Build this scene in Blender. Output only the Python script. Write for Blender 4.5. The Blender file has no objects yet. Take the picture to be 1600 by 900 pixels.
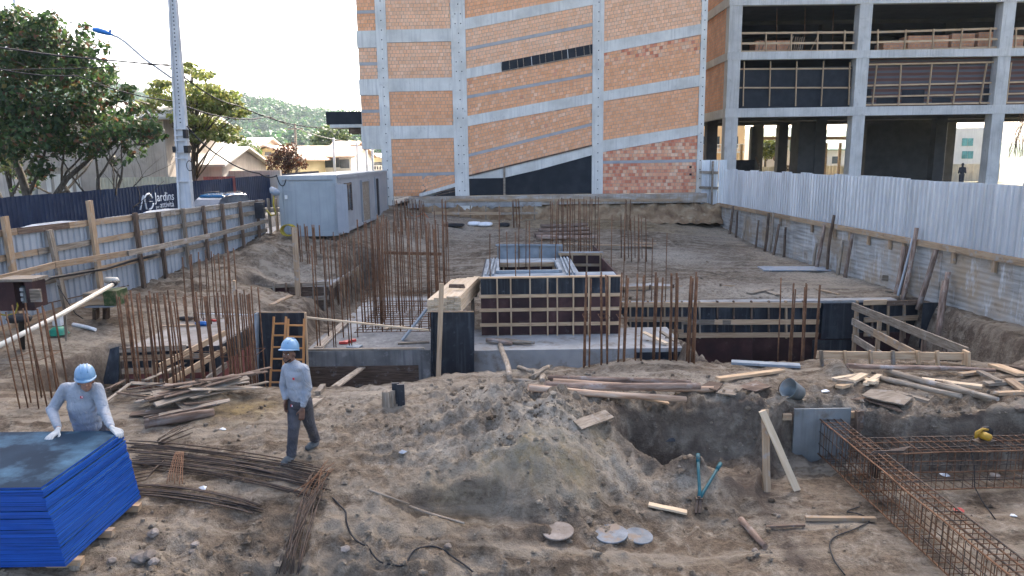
import bpy, bmesh, math, random
import numpy as np
from mathutils import Vector, Matrix
R = math.radians
SC = bpy.context.scene
COL = SC.collection
rng = random.Random(7)

# ------------------------------------------------------------------ camera
F, PITCH, ROLL, CZ = 1110.0, R(10.3), R(0.8), 4.2
cam_d = bpy.data.cameras.new("camera")
cam_d.sensor_width = 36.0
cam_d.lens = F / 1600.0 * 36.0
cam_d.clip_start, cam_d.clip_end = 0.1, 6000.0
cam = bpy.data.objects.new("camera", cam_d)
COL.objects.link(cam)
cam.matrix_world = Matrix.Translation((0, 0, CZ)) @ Matrix.Rotation(R(90) - PITCH, 4, 'X') @ Matrix.Rotation(-ROLL, 4, 'Z')
SC.camera = cam

# ------------------------------------------------------------------ sky, sun, exposure
SUN_EL, SUN_AZ = R(36), R(14)          # azimuth measured from +Y towards +X
world = bpy.data.worlds.new("World")
SC.world = world
world.use_nodes = True
wn = world.node_tree
sky = wn.nodes.new("ShaderNodeTexSky")
sky.sky_type = 'NISHITA'
sky.sun_disc = False
sky.sun_elevation = SUN_EL
sky.sun_rotation = SUN_AZ
sky.dust_density = 5.0
sky.air_density = 0.55
sky.ozone_density = 0.2
wn.links.new(sky.outputs[0], wn.nodes["Background"].inputs[0])
wn.nodes["Background"].inputs[1].default_value = 0.15
sun_d = bpy.data.lights.new("sun", 'SUN')
sun_d.energy = 3.0
sun_d.angle = R(0.5)
sun_d.color = (1.0, 0.93, 0.82)
sun = bpy.data.objects.new("sun", sun_d)
COL.objects.link(sun)
sdir = Vector((math.sin(SUN_AZ) * math.cos(SUN_EL), math.cos(SUN_AZ) * math.cos(SUN_EL), math.sin(SUN_EL)))
sun.rotation_euler = sdir.to_track_quat('Z', 'Y').to_euler()
SC.view_settings.view_transform = 'Standard'
SC.view_settings.look = 'None'
SC.view_settings.gamma = 1.0
SC.view_settings.use_curve_mapping = False
SC.view_settings.exposure = 2.55
HAZE_D = 0.00022
SC.cycles.max_bounces = 6
SC.cycles.transparent_max_bounces = 8
SC.cycles.use_denoising = True
SC.cycles.caustics_reflective = SC.cycles.caustics_refractive = False

# ------------------------------------------------------------------ measuring: photograph pixel -> place in the world
def ray(px, py):
    u, v = (px - 800) / F, (450 - py) / F
    c, s = math.cos(ROLL), math.sin(ROLL)
    u, v = u * c + v * s, -u * s + v * c
    cp, sp = math.cos(PITCH), math.sin(PITCH)
    return (u, cp + v * sp, -sp + v * cp)
def at(px, py, Y):
    r = ray(px, py); t = Y / r[1]
    return Vector((r[0] * t, Y, CZ + r[2] * t))
def atz(px, py, z):
    r = ray(px, py); t = (z - CZ) / r[2]
    return Vector((r[0] * t, r[1] * t, z))

# ------------------------------------------------------------------ objects
W = {}
def tag(o, label=None, cat=None, group=None, kind=None):
    if label: o["label"] = label
    if cat: o["category"] = cat
    if group: o["group"] = group
    if kind: o["kind"] = kind
    return o
def setm(o, m, parent=None):
    if parent is not None:
        o.parent = parent
        o.matrix_basis = W[parent].inverted() @ m
    else:
        o.matrix_basis = m
    W[o] = m.copy()
    return o
def thing(name, label, cat, loc=(0, 0, 0), group=None):
    o = bpy.data.objects.new(name, None)
    o.empty_display_size = 0.2
    COL.objects.link(o)
    setm(o, Matrix.Translation(Vector(loc)))
    return tag(o, label, cat, group)
def link(name, me, mat, m, parent=None):
    o = bpy.data.objects.new(name, me)
    if mat is not None and not me.materials:
        me.materials.append(mat)
    COL.objects.link(o)
    return setm(o, m, parent)
I4 = Matrix.Identity(4)

class MB:
    def __init__(s):
        s.v = []; s.f = []; s.c = []; s.sm = []; s.mi = []
    def add(s, vs, fs, col=None, smooth=False, mi=0):
        b = len(s.v)
        s.v += [tuple(p) for p in vs]
        for f in fs:
            s.f.append([b + i for i in f]); s.c.append(col or (1, 1, 1)); s.sm.append(smooth); s.mi.append(mi)
        return s
    def box(s, c, size, rz=0, m=None, col=None, mi=0):
        x, y, z = size[0] / 2, size[1] / 2, size[2] / 2
        vs = [Vector((sx * x, sy * y, sz * z)) for sz in (-1, 1) for sy in (-1, 1) for sx in (-1, 1)]
        mm = Matrix.Translation(Vector(c)) @ (m if m is not None else Matrix.Rotation(rz, 4, 'Z'))
        return s.add([mm @ v for v in vs], [(0, 2, 3, 1), (4, 5, 7, 6), (0, 1, 5, 4), (2, 6, 7, 3), (0, 4, 6, 2), (1, 3, 7, 5)], col, mi=mi)
    def beam(s, p0, p1, w, h, col=None, up=(0, 0, 1), mi=0):
        m, L = bmat(p0, p1, up)
        return s.box((0, 0, 0), (L, w, h), m=m @ Matrix.Identity(4), col=col, mi=mi) if False else s._bx(m, L, w, h, col, mi)
    def _bx(s, m, L, w, h, col, mi):
        vs = [m @ Vector((sx * L / 2, sy * w / 2, sz * h / 2)) for sz in (-1, 1) for sy in (-1, 1) for sx in (-1, 1)]
        return s.add(vs, [(0, 2, 3, 1), (4, 5, 7, 6), (0, 1, 5, 4), (2, 6, 7, 3), (0, 4, 6, 2), (1, 3, 7, 5)], col, mi=mi)
    def tube(s, pts, r, n=6, col=None, cap=True, smooth=True, mi=0):
        pts = [Vector(p) for p in pts]
        rs = r if isinstance(r, (list, tuple)) else [r] * len(pts)
        vs = []; fs = []
        prev = None
        for i, p in enumerate(pts):
            d = (pts[min(i + 1, len(pts) - 1)] - pts[max(i - 1, 0)])
            if d.length < 1e-9: d = Vector((0, 0, 1))
            d.normalize()
            a = prev if prev is not None else (Vector((0, 0, 1)) if abs(d.z) < .9 else Vector((1, 0, 0)))
            x = a - d * a.dot(d)
            if x.length < 1e-6: x = Vector((1, 0, 0)) - d * d.x
            x.normalize(); y = d.cross(x); prev = x
            for k in range(n):
                t = 2 * math.pi * k / n
                vs.append(p + (x * math.cos(t) + y * math.sin(t)) * rs[i])
        for i in range(len(pts) - 1):
            for k in range(n):
                fs.append((i * n + k, i * n + (k + 1) % n, (i + 1) * n + (k + 1) % n, (i + 1) * n + k))
        s.add(vs, fs, col, smooth, mi)
        if cap:
            b = len(s.v) - len(vs)
            s.f.append([b + k for k in reversed(range(n))]); s.c.append(col or (1, 1, 1)); s.sm.append(False); s.mi.append(mi)
            b2 = b + (len(pts) - 1) * n
            s.f.append([b2 + k for k in range(n)]); s.c.append(col or (1, 1, 1)); s.sm.append(False); s.mi.append(mi)
        return s
    def prism(s, poly, vec, col=None, mi=0):
        n = len(poly); vec = Vector(vec)
        vs = [Vector(p) for p in poly] + [Vector(p) + vec for p in poly]
        fs = [tuple(reversed(range(n))), tuple(range(n, 2 * n))] + [(i, (i + 1) % n, n + (i + 1) % n, n + i) for i in range(n)]
        return s.add(vs, fs, col, mi=mi)
    def lathe(s, prof, m=I4, n=16, col=None, smooth=True, mi=0, sx=1, sy=1):
        vs = []; fs = []
        for (r, z) in prof:
            for k in range(n):
                t = 2 * math.pi * k / n
                vs.append(m @ Vector((r * math.cos(t) * sx, r * math.sin(t) * sy, z)))
        for i in range(len(prof) - 1):
            for k in range(n):
                fs.append((i * n + k, i * n + (k + 1) % n, (i + 1) * n + (k + 1) % n, (i + 1) * n + k))
        fs.append(tuple(reversed(range(n)))); fs.append(tuple(range((len(prof) - 1) * n, len(prof) * n)))
        return s.add(vs, fs, col, smooth, mi)
    def mesh(s, name, origin=(0, 0, 0), cols=False):
        me = bpy.data.meshes.new(name)
        o = Vector(origin)
        me.from_pydata([(p[0] - o.x, p[1] - o.y, p[2] - o.z) for p in s.v], [], s.f)
        me.polygons.foreach_set("use_smooth", s.sm)
        me.polygons.foreach_set("material_index", s.mi)
        if cols:
            a = me.attributes.new("Col", 'FLOAT_COLOR', 'FACE')
            buf = []
            for c in s.c: buf += [c[0], c[1], c[2], 1.0]
            a.data.foreach_set("color", buf)
        me.update()
        return me
    def build(s, name, mat, parent=None, cols=False, mats=None):
        if parent is None:
            xs = np.array(s.v); org = (float(xs[:, 0].mean()), float(xs[:, 1].mean()), float(xs[:, 2].min()))
        else:
            org = tuple(W[parent].translation)
        me = s.mesh(name, org, cols)
        for mm in (mats or [mat]): me.materials.append(mm)
        return link(name, me, None, Matrix.Translation(Vector(org)), parent)

def bmat(p0, p1, up=(0, 0, 1)):
    p0, p1 = Vector(p0), Vector(p1)
    x = p1 - p0; L = x.length; x.normalize(); u = Vector(up)
    y = u.cross(x)
    if y.length < 1e-4: y = Vector((0, 1, 0)).cross(x)
    if y.length < 1e-4: y = Vector((1, 0, 0)).cross(x)
    y.normalize(); z = x.cross(y)
    m = Matrix((x, y, z)).transposed().to_4x4()
    m.translation = (p0 + p1) / 2
    return m, L
_pl = {}
def plank(name, p0, p1, w, t, mat, parent=None, up=(0, 0, 1), roll=0):
    """a sawn board: local X along its length, worn and slightly uneven ends, shared mesh between equal boards"""
    m, L = bmat(p0, p1, up)
    key = (round(L, 2), round(w, 3), round(t, 3), mat.name)
    if key not in _pl:
        L2 = L / 2; mb = MB(); r = random.Random(hash(key) & 0xffff)
        vs = []
        for sx in (-1, -.35, .3, 1):
            off = (r.uniform(-.004, .004), r.uniform(-.003, .003)) if abs(sx) < 1 else (0, 0)
            for (sy, sz) in ((-1, -1), (1, -1), (1, 1), (-1, 1)):
                vs.append((sx * L2 + (r.uniform(-.012, .012) if abs(sx) == 1 else 0), sy * w / 2 + off[0], sz * t / 2 + off[1]))
        fs = [(3, 2, 1, 0), (12, 13, 14, 15)]
        for i in range(3):
            for k in range(4):
                fs.append((i * 4 + k, i * 4 + (k + 1) % 4, i * 4 + 4 + (k + 1) % 4, i * 4 + 4 + k))
        mb.add(vs, fs)
        me = mb.mesh(name); me.materials.append(mat); _pl[key] = me
    if roll: m = m @ Matrix.Rotation(roll, 4, 'X')
    return link(name, _pl[key], None, m, parent)
_lg = {}
def log(name, p0, p1, r, mat, parent=None, seed=0, n=10):
    """a round pole: tapered, a little crooked, local X along its length"""
    m, L = bmat(p0, p1)
    rr = random.Random(seed * 77 + int(L * 100))
    mb = MB(); k = max(4, int(L / .35)); pts = []; rs = []
    ph = rr.uniform(0, 6); am = min(.035, L * .012)
    for i in range(k + 1):
        t = i / k
        pts.append((-L / 2 + L * t, am * math.sin(ph + t * 4.2), am * .6 * math.cos(ph * 1.7 + t * 5)))
        rs.append(r * (1.1 - .2 * t) * rr.uniform(.93, 1.07))
    mb.tube(pts, rs, n)
    me = mb.mesh(name); me.materials.append(mat)
    return link(name, me, None, m, parent)
def rebar(name, p0, p1, r, mat, parent=None, n=5):
    m, L = bmat(p0, p1)
    r *= 1.25
    key = ('rb', round(L, 2), round(r, 4), mat.name)
    if key not in _pl:
        mb = MB(); mb.tube([(-L / 2, 0, 0), (-L / 6, .004, .003), (L / 6, -.003, .004), (L / 2, 0, 0)], r, n)
        me = mb.mesh(name); me.materials.append(mat); _pl[key] = me
    return link(name, _pl[key], None, m, parent)

# ------------------------------------------------------------------ noise on arrays
def _hash(ix, iy, s):
    h = (ix.astype(np.int64) * 374761393 + iy.astype(np.int64) * 668265263 + s * 974634541) & 0x7fffffff
    h = ((h ^ (h >> 13)) * 1274126177) & 0x7fffffff
    return ((h ^ (h >> 16)) & 0xffff) / 65535.0
def vnoise(x, y, s=0):
    ix, iy = np.floor(x), np.floor(y); fx, fy = x - ix, y - iy
    fx = fx * fx * fx * (fx * (fx * 6 - 15) + 10); fy = fy * fy * fy * (fy * (fy * 6 - 15) + 10)
    a, b = _hash(ix, iy, s), _hash(ix + 1, iy, s)
    c, d = _hash(ix, iy + 1, s), _hash(ix + 1, iy + 1, s)
    return (a + (b - a) * fx) * (1 - fy) + (c + (d - c) * fx) * fy
def fbm(x, y, s=0, o=4, ridge=False):
    t = 0; a = .5
    ca, sa = .8, .6
    for i in range(o):
        n = vnoise(x, y, s + i * 17)
        if ridge: n = 1 - np.abs(2 * n - 1)
        t = t + a * n
        x, y = (x * ca - y * sa) * 2.03 + 5.1, (x * sa + y * ca) * 2.03 + 1.7; a *= .5
    return t
# ------------------------------------------------------------------ materials (all procedural)
def mat_new(name):
    m = bpy.data.materials.new(name); m.use_nodes = True
    nt = m.node_tree; b = nt.nodes["Principled BSDF"]
    return m, nt, b
def nd(nt, t, **k):
    n = nt.nodes.new(t)
    for a, v in k.items():
        if a in n.inputs: n.inputs[a].default_value = v
        else: setattr(n, a, v)
    return n
def ramp(nt, fac, cols, lo=.3, hi=.7):
    r = nt.nodes.new("ShaderNodeValToRGB")
    e = r.color_ramp.elements
    while len(e) < len(cols): e.new(.5)
    for i, c in enumerate(cols):
        e[i].position = lo + (hi - lo) * i / max(1, len(cols) - 1); e[i].color = (*c, 1)
    nt.links.new(fac, r.inputs[0])
    return r.outputs[0]
def mix(nt, fac, a, b, mode='MIX'):
    n = nt.nodes.new("ShaderNodeMix"); n.data_type = 'RGBA'; n.blend_type = mode
    for sock, v in ((n.inputs[0], fac), (n.inputs[6], a), (n.inputs[7], b)):
        if hasattr(v, 'links'): nt.links.new(v, sock)
        elif isinstance(v, (int, float)): sock.default_value = v
        else: sock.default_value = (*v, 1)
    return n.outputs[2]
def noise(nt, vec, scale, detail=5, rough=.55, dist=0):
    n = nd(nt, "ShaderNodeTexNoise", Scale=scale, Detail=detail, Roughness=rough, Distortion=dist)
    if vec is not None: nt.links.new(vec, n.inputs["Vector"])
    return n.outputs["Fac"]
def mapping(nt, vec, scale):
    n = nt.nodes.new("ShaderNodeMapping"); n.inputs["Scale"].default_value = scale
    nt.links.new(vec, n.inputs["Vector"]); return n.outputs[0]
def coords(nt, randoff=True):
    tc = nt.nodes.new("ShaderNodeTexCoord"); oi = nt.nodes.new("ShaderNodeObjectInfo")
    if not randoff: return tc.outputs["Object"], oi
    mul = nd(nt, "ShaderNodeMath", operation='MULTIPLY'); mul.inputs[1].default_value = 37.0
    nt.links.new(oi.outputs["Random"], mul.inputs[0])
    ad = nd(nt, "ShaderNodeVectorMath", operation='ADD')
    nt.links.new(tc.outputs["Object"], ad.inputs[0]); nt.links.new(mul.outputs[0], ad.inputs[1])
    return ad.outputs[0], oi
def bump(nt, b, h, strength, dist=.01):
    n = nd(nt, "ShaderNodeBump", Strength=strength, Distance=dist)
    nt.links.new(h, n.inputs["Height"]); nt.links.new(n.outputs[0], b.inputs["Normal"])
def M(name, cols, rough=.85, scale=3., stretch=None, bmp=.3, bscale=25., metal=0., rand=.12, spec=.3, lo=.3, hi=.7, bd=.01, fleck=None, fs=6., fw=(.62, .72), streak=None):
    m, nt, b = mat_new(name)
    vec, oi = coords(nt)
    v = mapping(nt, vec, stretch) if stretch else vec
    c = ramp(nt, noise(nt, v, scale), cols, lo, hi)
    if fleck:
        f = ramp(nt, noise(nt, vec, fs, 6, .65), [(0, 0, 0), (1, 1, 1)], *fw)
        c = mix(nt, f, c, fleck)
    if streak:
        f = ramp(nt, noise(nt, mapping(nt, vec, (7, 7, .35)), 1.5, 5), [(0, 0, 0), (1, 1, 1)], .5, .75)
        c = mix(nt, f, c, streak)
    if rand:
        hs = nd(nt, "ShaderNodeHueSaturation")
        mr = nd(nt, "ShaderNodeMapRange"); mr.inputs[3].default_value = 1 - rand; mr.inputs[4].default_value = 1 + rand
        nt.links.new(oi.outputs["Random"], mr.inputs[0]); nt.links.new(mr.outputs[0], hs.inputs["Value"])
        nt.links.new(c, hs.inputs["Color"]); c = hs.outputs[0]
    nt.links.new(c, b.inputs["Base Color"])
    b.inputs["Roughness"].default_value = rough
    b.inputs["Metallic"].default_value = metal
    b.inputs["Specular IOR Level"].default_value = spec
    if bmp: bump(nt, b, noise(nt, v, bscale, 6, .65), bmp, bd)
    return m
def cloth(name, cols, dirt):
    m = M(name, cols, .92, 5, None, 0, rand=0, spec=.15, fleck=dirt, fs=2.2, fw=(.58, .8)); nt = m.node_tree; b = nt.nodes["Principled BSDF"]
    vec, oi = coords(nt, False)
    n = noise(nt, mapping(nt, vec, (1, 1, .7)), 6.5, 2, .5, 1.6)
    s = nd(nt, "ShaderNodeMath", operation='SUBTRACT'); nt.links.new(n, s.inputs[0]); s.inputs[1].default_value = .5
    a = nd(nt, "ShaderNodeMath", operation='ABSOLUTE'); nt.links.new(s.outputs[0], a.inputs[0])
    p = nd(nt, "ShaderNodeMath", operation='POWER'); nt.links.new(a.outputs[0], p.inputs[0]); p.inputs[1].default_value = .6
    bump(nt, b, p.outputs[0], .5, .05)
    return m
def grad3(a, k=.7, g=1.25): return [tuple(x * k for x in a), a, tuple(min(1, x * g) for x in a)]
WG = (1.2, 14, 14)
m_pine = M("pine_new", [(.34, .22, .12), (.46, .32, .19), (.53, .39, .25)], .75, 1.6, WG, .25, 3, rand=.12, fleck=(.30, .17, .08), fs=9, fw=(.68, .74))
m_pine2 = M("pine_used", [(.22, .145, .085), (.34, .235, .14), (.42, .31, .20)], .8, 1.6, WG, .3, 3, rand=.2, fleck=(.30, .28, .25), fs=5, fw=(.55, .68))
m_wood = M("wood_grey", [(.12, .095, .066), (.23, .185, .135), (.33, .28, .215)], .88, 1.8, WG, .4, 3, rand=.22, fleck=(.33, .31, .28), fs=4, fw=(.55, .72))
m_woodd = M("wood_dark", [(.05, .035, .025), (.12, .08, .055), (.19, .14, .10)], .9, 2, WG, .4, 3, rand=.25, fleck=(.27, .25, .23), fs=5, fw=(.58, .75))
m_log = M("log_bark", [(.10, .065, .045), (.22, .15, .11), (.36, .28, .22)], .9, 2.4, (1, 7, 7), .5, 4, rand=.25, fleck=(.34, .31, .28), fs=3, fw=(.55, .72))
m_logp = M("log_peeled", [(.28, .17, .10), (.44, .30, .20), (.54, .42, .31)], .8, 2, (1, 8, 8), .3, 4, rand=.18)
m_lumber = M("lumber_fresh", [(.50, .36, .22), (.60, .46, .30), (.66, .53, .38)], .7, 1.5, WG, .15, 3, rand=.08)
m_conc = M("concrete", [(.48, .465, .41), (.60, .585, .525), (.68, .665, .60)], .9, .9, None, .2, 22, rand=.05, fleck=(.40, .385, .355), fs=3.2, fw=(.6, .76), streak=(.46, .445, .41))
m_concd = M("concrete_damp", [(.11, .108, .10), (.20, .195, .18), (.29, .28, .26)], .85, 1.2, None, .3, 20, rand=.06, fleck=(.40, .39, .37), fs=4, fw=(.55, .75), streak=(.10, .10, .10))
m_concl = M("concrete_light", [(.23, .225, .21), (.31, .305, .285), (.38, .37, .345)], .9, 1.4, None, .25, 25, rand=.05, fleck=(.20, .165, .13), fs=3.2, fw=(.52, .7))
m_black = M("film_black", [(.006, .008, .012), (.016, .02, .026), (.05, .06, .07)], .45, 1.6, None, .15, 12, rand=.15, spec=.35, hi=.78, fleck=(.10, .112, .125), fs=7, fw=(.6, .8), streak=(.055, .063, .072))
m_maroon = M("film_maroon", [(.022, .011, .011), (.04, .017, .016), (.075, .035, .032)], .55, 1.8, None, .15, 12, rand=.25, fleck=(.14, .12, .11), fs=5, fw=(.62, .85))
m_redply = M("film_red", [(.16, .045, .04), (.22, .07, .06), (.28, .11, .09)], .6, 2.2, None, .15, 12, rand=.12, fleck=(.22, .17, .15), fs=5, fw=(.58, .8), streak=(.14, .045, .04))
m_blue = M("edge_blue", [(.005, .05, .25), (.007, .065, .31), (.010, .08, .36)], .5, 3, (1, 1, 6), .12, 30, rand=.22, fleck=(.05, .07, .11), fs=9, fw=(.7, .8))
m_filmtop = M("film_blueblack", [(.005, .013, .026), (.008, .020, .038), (.014, .032, .056)], .55, 1.2, None, .06, 14, rand=.05, spec=.03, fleck=(.055, .115, .175), fs=1.5, fw=(.47, .70))
m_rust = M("rebar_rust", [(.075, .036, .018), (.135, .066, .033), (.20, .105, .054)], .85, 9, None, .4, 60, rand=.25)
m_steel = M("rebar_dark", [(.035, .028, .025), (.075, .055, .042), (.13, .08, .05)], .65, 8, None, .4, 60, .3, rand=.25)
m_galv = M("sheet_grey", [(.30, .325, .345), (.37, .395, .415), (.44, .46, .475)], .5, .8, None, .12, 5, .25, .07, fleck=(.28, .28, .28), fs=7, fw=(.68, .78))
m_white = M("sheet_white", [(.52, .55, .57), (.63, .66, .68), (.74, .765, .775)], .32, .9, (1, 1, .4), .5, 2.2, .4, .06, spec=.5, bd=.03, fleck=(.80, .84, .88), fs=7, fw=(.66, .74), streak=(.50, .51, .50))
m_navy = M("sheet_navy", [(.010, .018, .042), (.014, .024, .054), (.02, .034, .07)], .5, 1.2, None, .1, 5, rand=.12)
m_contn = M("container_paint", [(.27, .30, .305), (.32, .35, .355), (.36, .39, .39)], .55, 1, None, .08, 8, rand=.02, streak=(.26, .285, .29))
m_contshade = M("container_shaded", [(.25, .26, .27), (.30, .31, .32), (.34, .35, .355)], .6, 1, None, .08, 8, rand=.02, streak=(.22, .235, .245))  # container paint darkened, the long side's shade put into the colour
m_dark = M("opening_dark", [(.012, .012, .013), (.02, .02, .022), (.03, .03, .03)], .7, 3, None, 0, rand=.1)
m_net = M("netting_black", [(.007, .009, .012), (.011, .014, .018), (.018, .021, .026)], .7, 2, None, .3, 60, rand=.1)
m_plwhite = M("plastic_white", grad3((.72, .73, .72), .85, 1.1), .45, 4, None, .2, 8, rand=.05, fleck=(.45, .40, .34), fs=6, fw=(.6, .75))
m_pvc = M("pvc_cream", grad3((.62, .57, .46), .8, 1.1), .45, 4, None, .1, 12, rand=.05, fleck=(.33, .28, .22), fs=7, fw=(.6, .75))
m_green = M("plastic_green", grad3((.02, .20, .13)), .4, 5, None, .1, 12, rand=.05)
m_grass = M("green_paint_dirty", grad3((.05, .085, .028)), .7, 5, None, .4, 12, rand=.1, fleck=(.22, .17, .10), fs=5, fw=(.5, .65))
m_yellow = M("plastic_yellow", grad3((.38, .29, .03)), .5, 5, None, .1, 12, rand=.08)
m_orange = M("mesh_orange", grad3((.62, .14, .02)), .6, 5, None, .1, 12, rand=.08)
m_redpl = M("plastic_red", grad3((.45, .05, .04)), .5, 5, None, .1, 12, rand=.08)
m_tool = M("tool_yellow", grad3((.36, .21, .02)), .45, 8, None, .1, 12, rand=0, fleck=(.2, .12, .04), fs=12)
m_rubber = M("rubber_black", grad3((.014, .014, .015)), .6, 8, None, .2, 30, rand=.1)
m_bluepl = M("plastic_blue", grad3((.02, .13, .38)), .45, 5, None, .05, 12, rand=.05)
m_lampb = M("lamp_blue", grad3((.01, .13, .40)), .4, 5, None, .05, 12, rand=0)
m_teal = M("cutter_teal", grad3((.010, .085, .10)), .45, 7, None, .1, 30, rand=0, fleck=(.12, .09, .06), fs=9)
m_zinc = M("bucket_zinc", [(.12, .14, .14), (.18, .205, .205), (.25, .27, .265)], .5, 4, None, .2, 14, .3, rand=0, fleck=(.24, .21, .18), fs=5, fw=(.55, .7))
m_orangewood = M("ladder_wood", [(.40, .17, .05), (.52, .24, .08), (.58, .30, .12)], .6, 2, WG, .2, 3, rand=.06)
m_polec = M("pole_concrete", [(.44, .445, .44), (.52, .525, .52), (.60, .60, .59)], .85, 1.5, None, .15, 20, rand=0, streak=(.44, .46, .48))
m_letter = M("letter_white", grad3((.75, .77, .8), .95, 1.05), .6, 3, None, 0, rand=0)
m_plaster = M("plaster_weathered", [(.36, .31, .26), (.48, .42, .36), (.55, .50, .44)], .9, .7, None, .2, 12, rand=.05, streak=(.30, .27, .24), fleck=(.26, .24, .22), fs=1.2, fw=(.6, .8))
m_whitewall = M("wall_white", grad3((.72, .69, .63), .88, 1.06), .85, .6, None, .1, 12, rand=.05, streak=(.6, .56, .5))
m_yelwall = M("wall_yellow", grad3((.70, .58, .33), .9, 1.06), .85, .6, None, .1, 12, rand=.03)
m_peach = M("wall_peach", grad3((.72, .50, .28), .9, 1.06), .85, .6, None, .1, 12, rand=.03)
m_tile = M("roof_tile", [(.42, .27, .19), (.55, .38, .28), (.62, .47, .37)], .85, 2.5, None, .4, 9, rand=.12)
m_tileg = M("roof_fibrecement", [(.45, .43, .40), (.55, .53, .50), (.62, .60, .57)], .85, 1.5, None, .3, 9, rand=.1)
m_redsheet = M("sheet_red", grad3((.34, .10, .08)), .7, 2, None, .2, 8, rand=.1)
m_cream = M("sheet_cream", grad3((.62, .58, .46), .8, 1.1), .7, 2, None, .2, 8, rand=.08, streak=(.42, .38, .3))
m_glass = M("window_glass", [(.03, .04, .05), (.05, .065, .08), (.08, .10, .12)], .12, 2, None, 0, rand=.1, spec=.6)
m_asph = M("asphalt", [(.04, .04, .04), (.055, .055, .055), (.075, .073, .07)], .9, 3, None, .4, 60, rand=0)
m_sidew = M("pavement_concrete", grad3((.3, .29, .27), .85, 1.1), .9, 2, None, .3, 30, rand=0)
m_outer = M("outer_ground", [(.10, .09, .06), (.16, .14, .09), (.12, .15, .06)], .95, .3, None, .3, 6, rand=0)
m_bark = M("bark", [(.035, .028, .02), (.075, .06, .045), (.13, .115, .09)], .95, 5, (3, 3, .8), .7, 14, rand=.1)
m_skin = M("skin", [(.20, .105, .07), (.26, .14, .095), (.31, .17, .12)], .55, 9, None, .08, 60, rand=0)
m_skin2 = M("skin_dark", [(.105, .055, .036), (.135, .072, .048), (.17, .092, .06)], .5, 9, None, .08, 60, rand=0)
m_hair = M("hair_black", grad3((.012, .009, .008)), .7, 20, None, .3, 80, rand=0)
m_shirt = cloth("shirt_grey", [(.22, .24, .265), (.27, .295, .325), (.32, .345, .375)], (.24, .22, .19))
m_trous = cloth("trousers_grey", [(.05, .05, .055), (.072, .072, .08), (.10, .10, .105)], (.13, .12, .105))
m_boot = M("boot_grey", [(.05, .055, .055), (.09, .10, .10), (.15, .15, .145)], .8, 8, None, .3, 20, rand=0)
m_glove = M("glove_white", grad3((.38, .395, .39), .8, 1.1), .9, 10, None, .4, 60, rand=0)
m_helm = M("helmet_blue", [(.10, .21, .33), (.13, .25, .38), (.16, .29, .42)], .35, 3, None, 0, rand=.04, spec=.5, fleck=(.22, .27, .30), fs=6, fw=(.63, .75))
m_emblem = M("emblem_red", grad3((.5, .04, .05)), .8, 5, None, 0, rand=0)
m_clay = M("clod", [(.12, .096, .075), (.18, .15, .122), (.27, .24, .21)], .95, 4, None, .5, 20, rand=.2)
m_tarp = M("tarp_blue", [(.19, .23, .27), (.25, .29, .33), (.30, .33, .36)], .6, 3, None, .2, 8, rand=.1, fleck=(.4, .36, .32), fs=4, fw=(.5, .66))

def attr_mat(name, rough, transl=0., var=.0, bmp=0., bs=40, spec=.2, grime=None):
    m, nt, b = mat_new(name)
    a = nd(nt, "ShaderNodeAttribute", attribute_name="Col")
    c = a.outputs["Color"]
    vec, oi = coords(nt, False)
    if var:
        c = mix(nt, 1.0, c, ramp(nt, noise(nt, vec, 1.3, 5), [(1 - var,) * 3, (1 + var * .3,) * 3]), 'MULTIPLY')
    if grime:
        f = ramp(nt, noise(nt, vec, .9, 7, .7), [(0, 0, 0), (1, 1, 1)], .56, .74)
        c = mix(nt, mix(nt, f, (0, 0, 0), (.55, .55, .55)), c, grime)
    nt.links.new(c, b.inputs["Base Color"])
    b.inputs["Roughness"].default_value = rough
    b.inputs["Specular IOR Level"].default_value = spec
    if bmp: bump(nt, b, noise(nt, vec, bs, 4), bmp, .01)
    if transl:
        t = nt.nodes.new("ShaderNodeBsdfTranslucent"); nt.links.new(c, t.inputs[0])
        mx = nt.nodes.new("ShaderNodeMixShader"); mx.inputs[0].default_value = transl
        nt.links.new(b.outputs[0], mx.inputs[1]); nt.links.new(t.outputs[0], mx.inputs[2])
        nt.links.new(mx.outputs[0], nt.nodes["Material Output"].inputs[0])
    return m
m_brick = attr_mat("clay_block", .9, 0, .08, .3, 50, grime=(.72, .50, .34))
m_leaf = attr_mat("leaf", .55, .42, 0, 0, spec=.3)
m_paint = {}
def paint(name, c, rough=.25):
    m, nt, b = mat_new(name)
    b.inputs["Base Color"].default_value = (*c, 1); b.inputs["Roughness"].default_value = rough
    b.inputs["Coat Weight"].default_value = .6
    return m

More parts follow.
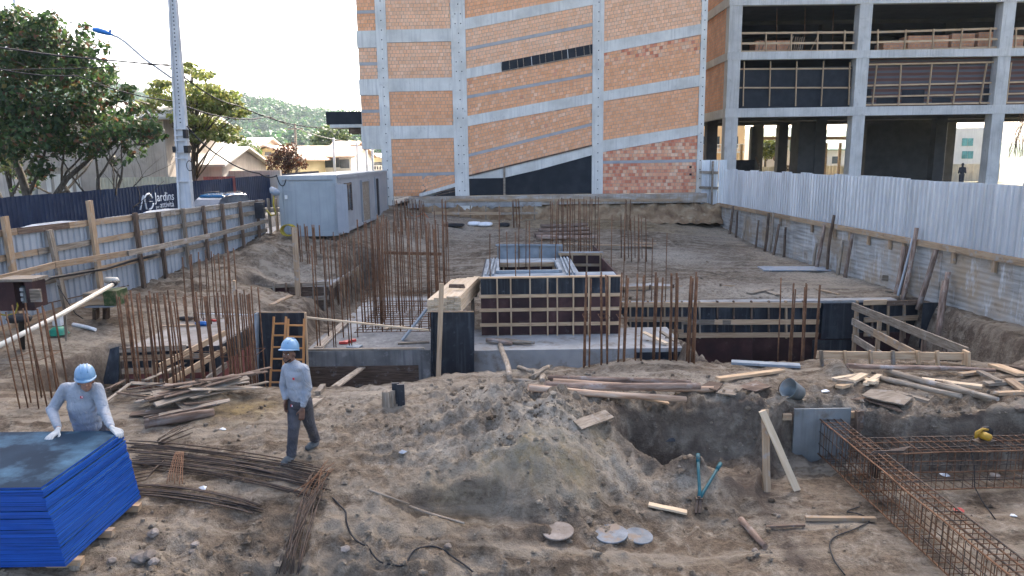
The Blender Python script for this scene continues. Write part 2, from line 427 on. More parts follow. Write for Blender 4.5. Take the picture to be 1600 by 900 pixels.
# soil: colour by place (dry grey crust, brown, moist dark, yellow clay, painted shade at dug edges), fine relief
def soil_mat():
    m, nt, b = mat_new("soil")
    vec, oi = coords(nt, False)
    n1 = noise(nt, vec, .55, 8, .62, .4)
    n2 = noise(nt, vec, 2.6, 8, .68, .6)
    n3 = noise(nt, vec, 11, 7, .7)
    n4 = noise(nt, vec, 45, 5, .7)
    c = ramp(nt, n1, [(.105, .079, .058), (.165, .129, .099), (.225, .184, .146)], .32, .66)
    crust = ramp(nt, n2, [(0, 0, 0), (1, 1, 1)], .47, .66)
    c = mix(nt, crust, c, (.33, .295, .255))
    dark = ramp(nt, noise(nt, mapping(nt, vec, (1, 1, 2)), 1.1, 8, .7), [(1, 1, 1), (0, 0, 0)], .36, .47)
    c = mix(nt, dark, c, (.085, .066, .05))
    c = mix(nt, 1.0, c, ramp(nt, n3, [(.45, .45, .45), (1.0, 1.0, 1.0), (1.28, 1.28, 1.28)], .3, .72), 'MULTIPLY')
    c = mix(nt, 1.0, c, ramp(nt, n4, [(.7, .7, .7), (1.12, 1.12, 1.12)], .35, .65), 'MULTIPLY')
    tr = ramp(nt, noise(nt, mapping(nt, vec, (.22, 1.7, 1)), 1.5, 7, .62, .5), [(0, 0, 0), (.85, .85, .85)], .5, .62)
    c = mix(nt, tr, c, (.30, .262, .22))
    ya = nd(nt, "ShaderNodeAttribute", attribute_name="clay")
    f = mix(nt, 1.0, ya.outputs["Color"], ramp(nt, n2, [(.1, .1, .1), (1, 1, 1)], .35, .6), 'MULTIPLY')
    c = mix(nt, f, c, (.30, .225, .105))
    pa = nd(nt, "ShaderNodeAttribute", attribute_name="pale")
    f = mix(nt, 1.0, pa.outputs["Color"], ramp(nt, n3, [(.25, .25, .25), (1, 1, 1)], .35, .6), 'MULTIPLY')
    c = mix(nt, f, c, (.40, .375, .34))
    c = mix(nt, 1.0, c, (1.01, .965, .855), 'MULTIPLY')
    da = nd(nt, "ShaderNodeAttribute", attribute_name="dug_shade")
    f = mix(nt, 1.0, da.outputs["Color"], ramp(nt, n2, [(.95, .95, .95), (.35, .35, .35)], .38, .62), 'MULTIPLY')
    c = mix(nt, f, c, (.088, .068, .053))  # darker tone paints shade on pit walls and hollows
    nt.links.new(c, b.inputs["Base Color"])
    b.inputs["Roughness"].default_value = .95; b.inputs["Specular IOR Level"].default_value = .15
    h = nd(nt, "ShaderNodeMath", operation='ADD'); nt.links.new(n3, h.inputs[0])
    h2 = nd(nt, "ShaderNodeMath", operation='MULTIPLY'); nt.links.new(n4, h2.inputs[0]); h2.inputs[1].default_value = .4
    nt.links.new(h2.outputs[0], h.inputs[1])
    bump(nt, b, h.outputs[0], 1.0, .07)
    return m
m_soil = soil_mat()
def brick_mat(name, c1, c2, mort, sc=1.0, bw=.5):
    m, nt, b = mat_new(name)
    tc = nt.nodes.new("ShaderNodeTexCoord"); sp = nt.nodes.new("ShaderNodeSeparateXYZ"); nt.links.new(tc.outputs["Object"], sp.inputs[0])
    ad = nd(nt, "ShaderNodeMath", operation='ADD'); nt.links.new(sp.outputs[0], ad.inputs[0]); nt.links.new(sp.outputs[1], ad.inputs[1])
    cb = nt.nodes.new("ShaderNodeCombineXYZ"); nt.links.new(ad.outputs[0], cb.inputs[0]); nt.links.new(sp.outputs[2], cb.inputs[1])
    br = nd(nt, "ShaderNodeTexBrick", Scale=sc)
    br.inputs["Color1"].default_value = (*c1, 1); br.inputs["Color2"].default_value = (*c2, 1); br.inputs["Mortar"].default_value = (*mort, 1)
    br.inputs["Mortar Size"].default_value = .012; br.inputs["Brick Width"].default_value = .21; br.inputs["Row Height"].default_value = .2
    nt.links.new(cb.outputs[0], br.inputs["Vector"])
    c = mix(nt, 1.0, br.outputs["Color"], ramp(nt, noise(nt, tc.outputs["Object"], 1.1, 5), [(.75,) * 3, (1.1,) * 3]), 'MULTIPLY')
    nt.links.new(c, b.inputs["Base Color"]); b.inputs["Roughness"].default_value = .9
    bump(nt, b, br.outputs["Fac"], -.6, .01)
    return m
m_sidebrick = brick_mat("side_blocks", (.62, .27, .13), (.72, .36, .18), (.40, .32, .26))
m_upper = brick_mat("upper_blocks", (.58, .32, .17), (.62, .37, .21), (.42, .37, .32))
def stripe_mat():
    m, nt, b = mat_new("striped_net")
    tc = nt.nodes.new("ShaderNodeTexCoord")
    wv = nd(nt, "ShaderNodeTexWave", Scale=.95, Distortion=1.2, Detail=2.0); wv.bands_direction = 'Z'; wv.inputs["Detail Scale"].default_value = .4
    nt.links.new(tc.outputs["Object"], wv.inputs["Vector"])
    c = ramp(nt, wv.outputs["Fac"], [(.10, .045, .032), (.13, .06, .045), (.085, .085, .09)], .3, .7)
    nt.links.new(c, b.inputs["Base Color"]); b.inputs["Roughness"].default_value = .9
    return m
m_stripe = stripe_mat()
m_concp = M("plinth_stained", [(.24, .20, .155), (.36, .31, .25), (.46, .43, .39)], .9, 1.4, (1, 1, 3), .3, 14, rand=0, fleck=(.36, .24, .12), fs=1.2, fw=(.54, .7), streak=(.30, .22, .14))
def retain_mat():
    m, nt, b = mat_new("retaining_concrete")
    tc = nt.nodes.new("ShaderNodeTexCoord"); v = tc.outputs["Object"]
    c = ramp(nt, noise(nt, mapping(nt, v, (.5, .5, 5)), 1.6, 6, .6), [(.20, .19, .165), (.34, .33, .30), (.47, .46, .43)], .3, .7)
    f = ramp(nt, noise(nt, v, .55, 6, .6), [(0, 0, 0), (1, 1, 1)], .46, .66)
    c = mix(nt, mix(nt, f, (0, 0, 0), (.8, .8, .8)), c, (.36, .26, .155))
    f = ramp(nt, noise(nt, mapping(nt, v, (2, 2, .6)), 1.3, 6, .7), [(0, 0, 0), (1, 1, 1)], .55, .72)
    c = mix(nt, f, c, (.54, .54, .53))
    f = ramp(nt, noise(nt, v, 2.2, 6, .7), [(0, 0, 0), (1, 1, 1)], .6, .75)
    c = mix(nt, f, c, (.13, .115, .10))
    nt.links.new(c, b.inputs["Base Color"]); b.inputs["Roughness"].default_value = .9
    wv = nd(nt, "ShaderNodeTexWave", Scale=2.0, Distortion=.6, Detail=2.0); wv.bands_direction = 'Z'; nt.links.new(v, wv.inputs["Vector"])
    bump(nt, b, wv.outputs["Fac"], .5, .015)
    return m
m_retain = retain_mat()
# ------------------------------------------------------------------ terrain of the building site
def fenceL(y): return -11.52 + .18 * (y - 22)
def wallR(y): return 13.2 - .039 * (y - 18.4)
cps = []
def cp(px, py, z):
    p = atz(px, py, z); cps.append((p.x, p.y, z))
for a in [(92, 893, -.02), (230, 795, 0), (20, 700, 0), (60, 640, .02), (200, 700, 0), (330, 740, 0), (452, 728, 0), (520, 690, .05), (380, 660, .12), (300, 650, .08),
          (560, 640, .12), (610, 610, .05), (330, 810, -.08), (300, 880, -.2), (420, 800, -.1), (400, 880, -.42), (470, 840, -.3), (560, 830, -.28), (640, 890, -.5), (540, 890, -.6),
          (560, 760, -.08), (650, 760, -.12), (700, 830, -.36), (800, 860, -.5), (900, 885, -.55), (1000, 870, -.6), (1100, 885, -.6), (1200, 850, -.6), (1300, 870, -.6),
          (1160, 790, -.58), (1450, 870, -.6), (1580, 850, -.6), (960, 810, -.5),
          (620, 690, .12), (660, 660, .3), (720, 620, .42), (780, 600, .45), (760, 650, .54), (850, 650, .62), (820, 690, .42), (900, 690, .3), (930, 740, -.1), (990, 770, -.42),
          (860, 750, 0), (800, 770, -.22), (720, 740, 0), (880, 800, -.35), (700, 700, .22),
          (960, 615, .22), (840, 605, .28), (1080, 632, .24), (1000, 640, .24), (1040, 690, -.15), (1000, 710, -.2), (1110, 712, -.05), (1150, 740, -.35), (1090, 800, -.57),
          (1180, 630, .28), (1250, 605, .24), (1400, 620, .2), (1560, 640, .18), (1560, 595, .1), (1300, 590, .12), (1150, 585, .15), (1590, 580, .05)]:
    cp(*a)
for a in [(4.3, 10.95, .26), (5.2, 10.9, .24), (6.5, 10.85, .22), (8, 10.75, .2), (9.5, 10.7, .18), (11, 10.6, .18), (5, 9.8, .2), (7, 9.7, .15), (9, 9.6, .15), (-13, 5, 0), (-9, 5, 0), (-6, 4, 0), (-3, 4, -.4), (0, 3.5, -.6), (4, 3.5, -.6), (9, 3.5, -.6), (13.5, 4, -.6), (-9, 10, 0), (-13, 10, .05), (-12, 14, .1), (-9, 12.4, .05), (-11.5, 17, .18), (-10.5, 19, .12),
          (-8, 16.5, -.25), (-8, 19, -.25), (-9.5, 17, -.12), (-7.5, 21.5, -.05), (-10.7, 22, .4), (-9.6, 24, .55), (-9, 26.6, .7), (-8.3, 23, .2), (-10.2, 27, .85), (-9.8, 29, 1.2), (-8, 28.5, 1.1), (-6.6, 28.5, .75), (-7, 25.5, -.02), (-8.5, 25.0, .05),
          (-5.8, 33, .8), (-6.6, 38, 1.3), (-7, 42, 1.5), (-8, 35, 1.1), (-4.5, 19, -.6), (-3, 21, -.6), (-1.5, 24, -.45), (-3.5, 25, -.55), (-3.5, 29, -.25), (-4, 33, .15), (-3, 38, .65), (-2, 41, .8),
          (0, 26, -.35), (0, 31, .0), (1, 36, .4), (2, 40, .65), (5, 24, -.28), (5, 30, -.12), (6, 36, .2), (7, 40, .5), (9, 23, -.32), (10, 28, -.35), (11, 34, -.3), (11, 39, .0), (11, 42, .3),
          (12.8, 22, -.36), (12.8, 28, -.36), (12.6, 36, -.36), (13.2, 18, -.25), (13.4, 14, -.1), (13, 11, .2), (10.5, 12, .12), (11.5, 13.5, 0), (4.2, 14.2, 0), (2.2, 14.0, .0), (0, 13.9, 0), (-1, 13.7, -.02), (7, 13.8, .05), (-4.5, 13.2, -.02), (-2, 18, -.62), (2, 20, -.62), (3, 20, -.62)]:
    cps.append(a)
CP = np.array(cps)
def _tps_fit(P):
    n = len(P); d = np.hypot(P[:, None, 0] - P[None, :, 0], P[:, None, 1] - P[None, :, 1])
    K = np.where(d > 0, d * d * np.log(d + 1e-12), 0) + np.eye(n) * .35
    A = np.zeros((n + 3, n + 3)); A[:n, :n] = K; A[:n, n] = 1; A[:n, n + 1:] = P[:, :2]
    A[n, :n] = 1; A[n + 1:, :n] = P[:, :2].T
    return np.linalg.solve(A, np.concatenate([P[:, 2], [0, 0, 0]]))
TW = _tps_fit(CP)
def _tps(X, Y):
    out = TW[-3] + TW[-2] * X + TW[-1] * Y
    for i in range(len(CP)):
        d2 = (X - CP[i, 0]) ** 2 + (Y - CP[i, 1]) ** 2
        out = out + TW[i] * d2 * .5 * np.log(d2 + 1e-12)
    return out
def sdist(X, Y, poly):
    n = len(poly); best = np.full(X.shape, 1e9); ins = np.zeros(X.shape, bool)
    for i in range(n):
        x0, y0 = poly[i]; x1, y1 = poly[(i + 1) % n]
        dx, dy = x1 - x0, y1 - y0
        t = np.clip(((X - x0) * dx + (Y - y0) * dy) / (dx * dx + dy * dy), 0, 1)
        best = np.minimum(best, np.hypot(X - x0 - t * dx, Y - y0 - t * dy))
        c = ((y0 > Y) != (y1 > Y)) & (X < (x1 - x0) * (Y - y0) / ((y1 - y0) if y1 != y0 else 1e-9) + x0)
        ins ^= c
    return np.where(ins, best, -best)
PITS = [
    ([(-7.3, 13.1), (-2.2, 13.0), (-1.4, 13.9), (4.3, 13.95), (4.3, 17.75), (-5.1, 17.75), (-5.1, 19.0), (-7.4, 19.0)], -1.5, .55),
    ([(4.25, 14.0), (6.4, 14.3), (10.2, 13.9), (12.0, 15.5), (12.6, 18.5), (12.9, 22.45), (3.3, 22.45), (3.3, 19), (4.25, 18)], -2.5, .75),
    ([(-9.9, 12.9), (-5.5, 13.1), (-5.5, 16.85), (-9.9, 16.85)], -1.25, .5),
    ([(-6.6, 18.6), (-5.1, 18.6), (-4.9, 24), (-5.0, 29.5), (-6.6, 29.5), (-6.6, 24.5)], -1.0, .6),
    ([(-9.2, 23.0), (-6.1, 23.0), (-6.1, 24.6), (-9.2, 24.6)], -.95, .45),
    ([(3.75, 10.45), (4.05, 10.75), (4.3, 10.95), (5.9, 11.0), (6.1, 10.5), (7.4, 10.55), (8.6, 10.45), (10.5, 10.4), (14, 10.4), (14, 2), (3.0, 2), (3.4, 9.2)], -.6, .13),
    ([(1.5, 10.2), (1.75, 10.95), (3.0, 11.0), (4.1, 11.0), (4.1, 10.2), (3.4, 9.3), (2.4, 9.6)], -.5, .3),
]
PITS.append(([atz(*q).to_tuple()[:2] for q in ((600, 772, -.1), (680, 752, 0), (765, 742, .05), (850, 762, -.02), (915, 795, -.3), (900, 850, -.5), (760, 850, -.45), (620, 815, -.3))], -.42, .3))
HOLES = [(-.35, 7.3, .4, .28), (.35, 7.25, .35, .22), (-1.75, 6.95, .7, .45), (-2.9, 7.1, .5, .28), (2.55, 10.75, .45, .35), (1.95, 10.55, .4, .3)]
def height(X, Y, fine=True):
    z = _tps(X, Y)
    wob = (fbm(X * 1.7, Y * 1.7, 91, 3) - .45) * .28
    depth = np.zeros(X.shape)
    for poly, fl, sw in PITS:
        d = sdist(X, Y, poly)
        hard = np.where((Y > 16.3) | ((X < -5.5) & (Y > 15.8)), 0.0, 1.0)
        s = np.clip((d + wob * hard) / sw, 0, 1); s = s * s * (3 - 2 * s)
        znew = z + (fl - z) * s
        z = np.where(fl < z, znew, z); depth = np.maximum(depth, s)
    for hx, hy, hr, hd in HOLES:
        z = z - hd * np.exp(-((X - hx) ** 2 + (Y - hy) ** 2) / (hr * hr) * 2)
    # loose heaps
    for hx, hy, hr, hh in HEAPS:
        z = z + hh * np.exp(-((X - hx) ** 2 + (Y - hy) ** 2) / (hr * hr) * 2)
    rough = np.clip(.35 + 1.1 * np.exp(-(((X - .3) / 2.6) ** 2 + ((Y - 10.4) / 1.9) ** 2)) + .9 * np.exp(-(((X + 2.3) / 2.2) ** 2 + ((Y - 7.2) / 1.0) ** 2)) + 1.0 * np.exp(-(((X - 5) / 5) ** 2 + ((Y - 11.0) / .75) ** 2)) + .5 * ((Y > 22) & (Y < 30) & (X < -6)), 0, 1.5)
    rough = rough * np.where((depth > .8) & (Y < 10.1), .35, 1.0)
    if fine:
        z = z + (fbm(X * .9, Y * .9, 3, 4) - .47) * .34 * rough
        z = z + (fbm(X * 3.1, Y * 3.1, 13, 4, True) - .62) * .26 * rough
        z = z + (fbm(X * 9, Y * 9, 23, 3) - .44) * .085 * np.clip(rough, .45, 1.5)
        lump = np.clip(fbm(X * 5.2, Y * 5.2, 47, 2) - .5, 0, 1)
        z = z + lump * .4 * np.clip(rough - .2, 0, 1.5)
    z = np.where(X < fenceL(Y) - .08, np.minimum(z, .3) - 1.0, z)
    return z
HEAPS = [(-9.3, 26.3, 1.3, .55), (-8.3, 21.3, .9, .35), (-6.5, 19.6, .8, .3), (2.6, 9.85, .55, .28), (6.0, 12.7, .35, .3), (2.6, 13.85, 1.6, .16), (-5.6, 12.0, .7, .28), (-2.9, 26, 1.0, .35), (6.5, 24.2, 1.6, .28), (11.8, 20.2, .9, .5), (-1.8, 30, 1.4, .2), (-5.3, 11.7, .5, .2), (.2, 30.5, 1.2, .25)]
def gz(x, y):
    return float(height(np.array([x * 1.0]), np.array([y * 1.0]), True)[0])
def gv(x, y, dz=0): return Vector((x, y, gz(x, y) + dz))
def gp(px, py, z0=0.0):
    """place on the terrain that the photograph shows at this pixel"""
    z = z0
    for _ in range(6):
        p = atz(px, py, z); z = .5 * z + .5 * gz(p.x, p.y)
    p = atz(px, py, z); return Vector((p.x, p.y, gz(p.x, p.y)))

ys = [2.2]
while ys[-1] < 42.7: ys.append(ys[-1] + max(.026, .0044 * ys[-1]))
xs = list(np.arange(-16, -7.5, .08)) + list(np.arange(-7.5, 8.2, .034)) + list(np.arange(8.2, 13.7, .07))
GX, GY = np.meshgrid(np.array(xs), np.array(ys))
GZ = height(GX, GY)
nr, nc = GX.shape
_xa, _ya = np.array(xs), np.array(ys)
def gz(x, y):
    """height of the built terrain (bilinear in its own grid)"""
    i = min(max(int(np.searchsorted(_xa, x)) - 1, 0), nc - 2); j = min(max(int(np.searchsorted(_ya, y)) - 1, 0), nr - 2)
    fx = min(max((x - xs[i]) / (xs[i + 1] - xs[i]), 0), 1); fy = min(max((y - ys[j]) / (ys[j + 1] - ys[j]), 0), 1)
    return float((GZ[j, i] * (1 - fx) + GZ[j, i + 1] * fx) * (1 - fy) + (GZ[j + 1, i] * (1 - fx) + GZ[j + 1, i + 1] * fx) * fy)
me = bpy.data.meshes.new("site_ground")
co = np.stack([GX, GY, GZ], -1).reshape(-1, 3)
idx = np.arange(nr * nc).reshape(nr, nc)
quads = np.stack([idx[:-1, :-1], idx[:-1, 1:], idx[1:, 1:], idx[1:, :-1]], -1).reshape(-1, 4)
me.vertices.add(len(co)); me.vertices.foreach_set("co", co.ravel())
me.loops.add(quads.size); me.loops.foreach_set("vertex_index", quads.ravel())
me.polygons.add(len(quads)); me.polygons.foreach_set("loop_start", np.arange(0, quads.size, 4))
me.update(calc_edges=True)
me.polygons.foreach_set("use_smooth", np.ones(len(quads), bool))
def spots(lst):
    a = np.zeros(nr * nc)
    for px, py, r, s in lst:
        p = gp(px, py); a = np.maximum(a, s * np.exp(-((co[:, 0] - p.x) ** 2 + (co[:, 1] - p.y) ** 2) / (r * r)))
    return np.clip(a, 0, 1)
def setattr_col(nm, a):
    at_ = me.attributes.new(nm, 'FLOAT_COLOR', 'POINT')
    at_.data.foreach_set("color", np.repeat(a[:, None], 4, 1).astype(np.float32).ravel())
setattr_col("clay", np.maximum(spots([(835, 690, .35, 1), (895, 715, .3, 1), (380, 640, .55, .9), (770, 720, .3, .7), (905, 660, .25, .5), (940, 690, .3, .6), (1120, 350, 2, .5), (930, 345, 3, .4), (700, 800, .5, .3)]), .45 * ((co[:, 1] > 38) & (co[:, 0] > -2))))
pal = spots([(760, 620, .9, .9), (840, 650, .8, .9), (700, 650, .8, .6), (600, 610, .8, .6), (1000, 600, 1., .6), (1120, 600, .8, .6), (800, 580, .7, .8), (560, 620, .8, .5), (880, 660, .5, .9), (960, 720, .5, .7), (1100, 730, .4, .7), (120, 540, 1.5, .5), (330, 500, 1.5, .8), (1330, 430, 3, 1), (1250, 400, 3, 1), (1150, 370, 3, .9), (1050, 400, 2.5, .9), (1200, 460, 2, 1), (720, 360, 3, .6), (660, 350, 2, .6), (1050, 455, 1.5, .6), (1400, 445, 1.5, .5), (760, 350, 3, .35), (640, 380, 2, .6), (480, 440, 1.5, .6), (1340, 660, .7, .5), (680, 700, .5, .6), (620, 680, .5, .5), (780, 690, .6, .7), (1150, 620, .5, .6), (250, 860, .5, .3)])
setattr_col("pale", pal)
dugsh = np.zeros(nr * nc)     # shade painted into the soil colour on dug faces and in hollows
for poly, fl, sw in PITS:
    d = sdist(co[:, 0], co[:, 1], poly); dugsh = np.maximum(dugsh, (.45 if fl == -.42 else 1) * np.clip((d + .12) / .12, 0, 1) * np.clip((sw + .3 - d) / .3, 0, 1))
for hx, hy, hr, hd in HOLES: dugsh = np.maximum(dugsh, np.exp(-((co[:, 0] - hx) ** 2 + (co[:, 1] - hy) ** 2) / (hr * hr)))
setattr_col("dug_shade", dugsh * np.where(co[:, 1] < 16, .9, .6))
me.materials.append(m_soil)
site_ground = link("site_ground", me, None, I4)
tag(site_ground, kind="structure")

# clods and stones lying loose
def clods(n, seed):
    r = np.random.default_rng(seed)
    t = (1 + 5 ** .5) / 2
    bv = np.array([(-1, t, 0), (1, t, 0), (-1, -t, 0), (1, -t, 0), (0, -1, t), (0, 1, t), (0, -1, -t), (0, 1, -t), (t, 0, -1), (t, 0, 1), (-t, 0, -1), (-t, 0, 1)]) / 1.9
    bf = np.array([(0, 11, 5), (0, 5, 1), (0, 1, 7), (0, 7, 10), (0, 10, 11), (1, 5, 9), (5, 11, 4), (11, 10, 2), (10, 7, 6), (7, 1, 8), (3, 9, 4), (3, 4, 2), (3, 2, 6), (3, 6, 8), (3, 8, 9), (4, 9, 5), (2, 4, 11), (6, 2, 10), (8, 6, 7), (9, 8, 1)])
    X = np.concatenate([r.uniform(-6, 7.5, n), r.normal(.3, 1.7, n), r.normal(-2.2, 1.5, n // 2), r.uniform(3.5, 9, n // 3), r.uniform(-10, 12, n // 2)])
    Y = np.concatenate([r.uniform(6.2, 13.4, n), r.normal(10.0, 1.4, n), r.normal(7.3, .7, n // 2), r.normal(10.7, .35, n // 3), r.uniform(13, 34, n // 2)])
    k = (Y > 5.5) & (X > fenceL(Y) + .3) & (X < wallR(Y) - .3); X, Y = X[k], Y[k]
    dens = fbm(X * 1.3, Y * 1.3, 71, 3); k = dens > r.uniform(.2, .62, len(X)); X, Y = X[k], Y[k]
    Z = height(X, Y)
    S = np.minimum(.009 * np.exp(r.exponential(.55, len(X))), .06)
    V = bv[None] * S[:, None, None] * r.uniform(.55, 1.25, (len(X), 12, 1)) * r.uniform(.6, 1.3, (len(X), 1, 3)) * np.array([1, 1, .75])
    V = V + np.stack([X, Y, Z + S * .25], -1)[:, None, :]
    Fc = bf[None] + (np.arange(len(X)) * 12)[:, None, None]
    m = bpy.data.meshes.new("soil_clods")
    m.from_pydata(V.reshape(-1, 3).tolist(), [], Fc.reshape(-1, 3).tolist())
    m.materials.append(m_soil)
    for nm in ("clay", "pale", "dug_shade"):
        a = m.attributes.new(nm, 'FLOAT_COLOR', 'POINT'); v = np.repeat(np.clip(r.normal(.0, .3, len(X)), 0, .7) if nm == "pale" else np.zeros(len(X)), 12)
        a.data.foreach_set("color", np.repeat(v[:, None], 4, 1).astype(np.float32).ravel())
    o = link("soil_clods", m, None, I4)
    tag(o, "loose clods and small stones scattered over the dug soil", "clods", kind="stuff")
clods(2500, 5)

# ------------------------------------------------------------------ street and land round the site
mb = MB()
def strip(pts0, pts1):
    for i in range(len(pts0) - 1):
        mb.add([pts0[i], pts1[i], pts1[i + 1], pts0[i + 1]], [(3, 2, 1, 0)])
def st_z(y): return .9 + .018 * (min(y, 60) - 22)
Ys = [-30, 0, 10, 16, 22, 28, 34, 40, 46, 60, 90]
strip([(fenceL(y) - 9.5, y, st_z(y)) for y in Ys], [(fenceL(y) - 1.6, y, st_z(y)) for y in Ys])
o = mb.build("street", m_asph); tag(o, kind="structure")
mb = MB()
for y0, y1 in zip(Ys[:-1], Ys[1:]):
    mb.prism([(fenceL(y0) - 1.6, y0, st_z(y0) - .4), (fenceL(y0) - .09, y0, st_z(y0) - .4), (fenceL(y1) - .09, y1, st_z(y1) - .4), (fenceL(y1) - 1.6, y1, st_z(y1) - .4)], (0, 0, .53))
o = mb.build("pavement", m_sidew); tag(o, kind="structure")
mb = MB()
far = 2500
mb.add([(-far, -400, .86), (-40, -400, .86), (-40, 130, .86), (-far, 130, .86)], [(0, 1, 2, 3)])
mb.add([(-40, -400, .4), (-12, -400, .4), (-20.9, -30, .4), (-30, 0, .8), (-21.5, 16, .79), (-15, 46, 1.3), (-8, 130, 1.5), (-40, 130, .86)], [(0, 1, 2, 3, 4, 5, 6, 7)])
mb.add([(13.05, -400, 1.25), (far, -400, 1.25), (far, 47, 1.3), (12.1, 47, 1.3), (wallR(41.5) + .25, 41.5, 1.3), (wallR(2) + .25, 2, 1.25)], [(0, 1, 2, 3, 4, 5)])
mb.add([(-40, 47.5, 1.28), (12.1, 47, 1.28), (far, 47, 1.29), (far, far, 1.29), (-far, far, 1.29), (-far, 130, .86), (-40, 130, .86)], [(0, 1, 2, 3, 4, 5, 6)])
mb.add([(-15.5, -400, -.8), (13.3, -400, -.8), (13.6, 2.4, -.62), (-15.5, 2.4, -.62)], [(0, 1, 2, 3)])
o = mb.build("surrounding_ground", m_outer); tag(o, kind="structure")
# hills with woods
rh = np.random.default_rng(3)
hx = np.linspace(-700, 900, 110); hy = np.linspace(150, 1100, 70)
HX, HY = np.meshgrid(hx, hy)
def hill(X, Y):
    g = lambda h, x, y, rx, ry: h * np.exp(-(((X - x) / rx) ** 2 + ((Y - y) / ry) ** 2))
    b = (g(62, -305, 540, 90, 150) ** 3 + g(46, -178, 490, 72, 100) ** 3 + g(34, -88, 500, 70, 100) ** 3 + g(35, 250, 800, 300, 200) ** 3 + g(12, -90, 300, 80, 50) ** 3 + g(60, -560, 430, 160, 160) ** 3) ** (1 / 3)
    return b + (fbm(X / 60, Y / 60, 5, 4) - .47) * 14 * np.clip(b / 25, 0, 1) - 1.5
HZ = hill(HX, HY)
me = bpy.data.meshes.new("hills")
ix = np.arange(HX.size).reshape(HX.shape)
me.from_pydata(np.stack([HX, HY, HZ], -1).reshape(-1, 3).tolist(), [], np.stack([ix[:-1, :-1], ix[:-1, 1:], ix[1:, 1:], ix[1:, :-1]], -1).reshape(-1, 4).tolist())
m_hill = M("hill_undergrowth", [(.03, .05, .015), (.05, .08, .025), (.08, .11, .035)], .95, .05, None, 0, rand=0)
me.materials.append(m_hill)
tag(link("hills", me, None, I4), kind="structure")
# ------------------------------------------------------------------ vegetation
def leaf_cloud(centers, radii, n, size, palette, seed, flat=.6, up=.5):
    """leaf-sized folded faces through the volume of many small clumps"""
    r = np.random.default_rng(seed)
    k = len(centers); C = np.array(centers); Rd = np.array(radii)
    w = Rd ** 2; ci = r.choice(k, n, p=w / w.sum())
    d = r.normal(size=(n, 3)); d /= np.linalg.norm(d, axis=1)[:, None]
    rad = Rd[ci] * r.uniform(.25, 1.05, n) ** .6
    P = C[ci] + d * rad[:, None] * np.array([1, 1, flat])
    nrm = d * .6 + r.normal(size=(n, 3)) * .7 + np.array([0, 0, up]); nrm /= np.linalg.norm(nrm, axis=1)[:, None]
    a = np.cross(nrm, r.normal(size=(n, 3))); a /= np.linalg.norm(a, axis=1)[:, None]
    b = np.cross(nrm, a)
    s = size * r.uniform(.6, 1.3, n)[:, None]
    V = np.stack([P - a * s * .55, P - b * s * .32 + nrm * s * .08 , P + a * s * .55, P + b * s * .32 + nrm * s * .08], 1)
    pal = np.array(palette); ti = r.integers(0, len(pal), n)
    clump = r.uniform(.75, 1.25, k)[ci]
    colr = pal[ti] * (clump * r.uniform(.75, 1.25, n))[:, None]
    return V, colr
def leaf_mesh(name, V, colr, mat, parent):
    n = len(V); me = bpy.data.meshes.new(name); org = np.array(W[parent].translation)
    me.vertices.add(n * 4); me.vertices.foreach_set("co", (V - org).reshape(-1))
    me.loops.add(n * 6); li = (np.arange(n) * 4)[:, None] + np.array([0, 1, 2, 0, 2, 3])[None]
    me.loops.foreach_set("vertex_index", li.ravel())
    me.polygons.add(n * 2); me.polygons.foreach_set("loop_start", np.arange(0, n * 6, 3))
    me.update(calc_edges=True)
    a = me.attributes.new("Col", 'FLOAT_COLOR', 'FACE')
    c4 = np.concatenate([np.repeat(colr, 2, 0), np.ones((n * 2, 1))], 1)
    a.data.foreach_set("color", c4.astype(np.float32).ravel())
    me.materials.append(mat)
    o = link(name, me, None, Matrix.Translation(Vector(org)), parent)
    o["kind"] = "stuff"
    return o
def branches(mb, p, d, L, r, depth, rr, tips, droop=.0, split=3, spread=.55):
    pts = [Vector(p)]; rs = [r]; q = Vector(p); dd = Vector(d).normalized()
    for i in range(4):
        dd = (dd + Vector((rr.uniform(-.22, .22), rr.uniform(-.22, .22), rr.uniform(-.16, .2) - droop))).normalized()
        q = q + dd * L / 4; pts.append(q.copy()); rs.append(r * (1 - .13 * (i + 1)))
        if depth <= 2: tips.append((q.copy(), depth))
    mb.tube(pts, rs, 7 if depth > 1 else 4)
    if depth == 0: return
    for k in range(split):
        a = rr.uniform(0, 6.28); ax = Vector((math.cos(a), math.sin(a), rr.uniform(-.1, .7)))
        branches(mb, q if k < 2 else pts[2], (dd * (1 - spread) + ax * spread).normalized(), L * rr.uniform(.62, .85), rs[-1] * .72, depth - 1, rr, tips, droop, split, spread)
def tree(name, label, base, stems, depth, palette, nleaf, lsize, seed, clump=.5, group=None, droop=0., split=3, spread=.55, mat=None):
    t = thing(name, label, "tree", base, group)
    rr = random.Random(seed); tips = []; mb = MB()
    for (d, L, r) in stems:
        branches(mb, Vector(base) - Vector((0, 0, .2)), d, L, r, depth, rr, tips, droop, split, spread)
    mb.build("trunk", m_bark, t)
    V, c = leaf_cloud([tuple(p) for p, _ in tips], [clump * rr.uniform(.6, 1.3) for _ in tips], nleaf, lsize, palette, seed)
    leaf_mesh("crown", V, c, mat or m_leaf, t)
    return t
GR = [(.045, .085, .022), (.06, .11, .03), (.035, .065, .02), (.08, .12, .03), (.05, .09, .035)]
